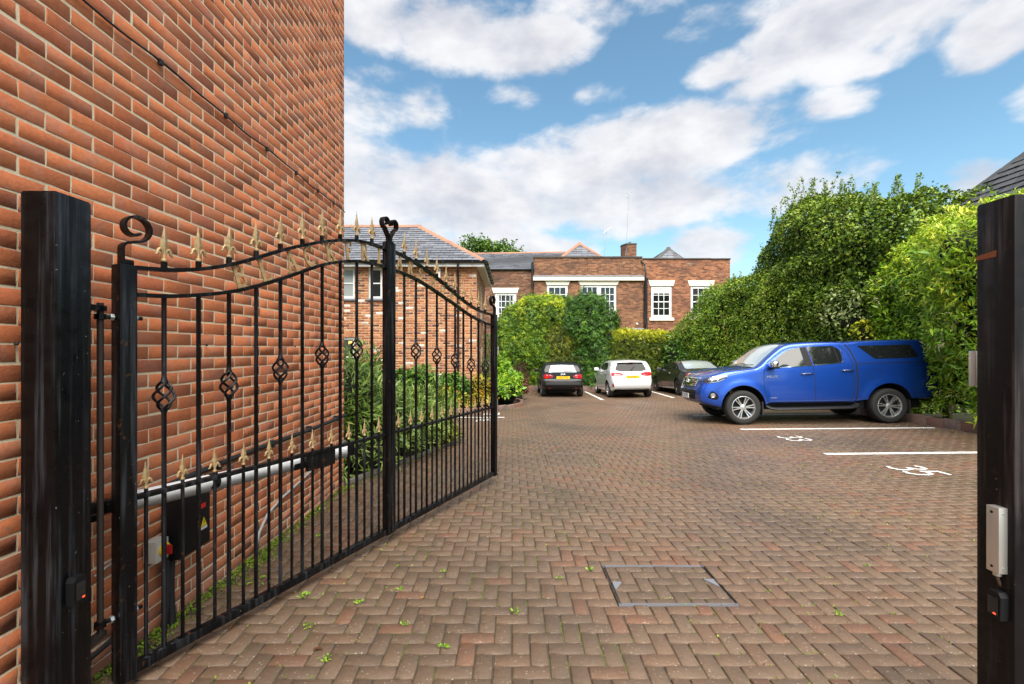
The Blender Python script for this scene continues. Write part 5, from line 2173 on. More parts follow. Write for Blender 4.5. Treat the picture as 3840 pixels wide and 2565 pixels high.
class Car:
    """lofted body; local x from nose (0) to tail (L), y across, z up from the ground"""
    def __init__(s, name, L, top, bot, plan, belt, tumble, fx, rx, paint_m, wheels, wr, arch_r, arch_z, loc, rz, label, cat='car', crown=.025, rtop=None, waist=.045, flare=.0, edge=None):
        s.L = L
        s.top, s.bot, s.plan, s.belt = map(smooth_interp, (top, bot, plan, belt))
        s.tumble, s.fx, s.rx = tumble, smooth_interp(fx), smooth_interp(rx)
        s.crown, s.waist = crown, waist
        s.rtop = smooth_interp(rtop) if rtop else (lambda x: .07)
        s.edge = smooth_interp(edge) if edge else (lambda x: .10)
        s.wheels, s.wr, s.arch_r, s.arch_z, s.flare = wheels, wr, arch_r, arch_z, flare
        s.root = tag(empty(name, (loc[0], loc[1], ground_z(loc[0], loc[1])), rz), label, cat)
        c, n_ = math.cos(rz), math.sin(rz)
        # sit the car on the slope
        def g(x, y):
            return ground_z(loc[0] + x * c - y * n_, loc[1] + x * n_ + y * c)
        xa, xb = wheels
        w0 = s.plan(L * .5) - .1
        ga, gb = (g(xa, w0) + g(xa, -w0)) / 2, (g(xb, w0) + g(xb, -w0)) / 2
        gl, gr = (g(xa, w0) + g(xb, w0)) / 2, (g(xa, -w0) + g(xb, -w0)) / 2
        pitch = -math.atan2(gb - ga, xb - xa)
        roll = math.atan2(gl - gr, 2 * w0)
        s.root.rotation_mode = 'XYZ'
        M = Matrix.Rotation(rz, 3, 'Z') @ Matrix.Rotation(pitch, 3, 'Y') @ Matrix.Rotation(roll, 3, 'X')
        s.root.rotation_euler = M.to_euler()
        s.root.location.z = ga + (gb - ga) * (0 - xa) / (xb - xa) + .004
        s.body(paint_m)

    def side_y(s, x, z):
        w_, zb, zl = s.plan(x), s.bot(x), s.belt(x)
        if z <= zl:
            t = (zl - z) / max(zl - zb, .05)
            y = w_ * (1 - .030 * (1 - t) ** 3 - s.waist * t ** 2.2)
        else:
            y = w_ * .97 - (z - zl) * s.tumble
        if s.flare:
            for xa in s.wheels:
                d = math.hypot(x - xa, z - s.arch_z)
                y += s.flare * sstep(s.arch_r + .17, s.arch_r + .02, d)
        return y

    def shift(s, x, y, z):
        """rounding of nose and tail in plan and profile"""
        w_ = max(s.plan(x), .3)
        f, r_ = s.fx(z), s.rx(z)
        kf, kr = (1 - sstep(0, .75, x)), (1 - sstep(0, .75, s.L - x))
        q = min(abs(y) / w_, 1.1) ** 2.4
        return x + kf * (f + .10 * q) - kr * (r_ + .07 * q)

    def section(s, x):
        zb, zt = s.bot(x), s.top(x)
        rt = s.rtop(x)
        zs = max(zt - rt, zb + .1)
        pts = [(0, zb), (s.side_y(x, zb) * .55, zb), (s.side_y(x, zb) - .05, zb), (s.side_y(x, zb + .03) - .012, zb + .018)]
        n = 15
        for k in range(n):
            z = zb + .045 + (zs - zb - .045) * k / (n - 1)
            pts.append((s.side_y(x, z), z))
        ys = s.side_y(x, zs)
        ry = min(s.edge(x), ys * .8)
        for k in range(1, 6):
            a = math.pi / 2 * k / 5
            pts.append((ys - ry * (1 - math.cos(a)), zs + rt * math.sin(a)))
        yt = ys - ry
        for k in range(1, 6):
            u = 1 - k / 5
            pts.append((yt * u, zt + s.crown * (1 - u * u)))
        return pts

    def body(s, paint_m):
        xs = sorted(set([0, .02, .05, .09, .14] + list(np.linspace(.2, s.L - .2, int(s.L / .055))) + [s.L - .14, s.L - .09, s.L - .05, s.L - .02, s.L]))
        secs = [s.section(x) for x in xs]
        n = len(secs[0])
        V, F = [], []
        ring = 2 * n - 2
        def ringpts(x, sec, k=1.0):
            zc = sum(p[1] for p in sec) / n
            full = [(y, z) for y, z in sec] + [(-y, z) for y, z in reversed(sec[1:-1])]
            return [(s.shift(x, y * k, zc + (z - zc) * k), y * k, zc + (z - zc) * k) for y, z in full]
        rings = []
        for k in (.001, .2, .4, .6, .8, .93):
            rings.append(ringpts(xs[0], secs[0], k))
        for x, sec in zip(xs, secs):
            rings.append(ringpts(x, sec))
        for k in (.93, .8, .6, .4, .2, .001):
            rings.append(ringpts(xs[-1], secs[-1], k))
        for r_ in rings:
            V += r_
        for i in range(len(rings) - 1):
            for k in range(ring):
                k2 = (k + 1) % ring
                F.append((i * ring + k, i * ring + k2, (i + 1) * ring + k2, (i + 1) * ring + k))
        me = bpy.data.meshes.new('body')
        me.from_pydata(V, [], F)
        bm = bmesh.new()
        bm.from_mesh(me)
        bmesh.ops.remove_doubles(bm, verts=bm.verts, dist=.0006)
        bmesh.ops.holes_fill(bm, edges=bm.edges, sides=0)
        bmesh.ops.recalc_face_normals(bm, faces=bm.faces)
        s.bvh_full = BVHTree.FromBMesh(bm)
        bm.to_mesh(me)
        bm.free()
        me.materials.append(paint_m)
        me.materials.append(M_dark)
        o = bpy.data.objects.new('body', me)
        link(o)
        # wheel arches cut out of the shell
        cuts = []
        for xa in s.wheels:
            cm = MB()
            cm.M = Matrix.Translation((xa, 0, s.arch_z))
            cm.lathe([(s.arch_r, -1.3), (s.arch_r, 1.3)], 40, 'y')
            c = cm.build('cutter', M_dark)
            mod = o.modifiers.new('cut', 'BOOLEAN')
            mod.operation = 'DIFFERENCE'
            mod.solver = 'EXACT'
            mod.object = c
            mod.material_mode = 'TRANSFER'
            cuts.append(c)
        bpy.context.view_layer.update()
        dg = bpy.context.evaluated_depsgraph_get()
        me2 = bpy.data.meshes.new_from_object(o.evaluated_get(dg))
        o.modifiers.clear()
        o.data = me2
        me2.polygons.foreach_set('use_smooth', np.ones(len(me2.polygons), dtype=bool))
        me2.set_sharp_from_angle(angle=R(38))
        for c in cuts:
            bpy.data.objects.remove(c)
        o.parent = s.root
        s.body_o = o

    # ---- pieces laid on the shell by projection
    def _project(s, bm, d, off, thick, mat_, name, parent, smooth=True):
        d = Vector(d).normalized()
        keep = []
        for v in bm.verts:
            h = s.bvh_full.ray_cast(v.co - d * 6, d)
            if h[0] is None:
                h = s.bvh_full.find_nearest(v.co)
            v.co = h[0] - d * off
        if thick:
            r_ = bmesh.ops.extrude_face_region(bm, geom=list(bm.faces))
            for v in [q for q in r_['geom'] if isinstance(q, bmesh.types.BMVert)]:
                v.co -= d * thick
        bmesh.ops.recalc_face_normals(bm, faces=bm.faces)
        me = bpy.data.meshes.new(name)
        bm.to_mesh(me)
        bm.free()
        if smooth:
            me.polygons.foreach_set('use_smooth', np.ones(len(me.polygons), dtype=bool))
            me.set_sharp_from_angle(angle=R(35))
        me.materials.append(mat_)
        return link(bpy.data.objects.new(name, me), parent or s.root)

    def panel(s, poly, view, mat_, name, off=.002, thick=.004, step=.06, parent=None, side=1, rnd=0.0, smooth=True):
        """polygon drawn in side (x,z), rear/front (y,z) or top (x,y) view, laid on the body"""
        if rnd:
            poly = round_poly(poly, rnd)
        bm = bmesh.new()
        if view == 'side':
            vs = [bm.verts.new((p[0], 0, p[1])) for p in poly]
            d, a1, a2 = (0, -side, 0), (1, 0, 0), (0, 0, 1)
        elif view in ('rear', 'front'):
            vs = [bm.verts.new((s.L / 2, p[0], p[1])) for p in poly]
            d, a1, a2 = ((-1, 0, 0) if view == 'rear' else (1, 0, 0)), (0, 1, 0), (0, 0, 1)
        else:
            vs = [bm.verts.new((p[0], p[1], 1)) for p in poly]
            d, a1, a2 = (0, 0, -1), (1, 0, 0), (0, 1, 0)
        bm.faces.new(vs)
        for ax in (a1, a2):
            ax = Vector(ax)
            lo = min(v.co.dot(ax) for v in bm.verts)
            hi = max(v.co.dot(ax) for v in bm.verts)
            k = int((hi - lo) / step)
            for i in range(1, k + 1):
                bmesh.ops.bisect_plane(bm, geom=list(bm.verts) + list(bm.edges) + list(bm.faces), plane_co=ax * (lo + (hi - lo) * i / (k + 1)), plane_no=ax)
        bmesh.ops.triangulate(bm, faces=[f for f in bm.faces if len(f.verts) > 4])
        return s._project(bm, d, off, thick, mat_, name, parent, smooth)

    def strip(s, path, view, wd, mat_, name, off=.0025, thick=.003, parent=None, side=1, step=.05):
        """ribbon along a path drawn in a view"""
        P = []
        for a, b_ in zip(path[:-1], path[1:]):
            n = max(1, int(math.dist(a, b_) / step))
            P += [tuple(np.array(a) + (np.array(b_) - np.array(a)) * k / n) for k in range(n)]
        P.append(tuple(path[-1]))
        bm = bmesh.new()
        L_, R_ = [], []
        for i, p in enumerate(P):
            t = np.array(P[min(i + 1, len(P) - 1)]) - np.array(P[max(i - 1, 0)])
            t = t / np.linalg.norm(t)
            nn = np.array((-t[1], t[0])) * wd / 2
            for lst, q in ((L_, np.array(p) + nn), (R_, np.array(p) - nn)):
                co = {'side': (q[0], 0, q[1]), 'rear': (s.L / 2, q[0], q[1]), 'front': (s.L / 2, q[0], q[1]), 'top': (q[0], q[1], 1)}[view]
                lst.append(bm.verts.new(co))
        for i in range(len(P) - 1):
            bm.faces.new((L_[i], L_[i + 1], R_[i + 1], R_[i]))
        d = {'side': (0, -side, 0), 'rear': (-1, 0, 0), 'front': (1, 0, 0), 'top': (0, 0, -1)}[view]
        return s._project(bm, d, off, thick, mat_, name, parent, False)

    def at(s, view, a, b_, side=1, off=0.0):
        """point and normal on the shell"""
        o, d = {'side': (Vector((a, side * 6, b_)), Vector((0, -side, 0))), 'rear': (Vector((s.L + 4, a, b_)), Vector((-1, 0, 0))),
                'front': (Vector((-4, a, b_)), Vector((1, 0, 0))), 'top': (Vector((a, b_, 6)), Vector((0, 0, -1)))}[view]
        h = s.bvh_full.ray_cast(o, d)
        return (h[0] + h[1] * off, h[1]) if h[0] else (o + d * 4, -d)

    def add_wheels(s, width, rim_r, spokes, rim_m, double=False, hub_m=None, y_in=0.02):
        n_ = 0
        r_ = s.wr
        proto = None
        for xa in s.wheels:
            for sd in (-1, 1):
                yo = s.plan(xa) - y_in - width / 2
                root = None
                t = MB()
                w2 = width / 2
                prof = [(rim_r * .96, -w2 * .85), (rim_r + .012, -w2 * .92), (r_ - .035, -w2), (r_ - .008, -w2 * .82), (r_, -w2 * .5), (r_, w2 * .5), (r_ - .008, w2 * .82), (r_ - .035, w2), (rim_r + .012, w2 * .92), (rim_r * .96, w2 * .85)]
                t.lathe(prof, 44, 'y', cap=False)
                to = t.build('wheel', M_tyre, s.root, True, auto=50)
                to.location = (xa, sd * yo, r_)
                to.rotation_euler = (0, random.uniform(0, 1), 0 if sd > 0 else math.pi)
                b_ = MB()
                b_.lathe([(rim_r * .97, -w2 * .8), (rim_r * .9, -w2 * .2), (rim_r * .9, w2 * .45), (rim_r * .985, w2 * .80), (rim_r * 1.0, w2 * .88), (rim_r * .955, w2 * .90), (rim_r * .90, w2 * .70), (rim_r * .87, w2 * .30)], 44, 'y', cap=False)
                b_.build('rim', rim_m, to, True, auto=40)
                d_ = MB()
                d_.lathe([(rim_r * .9, w2 * .12), (rim_r * .3, w2 * .10)], 40, 'y')
                d_.build('brake_shadow', M_dark, to)
                sp = MB()
                for k in range(spokes):
                    a = 2 * math.pi * k / spokes
                    for off in ((-.016, .016) if double else (0,)):
                        sw = .0105 if double else rim_r * .085
                        Mx = Matrix.Rotation(a, 4, 'Y')
                        sp.M = Mx
                        o1, o2 = off * .55, off * 2.0
                        vs = []
                        for (rr, oo, yy, ww) in ((rim_r * .16, o1, w2 * .66, sw * 1.1), (rim_r * .60, (o1 + o2) / 2, w2 * .70, sw), (rim_r * .93, o2, w2 * .80, sw * 1.15)):
                            vs += [(rr, yy - .03, oo - ww), (rr, yy - .03, oo + ww), (rr, yy, oo + ww), (rr, yy, oo - ww)]
                        fs = []
                        for i in range(2):
                            for q in range(4):
                                q2 = (q + 1) % 4
                                fs.append((i * 4 + q, i * 4 + q2, (i + 1) * 4 + q2, (i + 1) * 4 + q))
                        fs += [(3, 2, 1, 0), (8, 9, 10, 11)]
                        sp._add(vs, fs)
                sp.M = Matrix.Identity(4)
                sp.build('spokes', rim_m, to, False)
                h = MB()
                h.lathe([(rim_r * .27, w2 * .45), (rim_r * .26, w2 * .68), (rim_r * .15, w2 * .74), (rim_r * .14, w2 * .82), (rim_r * .02, w2 * .86)], 24, 'y')
                h.build('hub_cap', hub_m or rim_m, to, True, auto=40)


def round_poly(poly, r, n=4):
    out = []
    m_ = len(poly)
    for i in range(m_):
        p0, p1, p2 = (np.array(poly[(i + k) % m_], float) for k in (-1, 0, 1))
        a, b_ = p0 - p1, p2 - p1
        la, lb = np.linalg.norm(a), np.linalg.norm(b_)
        rr = min(r, la * .45, lb * .45)
        s0, s1 = p1 + a / la * rr, p1 + b_ / lb * rr
        for k in range(n + 1):
            t = k / n
            out.append(tuple(s0 * (1 - t) ** 2 + p1 * 2 * t * (1 - t) + s1 * t * t))
    return out


def plate(car, view, yc, zc, txt, w_, h_, back, label, blue=True):
    p, nrm = car.at(view, yc, zc)
    sx = 1 if view == 'rear' else -1
    root_x = Vector((0, sx, 0))
    M = frame(p + nrm * .012 * 1 + Vector((sx * .012, 0, 0)), root_x, (0, 0, 1))
    m_ = MB()
    m_.M = M
    m_.box((-w_ / 2, -h_ / 2, -.012), (w_ / 2, h_ / 2, 0))
    po = m_.build('number_plate', back, car.root)
    po['label'] = label
    off = .0
    if blue:
        b_ = MB()
        b_.M = M
        b_.box((-w_ / 2 + .002, -h_ / 2 + .003, .0), (-w_ / 2 + .042, h_ / 2 - .003, .0008))
        b_.build('blue_band', M_platebl, po)
        off = .02
    text_obj('plate_lettering', txt, h_ * 1.0, M_ink, po, M @ Matrix.Translation((off, -.002, .0012)), .0006, sx=.80, spacing=1.02)
    return po


# ------------------------------------------------------------ blue double-cab pickup with hard canopy
HANG = R(-4.0)
px0, py0 = 5.15, 10.45                                   # near front wheel
wheel_half = .93
nose = Vector((px0, py0)) - Vector((math.cos(HANG), math.sin(HANG))) * .99 + Vector((-math.sin(HANG), math.cos(HANG))) * wheel_half
truck = Car('pickup_truck', 5.33,
            top=[(0, 1.05), (.10, 1.10), (.35, 1.15), (.8, 1.205), (1.26, 1.255), (1.36, 1.295), (1.55, 1.45), (1.78, 1.63), (1.95, 1.735), (2.15, 1.785), (2.6, 1.805), (3.0, 1.80), (3.35, 1.785), (3.45, 1.80), (4.2, 1.815), (4.9, 1.81), (5.02, 1.795), (5.10, 1.74), (5.17, 1.56), (5.22, 1.40), (5.26, 1.335), (5.33, 1.30)],
            bot=[(0, .46), (.25, .40), (.6, .36), (1.5, .42), (1.6, .455), (3.3, .455), (3.6, .50), (4.6, .52), (5.1, .52), (5.33, .56)],
            plan=[(0, .80), (.10, .845), (.3, .885), (.6, .905), (1.2, .912), (2.5, .915), (4.2, .912), (5.0, .900), (5.33, .875)],
            belt=[(0, 1.0), (.5, 1.04), (1.3, 1.19), (1.58, 1.235), (3.1, 1.325), (3.4, 1.335), (5.33, 1.34)],
            tumble=.30,
            fx=[(.3, .20), (.45, .10), (.55, .02), (.70, .0), (.82, .03), (.9, .07), (1.0, .10), (1.06, .16), (1.3, .3)],
            rx=[(.3, .1), (.5, .02), (.7, .0), (.9, .03), (1.3, .05), (1.7, .1), (2, .2)],
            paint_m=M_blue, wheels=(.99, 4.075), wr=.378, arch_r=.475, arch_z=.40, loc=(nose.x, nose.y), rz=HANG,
            label='blue double cab pickup truck with canopy parked by the hedge', cat='pickup', crown=.03,
            rtop=[(0, .05), (1.2, .06), (1.5, .07), (2.0, .075), (4.8, .065), (5.33, .05)], waist=.05, flare=.026, edge=[(0, .10), (1.2, .12), (1.5, .08), (2, .09), (5.33, .08)])
T = truck
for sd in (-1, 1):
    main = sd == -1
    # dark glass house band, then panes, pillars and chrome
    T.panel([(1.555, 1.245), (1.80, 1.49), (2.04, 1.645), (2.28, 1.690), (2.335, 1.285)], 'side', M_carglass, 'front_side_window', side=sd, rnd=.03)
    T.panel([(2.285, 1.69), (2.42, 1.705), (2.50, 1.298), (2.34, 1.288)], 'side', M_black, 'door_pillar', side=sd, off=.0015)
    T.panel([(2.43, 1.705), (2.98, 1.712), (3.10, 1.64), (3.14, 1.50), (3.12, 1.35), (2.52, 1.302)], 'side', M_carglass, 'rear_side_window', side=sd, rnd=.05)
    T.strip([(3.0, 1.70), (3.05, 1.34)], 'side', .022, M_black, 'quarter_bar', side=sd, off=.007)
    T.strip([(1.53, 1.238), (2.36, 1.283), (3.10, 1.337), (3.155, 1.37), (3.17, 1.50), (3.13, 1.64)], 'side', .014, M_chrome, 'window_trim', side=sd, off=.006, thick=.005)
    T.panel([(3.50, 1.70), (4.62, 1.705), (4.74, 1.425), (3.82, 1.405)], 'side', M_carglass, 'canopy_window', side=sd, rnd=.03)
    for (x, z) in ((3.80, 1.665), (4.50, 1.668), (3.95, 1.452)):
        p, nr = T.at('side', x, z, sd)
        c = MB()
        c.M = frame(p + nr * .008, (1, 0, 0), (0, 0, 1))
        c.box((-.03, -.006, -.004), (-.008, .006, .004), .002)
        c.box((.008, -.006, -.004), (.03, .006, .004), .002)
        c.build('window_catch', M_chrome, T.root)
    # shut lines
    T.strip([(1.455, 1.20), (1.44, 1.0), (1.45, .75), (1.50, .52), (1.52, .49)], 'side', .012, M_dark, 'door_gap', side=sd, off=.0012, thick=.001)
    T.strip([(2.50, 1.29), (2.52, .95), (2.54, .49)], 'side', .012, M_dark, 'door_gap', side=sd, off=.0012, thick=.001)
    T.strip([(1.52, .487), (2.54, .487), (3.20, .487), (3.28, .50)], 'side', .012, M_dark, 'door_gap', side=sd, off=.0012, thick=.001)
    T.strip([(3.12, 1.72), (3.26, 1.56), (3.33, 1.33), (3.345, 1.0), (3.33, .62), (3.28, .50)], 'side', .012, M_dark, 'door_gap', side=sd, off=.0012, thick=.001)
    T.strip([(3.22, 1.785), (3.33, 1.62), (3.41, 1.33), (3.43, 1.0), (3.41, .60), (3.38, .5)], 'side', .030, M_dark, 'bed_gap', side=sd, off=.0012, thick=.001)
    T.strip([(3.44, 1.305), (4.4, 1.318), (5.2, 1.33)], 'side', .014, M_dark, 'canopy_seam', side=sd, off=.0012, thick=.001)
    T.strip([(.62, 1.085), (.95, 1.165), (1.26, 1.205)], 'side', .010, M_dark, 'bonnet_gap', side=sd, off=.001, thick=.001)
    if main:
        T.strip(round_poly([(3.66, .98), (3.90, .98), (3.92, 1.16), (3.64, 1.16)], .03) + [(3.66, 1.0)], 'side', .006, M_dark, 'fuel_flap_gap', side=sd, off=.001, thick=.001)
    for (x, z) in ((2.36, 1.108), (3.22, 1.165)):
        p, nr = T.at('side', x, z, sd)
        h = MB()
        h.M = frame(p, (1, 0, .02), (0, 0, 1)) if sd < 0 else frame(p, (-1, 0, .02), (0, 0, 1))
        h.tube([(-.125, 0, .004), (-.105, 0, .028), (0, 0, .034), (.105, 0, .028), (.125, 0, .004)], .014, 8)
        h.build('door_handle', M_chrome, T.root, True, auto=40)
        T.panel(round_poly([(x - .07, z - .03), (x + .07, z - .03), (x + .07, z + .035), (x - .07, z + .035)], .02), 'side', mat('blue_shadow_cup', (.006, .036, .30), .35), 'handle_cup', side=sd, off=.0008, thick=.0005)
    # mirror
    p, nr = T.at('side', 1.60, 1.30, sd)
    mm = MB()
    mm.M = Matrix.Translation((1.60, p.y + sd * .16, 1.335)) @ Matrix.Rotation(sd * .12, 4, 'Z')
    bmm = bmesh.new()
    bmesh.ops.create_icosphere(bmm, subdivisions=3, radius=1)
    for v in bmm.verts:
        x, y, z = v.co
        sq = lambda a: math.copysign(abs(a) ** .75, a)
        v.co = Vector((sq(x) * .085, sq(y) * .135, sq(z) * .082 + .02 * x))
    mm.bm(bmm)
    mo = mm.build('wing_mirror', M_chrome, T.root, True)
    m2 = MB()
    m2.M = mm.M
    m2.box((-.055, -.125, -.100), (.085, .125, -.052), .014)
    m2.box((-.04, -sd * .26 if sd > 0 else .06, -.12), (.03, -.06 if sd > 0 else .26, -.07), .01)
    m2.build('mirror_base', M_black, mo, True, auto=40)
    # side step
    st = MB()
    st.tube([(1.50, sd * .86, .40), (1.56, sd * .90, .36), (1.66, sd * .93, .345), (2.4, sd * .93, .35), (3.20, sd * .93, .36), (3.32, sd * .92, .375), (3.40, sd * .86, .42)], .045, 10, flat=(.036, .075))
    st.build('side_step', M_black, T.root, True, auto=50)
    # arch lips and mud flaps
    for xa, zz in ((.99, 0), (4.075, 1)):
        f = MB()
        f.box((xa + .40, sd * .78 - .11, .20), (xa + .425, sd * .78 + .11, .50))
        f.build('mud_flap', M_rubber, T.root)
    # headlamp, wrapping the corner
    lamp_poly = [(.02, .945), (.03, 1.035), (.30, 1.060), (.66, 1.105), (.61, 1.02), (.47, .955), (.28, .925)]
    T.panel([(x + .02, z) for x, z in lamp_poly], 'side', M_lamp_d, 'headlamp', side=sd, off=.003, thick=.006, step=.04)
    T.strip([(.08, 1.032), (.30, 1.053), (.64, 1.094)], 'side', .022, M_lamp, 'lamp_strip', side=sd, off=.010, thick=.003)
    T.strip([(.10, .945), (.28, .934), (.46, .962), (.60, 1.022)], 'side', .010, M_chrome, 'lamp_trim', side=sd, off=.010, thick=.003)
    for (x, r_) in ((.33, .045), (.45, .032)):
        p, nr = T.at('side', x, .995, sd)
        b_ = MB()
        b_.M = frame(p + nr * .010, nr.orthogonal(), nr.cross(nr.orthogonal()))
        b_.lathe([(r_, 0), (r_ * .9, .004), (r_ * .6, .010), (.004, .013)], 18)
        b_.build('lamp_lens', M_chrome, T.root, True)
    # fog lamp pocket
    T.panel([(.22, .60), (.32, .76), (.43, .70), (.47, .60), (.41, .55)], 'side', M_black, 'fog_pocket', side=sd, off=.002, thick=.003, rnd=.03, step=.04)
    p, nr = T.at('side', .34, .655, sd)
    b_ = MB()
    b_.M = frame(p + nr * .006, nr.orthogonal(), nr.cross(nr.orthogonal()))
    b_.lathe([(.055, 0), (.052, .012), (.045, .014), (.04, .004), (.01, .003)], 20)
    b_.build('fog_lamp', M_chrome, T.root, True, auto=50)
    T.panel([(5.0, .95), (5.15, .95), (5.16, 1.25), (5.03, 1.25)], 'side', M_red_d, 'tail_lamp', side=sd, off=.003, thick=.006)
T.panel([(-.52, 1.045), (.52, 1.045), (.50, .86), (-.50, .86)], 'front', M_black, 'grille_back', off=.001, thick=.002)
for z, hh in ((1.035, .016), (.985, .012), (.945, .011), (.905, .011), (.868, .014)):
    T.panel([(-.56 + (1.04 - z) * .3, z - hh), (.56 - (1.04 - z) * .3, z - hh), (.56 - (1.04 - z) * .3, z + hh), (-.56 + (1.04 - z) * .3, z + hh)], 'front', M_chrome, 'grille_bar', off=.006, thick=.018)
p, nr = T.at('front', 0, .955)
em = MB()
em.M = frame(p + Vector((-.030, 0, 0)), (0, -1, 0), (0, 0, 1))
def torus(mb, R1, R2, r_, seg=24):
    mb.tube([(R1 * math.cos(a), R2 * math.sin(a), 0) for a in np.linspace(0, 2 * math.pi, seg + 1)], r_, 6, cap=False)
torus(em, .085, .058, .009)
torus(em, .028, .055, .006)
torus(em, .055, .024, .006)
em.build('badge', M_chrome, T.root, True)
T.panel([(-.60, .76), (.60, .76), (.52, .54), (-.52, .54)], 'front', M_black, 'lower_grille', off=.002, thick=.002, rnd=.04)
for z in (.585, .63, .675, .72):
    T.strip([(-.54, z), (.54, z)], 'front', .012, M_rubber, 'grille_slat', off=.006, thick=.006)
T.panel([(-.66, .50), (.66, .50), (.60, .435), (-.60, .435)], 'front', M_alu, 'skid_plate', off=.004, thick=.006)
plate(T, 'front', -.0, .615, 'ST67 PFE', .52, .111, M_platew, 'white front plate reading ST67 PFE')
# windscreen on the top surface between the pillars
T.panel([(1.31, -.72), (1.38, -.70), (1.92, -.565), (1.97, -.50), (1.99, 0), (1.97, .50), (1.92, .565), (1.38, .70), (1.31, .72), (1.25, .5), (1.235, 0), (1.25, -.5)], 'top', M_carglass_sky, 'windscreen', off=.003, thick=.003, step=.05)
T.panel([(1.20, -.66), (1.27, -.68), (1.245, 0), (1.27, .68), (1.20, .66), (1.17, 0)], 'top', M_black, 'scuttle', off=.002, thick=.002)
for sd in (-1, 1):
    wi = MB()
    a, _ = T.at('top', 1.30, .06 + sd * .24)
    b_, _ = T.at('top', 1.36, .06 + sd * .24 - .42)
    wi.tube([a + Vector((0, 0, .012)), (a + b_) / 2 + Vector((0, 0, .03)), b_ + Vector((0, 0, .012))], .007, 6)
    wi.build('wiper', M_black, T.root)
for y in (-.42, .42):
    T.strip([(.30, y * 1.1), (.8, y), (1.16, y * .95)], 'top', .02, M_blue, 'bonnet_crease', off=.004, thick=.004)
an = MB()
a, _ = T.at('top', 2.02, -.30)
an.tube([a, a + Vector((.20, .0, .17))], [.006, .002], 5)
an.build('antenna', M_black, T.root)
text_obj('door_lettering', 'HILUX', .065, M_chrome, T.root, frame(T.at('side', 1.62, 1.055, -1, .004)[0] + Vector((0, 0, 0)), (1, 0, .02), (0, 0, 1)), .0015, sx=1.25)
text_obj('door_lettering', 'Invincible', .05, M_chrome, T.root, frame(T.at('side', 1.62, .585, -1, .004)[0], (1, 0, .02), (0, 0, 1)), .0012, sx=1.0)
bmp = MB()
bmp.box((5.20, -.80, .50), (5.40, .80, .68), .03)
bmp.build('rear_bumper', M_chrome, T.root, True, auto=40)
T.add_wheels(.265, .255, 6, M_alloy, True, y_in=.005)
und = MB()
und.box((.5, -.62, .30), (4.9, .62, .46), .02)
und.box((.9, -.70, .33), (1.08, .70, .43))
und.box((3.98, -.70, .33), (4.16, .70, .43))
und.build('chassis', M_dark, T.root)


# ------------------------------------------------------------ hatchbacks and coupe seen from behind
def hatch(name, loc, paint_m, label, L, W, H, wheels, spec):
    h = H / 1.45
    c = Car(name, L, top=spec['top'], bot=[(0, .26), (.3, .20), (L - .5, .21), (L - .2, .26), (L, .34)],
            plan=[(0, W / 2 - .17), (.1, W / 2 - .10), (.35, W / 2 - .035), (.9, W / 2 - .005), (L * .5, W / 2), (L - .8, W / 2 - .01), (L - .3, W / 2 - .04), (L - .08, W / 2 - .085), (L, W / 2 - .13)],
            belt=spec['belt'], tumble=spec.get('tumble', .42),
            fx=[(.2, .12), (.4, .02), (.55, .0), (.7, .06), (.9, .2), (1.2, .4)], rx=spec['rx'],
            paint_m=paint_m, wheels=wheels, wr=spec['wr'], arch_r=spec['wr'] + .055, arch_z=spec['wr'] + .01, loc=loc, rz=R(-90), label=label, crown=.03,
            rtop=[(0, .08), (1.0, .10), (1.6, .10), (2.0, .11), (L, .10)], waist=.07, flare=.018, edge=[(0, .16), (1, .16), (1.6, .12), (2.2, .14), (L - .3, .14), (L, .12)])
    c.add_wheels(.205, spec['wr'] * .64, spec['sp'], spec['rim'], spec.get('dbl', False), y_in=.012)
    u = MB()
    u.box((.5, -.55, .17), (L - .45, .55, .30))
    u.build('underside', M_dark, c.root)
    return c


def mirrors(c, x, z, m_):
    for sd in (-1, 1):
        p, _ = c.at('side', x, z, sd)
        b_ = MB()
        b_.M = Matrix.Translation((x, p.y + sd * .11, z + .06))
        b_.box((-.05, -.10, -.07), (.06, .10, .07), .035)
        b_.box((-.03, -sd * .14 if sd > 0 else .05, -.06), (.02, -.05 if sd > 0 else .14, -.03))
        b_.build('wing_mirror', m_, c.root, True, auto=50)


# black hatchback
A = hatch('black_hatchback', (2.02, 22.55), M_carblack, 'black hatchback parked in front of the tall conifer hedge', 3.95, 1.74, 1.416, (.80, 3.27),
          dict(top=[(0, .72), (.2, .80), (.9, .93), (1.05, .97), (1.7, 1.30), (2.1, 1.385), (2.7, 1.40), (3.25, 1.37), (3.45, 1.33), (3.62, 1.18), (3.78, .97), (3.86, .93), (3.95, .86)],
               belt=[(0, .72), (1.1, .90), (2.6, .95), (3.95, .98)], rx=[(.2, .12), (.35, .05), (.5, .0), (.62, .01), (.75, .05), (.95, .06), (1.4, .06)], wr=.305, sp=5, rim=M_alloy, tumble=.40))
A.panel([(-.56, .985), (.56, .985), (.52, 1.06), (.44, 1.285), (.38, 1.305), (-.38, 1.305), (-.44, 1.285), (-.52, 1.06)], 'rear', M_carglass_sky, 'rear_window', off=.004, thick=.003)
A.strip([(-.46, 1.325), (0, 1.34), (.46, 1.325)], 'rear', .035, M_carblack, 'spoiler', off=.01, thick=.06)
A.strip([(-.58, .97), (.58, .97)], 'rear', .008, M_dark, 'tailgate_gap', off=.001, thick=.001)
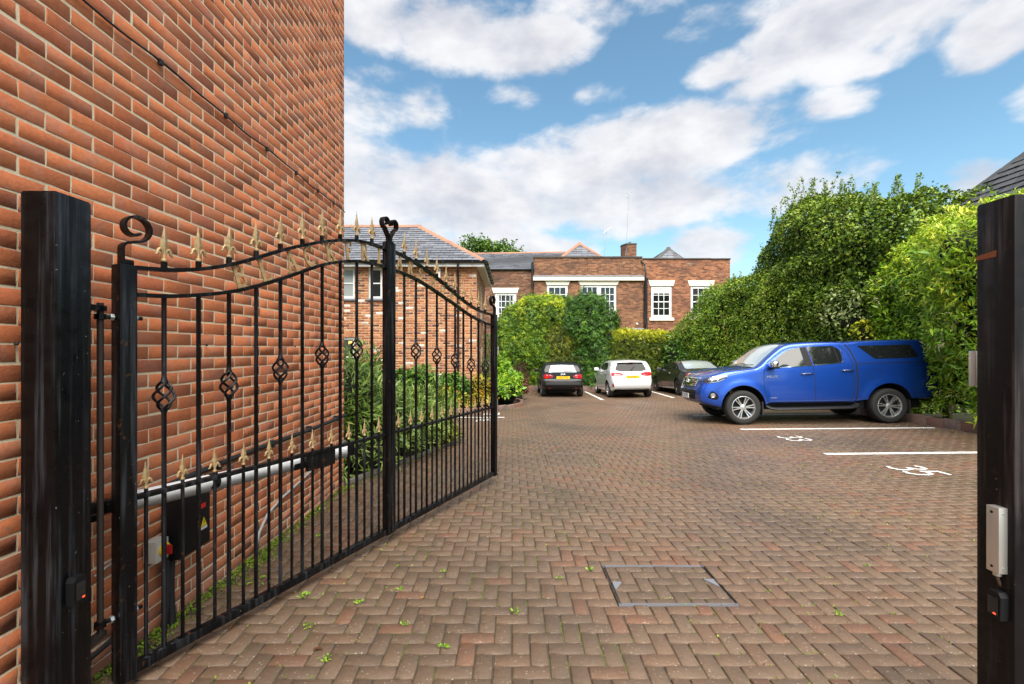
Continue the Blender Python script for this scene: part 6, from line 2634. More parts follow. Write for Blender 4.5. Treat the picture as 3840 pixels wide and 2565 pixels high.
for sd in (-1, 1):
    A.panel([(sd * .40, .80), (sd * .40, .855), (sd * .55, .895), (sd * .72, .905), (sd * .755, .87), (sd * .75, .755), (sd * .68, .735), (sd * .52, .765)], 'rear', M_red, 'tail_lamp', off=.006, thick=.012, step=.05)
    A.strip([(sd * .44, .83), (sd * .70, .86)], 'rear', .02, M_red_d, 'lamp_band', off=.02, thick=.002)
    A.panel([(sd * .46, .335), (sd * .58, .335), (sd * .58, .375), (sd * .46, .375)], 'rear', M_red, 'reflector', off=.004, thick=.004)
A.panel([(-.74, .60), (.74, .60), (.72, .50), (-.72, .50)], 'rear', mat('black_bumper', (.02, .02, .021), .5), 'bumper_lower', off=.002, thick=.006)
A.panel([(-.66, .42), (.66, .42), (.60, .30), (-.60, .30)], 'rear', M_black, 'diffuser', off=.002, thick=.004)
A.strip([(-.70, .665), (.70, .665)], 'rear', .010, M_dark, 'bumper_gap', off=.001, thick=.001)
plate(A, 'rear', 0, .775, 'LX63 KTO', .52, .111, M_yellow, 'yellow rear plate reading LX63 KTO', False)
p, nr = A.at('rear', 0, .905)
rg = MB()
for k in range(4):
    rg.M = frame(p + nr * .006 + Vector((.004, (k - 1.5) * .046, 0)), (0, 1, 0), (nr.cross(Vector((0, 1, 0))) * -1)) 
    torus(rg, .031, .031, .006, 18)
rg.build('badge_rings', M_chrome, A.root, True)
wp = MB()
a, n1 = A.at('rear', .04, 1.0)
b_, n2 = A.at('rear', .40, 1.025)
wp.tube([a + n1 * .02, b_ + n2 * .02], [.014, .008], 6)
wp.build('wiper', M_black, A.root)
for sd in (-1, 1):
    A.panel([(1.55, 1.02), (1.95, 1.25), (2.5, 1.30), (2.95, 1.27), (3.30, 1.10), (3.0, 1.0)], 'side', M_carglass, 'side_window', side=sd, rnd=.04)
    A.strip([(2.42, 1.0), (2.48, .6), (2.42, .36)], 'side', .010, M_dark, 'door_gap', side=sd, off=.001, thick=.001)
mirrors(A, 1.42, .98, M_carblack)
text_obj('boot_lettering', 'A1', .05, M_chrome, A.root, frame(A.at('rear', -.52, .68, off=.004)[0], (0, 1, 0), (0, 0, 1)), .001)
text_obj('boot_lettering', 'TFSI', .04, M_chrome, A.root, frame(A.at('rear', .50, .69, off=.004)[0], (0, 1, 0), (0, 0, 1)), .001)
text_obj('boot_lettering', 'A1', .05, M_chrome, A.root, frame((9, 9, -9), (0, 1, 0), (0, 0, 1)), .001) if False else None

# white hatchback
Bc = hatch('white_hatchback', (4.62, 22.05), M_carwhite, 'white five door hatchback parked between the black and grey cars', 4.04, 1.735, 1.476, (.84, 3.33),
           dict(top=[(0, .72), (.2, .82), (.9, .97), (1.08, 1.01), (1.75, 1.34), (2.1, 1.425), (2.6, 1.455), (3.2, 1.43), (3.55, 1.39), (3.72, 1.26), (3.86, 1.04), (3.94, .97), (4.04, .88)],
                belt=[(0, .74), (1.1, .93), (2.6, 1.0), (3.5, 1.06), (4.04, 1.06)], rx=[(.2, .14), (.35, .06), (.5, .0), (.62, .005), (.75, .05), (.9, .09), (1.4, .08)], wr=.312, sp=10, rim=M_alloy, tumble=.40))
Bc.panel([(-.58, 1.06), (-.60, 1.12), (-.50, 1.325), (-.42, 1.345), (.42, 1.345), (.50, 1.325), (.60, 1.12), (.58, 1.06), (.40, 1.025), (-.40, 1.025)], 'rear', M_carglass_r, 'rear_window', off=.004, thick=.003)
Bc.strip([(-.50, 1.375), (0, 1.39), (.50, 1.375)], 'rear', .03, M_carwhite, 'spoiler', off=.012, thick=.07)
Bc.strip([(-.14, 1.36), (.14, 1.36)], 'rear', .014, M_red_d, 'brake_lamp', off=.05, thick=.04)
for sd in (-1, 1):
    Bc.panel([(sd * .32, .93), (sd * .50, .985), (sd * .70, .995), (sd * .765, .96), (sd * .76, .865), (sd * .60, .845), (sd * .42, .87)], 'rear', M_red, 'tail_lamp', off=.006, thick=.012, step=.05)
    Bc.strip([(sd * .42, .925), (sd * .70, .955)], 'rear', .022, M_red_d, 'lamp_band', off=.02, thick=.002)
    Bc.panel([(sd * .69, .43), (sd * .75, .43), (sd * .76, .55), (sd * .72, .57)], 'rear', M_red, 'reflector', off=.004, thick=.004)
Bc.panel([(-.62, .37), (.62, .37), (.70, .25), (-.70, .25)], 'rear', M_black, 'bumper_lower', off=.003, thick=.006, rnd=.03)
Bc.strip([(-.60, .655), (.60, .655), (.66, .80)], 'rear', .009, M_dark, 'tailgate_gap', off=.001, thick=.001)
Bc.strip([(-.60, .655), (-.66, .80)], 'rear', .009, M_dark, 'tailgate_gap', off=.001, thick=.001)
plate(Bc, 'rear', .02, .80, 'FT69 BCV', .52, .111, M_yellow, 'yellow rear plate reading FT69 BCV', False)
p, nr = Bc.at('rear', 0, .955)
ov = MB()
ov.M = frame(p + nr * .004, (0, 1, 0), nr.cross(Vector((0, 1, 0))) * -1)
ov.lathe([(.001, .006), (.03, .006), (.034, .002), (.034, -.004)], 20)
ov.v = [tuple(Vector(v)) for v in ov.v]
ob = ov.build('badge', mat('badge_blue', (.01, .03, .16), .2, coat=1), Bc.root, True, auto=40)
wp = MB()
a, n1 = Bc.at('rear', -.02, 1.04)
b_, n2 = Bc.at('rear', .16, 1.22)
wp.tube([a + n1 * .02, b_ + n2 * .02], [.016, .008], 6)
wp.build('wiper', M_black, Bc.root)
text_obj('boot_lettering', 'Fiesta', .05, M_chrome, Bc.root, frame(Bc.at('rear', -.47, .70, off=.004)[0], (0, 1, 0), (0, 0, 1)), .001)
for sd in (-1, 1):
    Bc.panel([(1.48, 1.045), (1.62, 1.16), (1.95, 1.315), (2.32, 1.365), (2.30, 1.055)], 'side', M_carglass, 'front_side_window', side=sd, rnd=.03)
    Bc.panel([(2.36, 1.365), (2.75, 1.37), (3.05, 1.33), (3.28, 1.15), (3.20, 1.10), (2.36, 1.06)], 'side', M_carglass, 'rear_side_window', side=sd, rnd=.03)
    Bc.strip([(2.33, 1.05), (2.36, .7), (2.34, .36)], 'side', .010, M_dark, 'door_gap', side=sd, off=.001, thick=.001)
    Bc.strip([(1.40, 1.0), (1.36, .7), (1.40, .36), (2.34, .36), (2.95, .40)], 'side', .010, M_dark, 'door_gap', side=sd, off=.001, thick=.001)
    Bc.strip([(3.20, 1.08), (3.10, .85), (3.05, .72)], 'side', .010, M_dark, 'door_gap', side=sd, off=.001, thick=.001)
    for x, z in ((2.18, .90), (2.98, .945)):
        p, nr = Bc.at('side', x, z, sd)
        hh = MB()
        hh.M = Matrix.Translation(p)
        hh.tube([(-.09, 0, 0), (-.07, sd * .025, 0), (.07, sd * .025, 0), (.09, 0, 0)], .012, 6)
        hh.build('door_handle', M_carwhite, Bc.root, True)
mirrors(Bc, 1.40, 1.03, M_carwhite)
fin = MB()
p, _ = Bc.at('top', 3.05, 0)
fin.prism([(-.06, 0), (.07, 0), (.05, .05), (.03, .055)], -.012, .012, 'xz')
fo = fin.build('roof_aerial', M_black, Bc.root)
fo.location = p - Vector((0, 0, .004))

# dark grey coupe
Cc = hatch('grey_coupe', (7.55, 22.75), M_cargrey, 'dark grey coupe partly hidden behind the blue pickup', 4.69, 1.81, 1.405, (.85, 3.69),
           dict(top=[(0, .66), (.25, .76), (1.1, .92), (1.35, .95), (2.0, 1.27), (2.4, 1.375), (2.8, 1.39), (3.3, 1.33), (3.9, 1.10), (4.15, 1.02), (4.45, .985), (4.62, .93), (4.69, .86)],
                belt=[(0, .70), (1.3, .90), (3.0, .96), (4.69, .99)], rx=[(.2, .14), (.35, .06), (.5, .0), (.62, .0), (.75, .04), (.95, .06), (1.4, .06)], wr=.325, sp=5, rim=M_alloy_d, tumble=.46, dbl=True))
Cc.panel([(3.18, -.50), (3.22, -.53), (3.95, -.64), (4.02, -.58), (4.05, 0), (4.02, .58), (3.95, .64), (3.22, .53), (3.18, .50), (3.13, 0)], 'top', M_carglass_sky, 'rear_window', off=.004, thick=.003, step=.07)
for sd in (-1, 1):
    Cc.panel([(1.72, 1.02), (2.05, 1.22), (2.45, 1.315), (2.85, 1.32), (3.25, 1.24), (3.42, 1.09), (3.36, 1.04)], 'side', M_carglass, 'side_window', side=sd, rnd=.04)
    Cc.strip([(1.70, 1.005), (3.35, 1.03), (3.45, 1.10)], 'side', .012, M_chrome, 'window_trim', side=sd, off=.005, thick=.003)
    Cc.strip([(2.98, 1.02), (3.02, .7), (2.90, .36)], 'side', .010, M_dark, 'door_gap', side=sd, off=.001, thick=.001)
    Cc.panel([(sd * .46, .80), (sd * .46, .88), (sd * .70, .90), (sd * .80, .87), (sd * .79, .775), (sd * .62, .765)], 'rear', M_red, 'tail_lamp', off=.005, thick=.012, step=.05)
    p, nr = Cc.at('side', 2.78, .885, sd)
    hh = MB()
    hh.M = Matrix.Translation(p)
    hh.tube([(-.10, 0, 0), (-.08, sd * .025, 0), (.08, sd * .025, 0), (.10, 0, 0)], .012, 6)
    hh.build('door_handle', M_chrome, Cc.root, True)
Cc.panel([(-.60, .42), (.60, .42), (.66, .27), (-.66, .27)], 'rear', M_black, 'diffuser', off=.003, thick=.006)
plate(Cc, 'rear', 0, .68, 'KN18 ', .52, .111, M_yellow, 'yellow rear plate hidden behind the pickup', False) if False else None
mirrors(Cc, 1.62, .97, M_cargrey)

# ============================================================ VEGETATION
G = np.random.default_rng(11)


def lumps(seed, k=(.7, 1.6, 3.4), amp=(.5, .3, .2), n=7):
    r = np.random.default_rng(seed)
    W, P, A_ = [], [], []
    for kk, aa in zip(k, amp):
        for _ in range(n):
            v = r.normal(size=3)
            W.append(v / np.linalg.norm(v) * kk * r.uniform(.7, 1.4) * 2)
            P.append(r.uniform(0, 6.28))
            A_.append(aa / n ** .5)
    W, P, A_ = np.array(W), np.array(P), np.array(A_)

    def f(p):
        return (np.sin(p @ W.T + P) * A_).sum(1)
    return f


def unit(v):
    return v / np.maximum(np.linalg.norm(v, axis=1, keepdims=True), 1e-6)


LEAF = {  # template verts (x across, y along, z up) and triangles
    'oval': (np.array([(0, 0, 0), (-.26, .35, .07), (0, .38, 0), (.26, .35, .07), (-.17, .72, .03), (0, .74, -.03), (.17, .72, .03), (0, 1.0, -.12)]),
             np.array([(0, 2, 1), (0, 3, 2), (1, 2, 5), (1, 5, 4), (2, 3, 6), (2, 6, 5), (4, 5, 7), (5, 6, 7)])),
    'lance': (np.array([(0, 0, 0), (-.15, .40, .05), (0, .42, -.01), (.15, .40, .05), (0, 1.0, -.16)]), np.array([(0, 2, 1), (0, 3, 2), (1, 2, 4), (2, 3, 4)])),
    'small': (np.array([(0, 0, 0), (-.30, .5, .08), (.30, .5, .08), (0, 1.0, -.06)]), np.array([(0, 2, 1), (1, 2, 3)])),
    'needle': (np.array([(0, 0, 0), (-.085, .45, .02), (.085, .45, .02), (0, 1.0, -.16)]), np.array([(0, 2, 1), (1, 2, 3)])),
    'spray': (np.array([(0, 0, 0), (-.05, .1, 0), (.05, .1, 0), (0, 1.0, -.16),
                        (-.34, .42, -.05), (-.02, .30, .0), (-.02, .16, 0), (.34, .46, -.05), (.02, .34, 0), (.02, .20, 0),
                        (-.28, .74, -.12), (-.02, .62, -.04), (-.02, .48, -.02), (.27, .80, -.12), (.02, .68, -.05), (.02, .52, -.03)]),
              np.array([(1, 2, 3), (4, 5, 6), (7, 9, 8), (10, 11, 12), (13, 15, 14)])),
}


def leaves(P, axis, nrm, size, kind):
    """P points, axis leaf directions, nrm leaf normals -> verts, tris"""
    T, Fx = LEAF[kind]
    y = unit(axis)
    z = unit(nrm - (nrm * y).sum(1, keepdims=True) * y)
    x = np.cross(y, z)
    n, k = len(P), len(T)
    V = P[:, None, :] + size[:, None, None] * (T[None, :, 0:1] * x[:, None, :] + T[None, :, 1:2] * y[:, None, :] + T[None, :, 2:3] * z[:, None, :])
    Fa = Fx[None] + (np.arange(n) * k)[:, None, None]
    return V.reshape(-1, 3), Fa.reshape(-1, 3), k


class Foliage:
    def __init__(s, name, mat_):
        s.name, s.mat = name, mat_
        s.V, s.F, s.T = [], [], []
        s.n = 0

    def add(s, P, N, size, kind, tone, droop=.35, out=.5, face_up=.5, jitter=.6, along=None):
        m_ = len(P)
        if m_ == 0:
            return
        rnd = G.normal(size=(m_, 3))
        tang = rnd - (rnd * N).sum(1, keepdims=True) * N
        ax = unit(tang) + N * out + np.array([0, 0, -droop])
        if along is not None:
            ax = ax * .5 + along
        nn = N * .8 + np.array([0, 0, face_up]) + G.normal(size=(m_, 3)) * jitter * .6
        V, F, k = leaves(P, ax, nn, size, kind)
        s.V.append(V)
        s.F.append(F + s.n)
        s.T.append(np.repeat(np.clip(tone, .005, .995), k))
        s.n += len(V)

    def build(s, parent, label=None, part='foliage'):
        me = np_mesh(s.name, np.concatenate(s.V), np.concatenate(s.F), s.mat, False, np.concatenate(s.T))
        o = link(bpy.data.objects.new(part, me), parent)
        o['kind'] = 'stuff'
        if label:
            o['label'] = label
        put(o)
        return o


def hedge(name, label, cat, axis, a0, a1, face, H, depth, mat_, kind, size, dens, seed, rnd=.5, lump=.22, zb=None, tone=(.5, .2), tone_fn=None, droop=.35, out=.5, face_up=.5,
          shoots=0, shoot_len=(.25, .7), group=None, bulge=None, cl=None, core=.30, ends=True, lump_k=(.7, 1.6, 3.4), stems=3, depth_j=.20, jitter=.6):
    """hedge along an axis: 'y' faces -X (right-hand boundary), 'x' faces -Y (back of the yard)"""
    r = np.random.default_rng(seed)
    fn = lumps(seed, lump_k)
    Hf = smooth_interp(H) if isinstance(H, list) else (lambda a: H)
    Ff = smooth_interp(face) if isinstance(face, list) else (lambda a: face)
    Hv, Fv = np.vectorize(Hf), np.vectorize(Ff)
    mid = (a0 + a1) / 2
    base_z = ground_z(Ff(mid) + .2, mid) if axis == 'y' else ground_z(mid, Ff(mid))
    zb = zb if zb is not None else 0.0
    root = empty(name, (Ff(mid) + depth / 2, mid, base_z) if axis == 'y' else (mid, Ff(mid) + depth / 2, base_z))
    tag(root, label, cat, group)

    def surf(a, s_):
        """point and outward normal (local: a along, b depth, c up) on the section curve"""
        h = Hv(a)
        rr = np.minimum(rnd, h * .45)
        front = h - rr - zb
        arc_ = rr * math.pi / 2
        b_ = np.zeros_like(a)
        c = np.zeros_like(a)
        nb_, nc = -np.ones_like(a), np.zeros_like(a)
        i1 = s_ < front
        c[i1] = zb + s_[i1]
        i2 = (~i1) & (s_ < front + arc_)
        th = (s_[i2] - front[i2]) / np.maximum(rr[i2], 1e-3)
        b_[i2] = rr[i2] * (1 - np.cos(th))
        c[i2] = h[i2] - rr[i2] + rr[i2] * np.sin(th)
        nb_[i2], nc[i2] = -np.cos(th), np.sin(th)
        i3 = ~(i1 | i2)
        b_[i3] = rr[i3] + (s_[i3] - front[i3] - arc_[i3])
        c[i3] = h[i3]
        nb_[i3], nc[i3] = 0, 1
        return b_, c, nb_, nc

    def to_world(a, b_, c, na, nb_, nc):
        f = Fv(a)
        bul = np.zeros_like(a)
        if bulge:
            bul = np.vectorize(bulge)(a, c)
        if axis == 'y':
            P = np.stack([f + b_ - bul * (nb_ < -.2), a, c], 1)
            N = np.stack([nb_, na, nc], 1)
        else:
            P = np.stack([a, f + b_ - bul * (nb_ < -.2), c], 1)
            N = np.stack([na, nb_, nc], 1)
        return P, unit(N)

    hmax = max(Hf(a) for a in np.linspace(a0, a1, 20))
    Ls = hmax - zb + depth
    if cl:
        dens = dens / cl[1]
    n = int((a1 - a0) * Ls * dens)
    a = r.uniform(a0, a1, n)
    s_ = r.uniform(0, Ls, n)
    b_, c, nb_, nc = surf(a, s_)
    ok = b_ < depth
    a, b_, c, nb_, nc = a[ok], b_[ok], c[ok], nb_[ok], nc[ok]
    na = np.zeros_like(a)
    if ends:
        # closing faces at both ends
        m_ = int(depth * hmax * dens)
        for e, sg in ((a0, -1), (a1, 1)):
            bb, cc = r.uniform(0, depth, m_), r.uniform(zb, Hf(e) - .1, m_)
            a = np.concatenate([a, np.full(m_, e)])
            b_ = np.concatenate([b_, bb])
            c = np.concatenate([c, cc])
            nb_ = np.concatenate([nb_, np.full(m_, -.01)])
            nc = np.concatenate([nc, np.zeros(m_)])
            na = np.concatenate([na, np.full(m_, sg)])
    P, N = to_world(a, b_, c, na, nb_, nc)
    # round the ends off
    if ends:
        e_ = np.minimum(np.abs(a - a0), np.abs(a1 - a))
        pull = np.clip(.45 - e_, 0, .45) ** 2 * .9
        P[:, 0 if axis == 'y' else 1] += pull
    d = fn(P) * lump
    inset = -np.abs(r.normal(0, depth_j, len(P))) * r.uniform(0, 1, len(P))
    P = P + N * (d + inset)[:, None]
    P[:, 2] += base_z
    t = r.normal(tone[0], tone[1], len(P)) + d * .25
    if tone_fn:
        t = tone_fn(P, N, t, r)
    fo = Foliage(name, mat_)
    if cl:
        # leafy clumps with gaps between them
        rc, m_ = cl
        k = len(P)
        rcs = rc * np.exp(r.normal(0, .28, k))
        rep = np.repeat(np.arange(k), m_)
        off = r.normal(0, .55, (k * m_, 3))
        Nr = N[rep]
        off = off - (off * Nr).sum(1, keepdims=True) * Nr
        dist = np.linalg.norm(off, axis=1)
        Pl = P[rep] + off * rcs[rep][:, None] + Nr * (rcs[rep] * (.75 - .75 * np.minimum(dist, 1.5) ** 2))[:, None]
        Pl[:, 2] -= rcs[rep] * dist * .25
        Nl = unit(Nr + off * 1.0)
        tl = t[rep] + r.normal(0, .10, k)[rep] + r.normal(0, .12, k * m_)
        if tone_fn:
            tl = np.where(t[rep] > .955, t[rep], np.minimum(tl, .95))
        P, N, t = Pl, Nl, tl
    sz = size * np.exp(r.normal(0, .22, len(P)))
    fo.add(P, N, sz, kind, t, droop, out, face_up, jitter)
    # shoots standing out of the top
    wood = MB()
    for k in range(shoots):
        aa = r.uniform(a0, a1)
        bb = r.uniform(.1, depth * .7)
        Pw, _ = to_world(np.array([aa]), np.array([bb]), np.array([Hf(aa) - .05]), *(np.zeros(1),) * 3)
        q = Vector(Pw[0]) + Vector((0, 0, base_z + float(fn(Pw)[0]) * lump - .1))
        L_ = r.uniform(*shoot_len)
        dr = Vector((r.normal(0, .22), r.normal(0, .22), 1)).normalized()
        pts = [q + dr * L_ * i / 4 + Vector((r.normal(0, .012), r.normal(0, .012), 0)) * i for i in range(5)]
        wood.tube([tuple(x) for x in pts], [.008, .006, .005, .004, .002], 4)
        m_ = int(L_ * 46)
        tt = r.uniform(.05, 1, m_)
        pp = np.array([tuple(q + dr * L_ * x) for x in tt])
        nn = unit(r.normal(size=(m_, 3)) + np.array([0, 0, .3]))
        pp += nn * .05 * (1.1 - tt)[:, None]
        fo.add(pp, nn, size * r.uniform(.7, 1.15, m_), kind, r.normal(tone[0] + .08, tone[1], m_), .1, .9, .4, .8)
    fo.build(root, None)
    # dark mass added to block light and darken the gaps between leaves
    A_ = np.linspace(a0 + core * .7, a1 - core * .7, max(4, int((a1 - a0) / .3)))
    ns = 22
    Vv = []
    for aa in A_:
        hh = Hf(aa)
        Lq = hh - zb + depth
        ss = np.linspace(0, Lq * .98, ns)
        bq, cq, nbq, ncq = surf(np.full(ns, aa), ss)
        Pq, Nq = to_world(np.full(ns, aa), bq, np.maximum(cq, 0), np.zeros(ns), nbq, ncq)
        e_ = min(abs(aa - a0), abs(a1 - aa))
        Pq = Pq + Nq * (fn(Pq) * lump - core)[:, None]
        Pq[:, 2] += base_z
        Vv.append(Pq)
    Vv = np.concatenate(Vv)
    na_ = len(A_)
    Fq = [(i * ns + j, i * ns + j + 1, (i + 1) * ns + j + 1, (i + 1) * ns + j) for i in range(na_ - 1) for j in range(ns - 1)]
    o = link(bpy.data.objects.new('inner_twigs', np_mesh('inner_twigs', Vv, Fq, M_core, True)), root)
    put(o)
    for k in range(stems):
        aa = a0 + (a1 - a0) * (k + .5) / stems
        x, y = (Ff(aa) + depth * .5, aa) if axis == 'y' else (aa, Ff(aa) + depth * .5)
        wood.tube([(x, y, base_z - .1), (x + r.normal(0, .08), y + r.normal(0, .08), base_z + Hf(aa) * .5), (x + r.normal(0, .2), y + r.normal(0, .2), base_z + Hf(aa) * .9)], [.09, .06, .02], 7)
    wo = wood.build('trunk', M_bark, root, True)
    put(wo)
    return root


def shrub(name, label, cat, c, rad, mat_, kind, size, count, seed, tone=(.5, .2), droop=.2, out=.8, face_up=.5, group=None, tone_fn=None, lump=.18, core=.72, shell=.55, flat_base=True, along_up=0.0, stems=5):
    """rounded shrub: leaves through the outer shell of a lumpy ellipsoid"""
    r = np.random.default_rng(seed)
    gz = ground_z(c[0], c[1])
    root = tag(empty(name, (c[0], c[1], gz)), label, cat, group)
    fn = lumps(seed, (1.2, 2.6, 5.0))
    N = unit(r.normal(size=(count, 3)))
    N[:, 2] = np.where(N[:, 2] < -.25, -N[:, 2], N[:, 2])
    rr = r.uniform(shell, 1, count) ** .6
    R3 = np.array(rad)
    P = np.array([c[0], c[1], gz + c[2]]) + N * R3 * rr[:, None] * (1 + fn(N * 2.0 + seed) * lump * 2)[:, None]
    keep = P[:, 2] > gz + .02
    P, N = P[keep], N[keep]
    t = r.normal(tone[0], tone[1], len(P))
    if tone_fn:
        t = tone_fn(P, N, t, r)
    fo = Foliage(name, mat_)
    fo.add(P, unit(N / R3), size * np.exp(r.normal(0, .25, len(P))), kind, t, droop, out, face_up, .7, along=np.array([0, 0, along_up]) if along_up else None)
    fo.build(root)
    bm = bmesh.new()
    bmesh.ops.create_icosphere(bm, subdivisions=3, radius=1)
    pts = np.array([tuple(v.co) for v in bm.verts])
    disp = 1 + fn(pts * 2.0 + seed) * lump * 2
    for v, d_, p in zip(bm.verts, disp, pts):
        z = p[2] * R3[2] * core * d_ + c[2]
        v.co = Vector((p[0] * R3[0] * core * d_, p[1] * R3[1] * core * d_, max(z, -.02)))
    mb = MB()
    mb.bm(bm)
    mb.build('inner_twigs', M_core, root, True)  # dark core added inside the shrub as shade behind the leaves
    w_ = MB()
    for k in range(stems):
        a = r.uniform(0, 6.28)
        w_.tube([(math.cos(a) * .08, math.sin(a) * .08, -.05), (math.cos(a) * rad[0] * .3, math.sin(a) * rad[1] * .3, c[2]), (math.cos(a) * rad[0] * .6, math.sin(a) * rad[1] * .6, c[2] + rad[2] * .6)], [.022, .016, .006], 5)
    w_.build('stems', M_bark, root, True)
    return root


g1 = [(0, (.018, .048, .006)), (.3, (.06, .135, .012)), (.6, (.15, .27, .018)), (.85, (.28, .40, .028)), (1, (.42, .46, .06))]
M_laurel = leaf_mat('leaf_laurel', [(0, (.03, .085, .008)), (.35, (.14, .30, .014)), (.65, (.30, .48, .022)), (.88, (.46, .57, .03)), (.95, (.58, .60, .06)), (.96, (.66, .60, .30)), (1, (.70, .64, .36))], .34, .3)
M_holly = leaf_mat('leaf_holly', [(0, (.018, .045, .006)), (.35, (.075, .145, .012)), (.65, (.165, .255, .02)), (.9, (.27, .34, .028)), (1, (.38, .42, .06))], .38, .25)
M_privet = leaf_mat('leaf_privet', [(0, (.02, .05, .006)), (.35, (.09, .175, .012)), (.65, (.20, .31, .02)), (.9, (.33, .41, .03)), (1, (.46, .48, .12))], .38, .28)
M_varieg = leaf_mat('leaf_variegated', [(0, (.06, .11, .02)), (.4, (.18, .25, .06)), (.7, (.36, .40, .15)), (1, (.50, .52, .26))], .45, .3)
M_mixed = leaf_mat('leaf_mixed_green', g1, .4, .3)
M_conif = leaf_mat('leaf_golden_conifer', [(0, (.014, .042, .004)), (.3, (.055, .13, .008)), (.55, (.14, .25, .012)), (.78, (.33, .41, .014)), (1, (.60, .56, .016))], .5, .2)
M_conif_d = leaf_mat('leaf_dark_conifer', [(0, (.008, .026, .006)), (.4, (.03, .085, .011)), (.75, (.08, .19, .02)), (1, (.18, .31, .03))], .5, .2)
M_olive = leaf_mat('leaf_olive_conifer', [(0, (.03, .045, .008)), (.4, (.085, .115, .014)), (.75, (.17, .20, .018)), (1, (.28, .27, .02))], .55, .2)
M_gold_h = leaf_mat('leaf_golden_hedge', [(0, (.03, .055, .006)), (.35, (.10, .14, .01)), (.6, (.21, .26, .014)), (.8, (.42, .44, .015)), (1, (.60, .55, .02))], .5, .25)
M_rosem = leaf_mat('leaf_willow_like', [(0, (.035, .075, .014)), (.4, (.11, .19, .03)), (.75, (.23, .33, .06)), (1, (.42, .49, .13))], .4, .3)
M_bright = leaf_mat('leaf_bright_green', [(0, (.03, .085, .008)), (.4, (.11, .25, .016)), (.75, (.23, .42, .025)), (1, (.42, .52, .05))], .4, .35)
M_gold_s = leaf_mat('leaf_gold_orange', [(0, (.05, .08, .01)), (.35, (.19, .22, .015)), (.7, (.42, .37, .02)), (.88, (.42, .20, .03)), (1, (.38, .11, .03))], .45, .3)
M_ivy = leaf_mat('leaf_ivy', [(0, (.02, .05, .01)), (.4, (.055, .135, .018)), (.8, (.12, .24, .03)), (1, (.20, .31, .04))], .32, .25)
M_tree = leaf_mat('leaf_tree', [(0, (.025, .06, .01)), (.4, (.07, .15, .015)), (.8, (.14, .25, .025)), (1, (.22, .32, .04))], .45, .3)
M_rust_l = leaf_mat('leaf_rusty', [(0, (.06, .03, .015)), (.5, (.13, .05, .025)), (1, (.22, .09, .03))], .6, .2)
M_moss = leaf_mat('moss_green', [(0, (.06, .11, .01)), (.5, (.15, .24, .015)), (1, (.27, .36, .025))], .8, .2)


# ---- right-hand boundary
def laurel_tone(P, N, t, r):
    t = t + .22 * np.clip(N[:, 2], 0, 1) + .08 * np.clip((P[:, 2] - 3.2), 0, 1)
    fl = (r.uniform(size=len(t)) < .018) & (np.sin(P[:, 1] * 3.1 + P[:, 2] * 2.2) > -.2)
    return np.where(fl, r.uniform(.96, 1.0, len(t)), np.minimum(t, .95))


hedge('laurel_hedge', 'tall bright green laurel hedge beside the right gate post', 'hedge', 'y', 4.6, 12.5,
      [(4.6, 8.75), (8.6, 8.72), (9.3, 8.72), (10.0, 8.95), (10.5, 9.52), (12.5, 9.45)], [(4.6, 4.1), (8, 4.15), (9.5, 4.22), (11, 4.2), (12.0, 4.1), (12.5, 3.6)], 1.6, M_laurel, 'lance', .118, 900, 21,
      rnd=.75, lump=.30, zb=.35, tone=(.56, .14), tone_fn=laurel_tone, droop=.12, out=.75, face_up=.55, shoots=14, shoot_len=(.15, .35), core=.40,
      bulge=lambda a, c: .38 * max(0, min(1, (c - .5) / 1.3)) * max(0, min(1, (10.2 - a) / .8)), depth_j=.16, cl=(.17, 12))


def pale_patch(P, N, t, r):
    g = np.exp(-(((P[:, 1] - 14.0) / 1.3) ** 2 + ((P[:, 2] - 2.9) / .8) ** 2))
    return t + .0 * g


hedge('tall_holly', 'tall dark evergreen shrub with ragged shoots against the sky', 'shrub', 'y', 12.0, 18.9, [(12, 9.75), (14, 9.55), (16, 9.45), (18.9, 9.45)],
      [(12.0, 5.3), (12.7, 5.9), (13.6, 5.75), (14.6, 6.1), (15.7, 6.25), (17.2, 6.3), (18.2, 6.05), (18.7, 5.4), (18.9, 5.0)], 2.2, M_holly, 'small', .092, 1150, 33, rnd=1.0, lump=.42, zb=.1,
      tone=(.50, .13), droop=.1, out=.7, face_up=.5, shoots=70, shoot_len=(.35, 1.0), core=.42, lump_k=(.6, 1.4, 3.0), depth_j=.20, stems=5, cl=(.17, 13))
shrub('variegated_dogwood', 'pale cream leaved shrub in the hedge above the pickup cab', 'shrub', (9.75, 13.7, 2.6), (.55, 1.0, 1.0), M_varieg, 'oval', .10, 1900, 35, tone=(.5, .22), lump=.22, core=.6, stems=4)
shrub('yellow_leaf_shrub', 'small yellow leaved spray in the hedge above the pickup canopy', 'shrub', (9.55, 12.75, 2.05), (.28, .45, .38), M_gold_h, 'oval', .09, 420, 36, tone=(.75, .15), lump=.2, core=.4, stems=3)
hedge('privet_hedge', 'yellow green privet hedge between the tall shrub and the grey coupe', 'hedge', 'y', 15.8, 20.2, [(15.8, 9.3), (18, 9.0), (20.2, 8.85)],
      [(15.8, 4.3), (17, 4.4), (18.4, 4.6), (19.6, 4.7), (20.2, 4.4)], 1.4, M_privet, 'small', .08, 1150, 37, rnd=.6, lump=.28, zb=.05, tone=(.60, .13), droop=.1, out=.6, shoots=18, shoot_len=(.2, .5), core=.32, cl=(.13, 12), depth_j=.14)
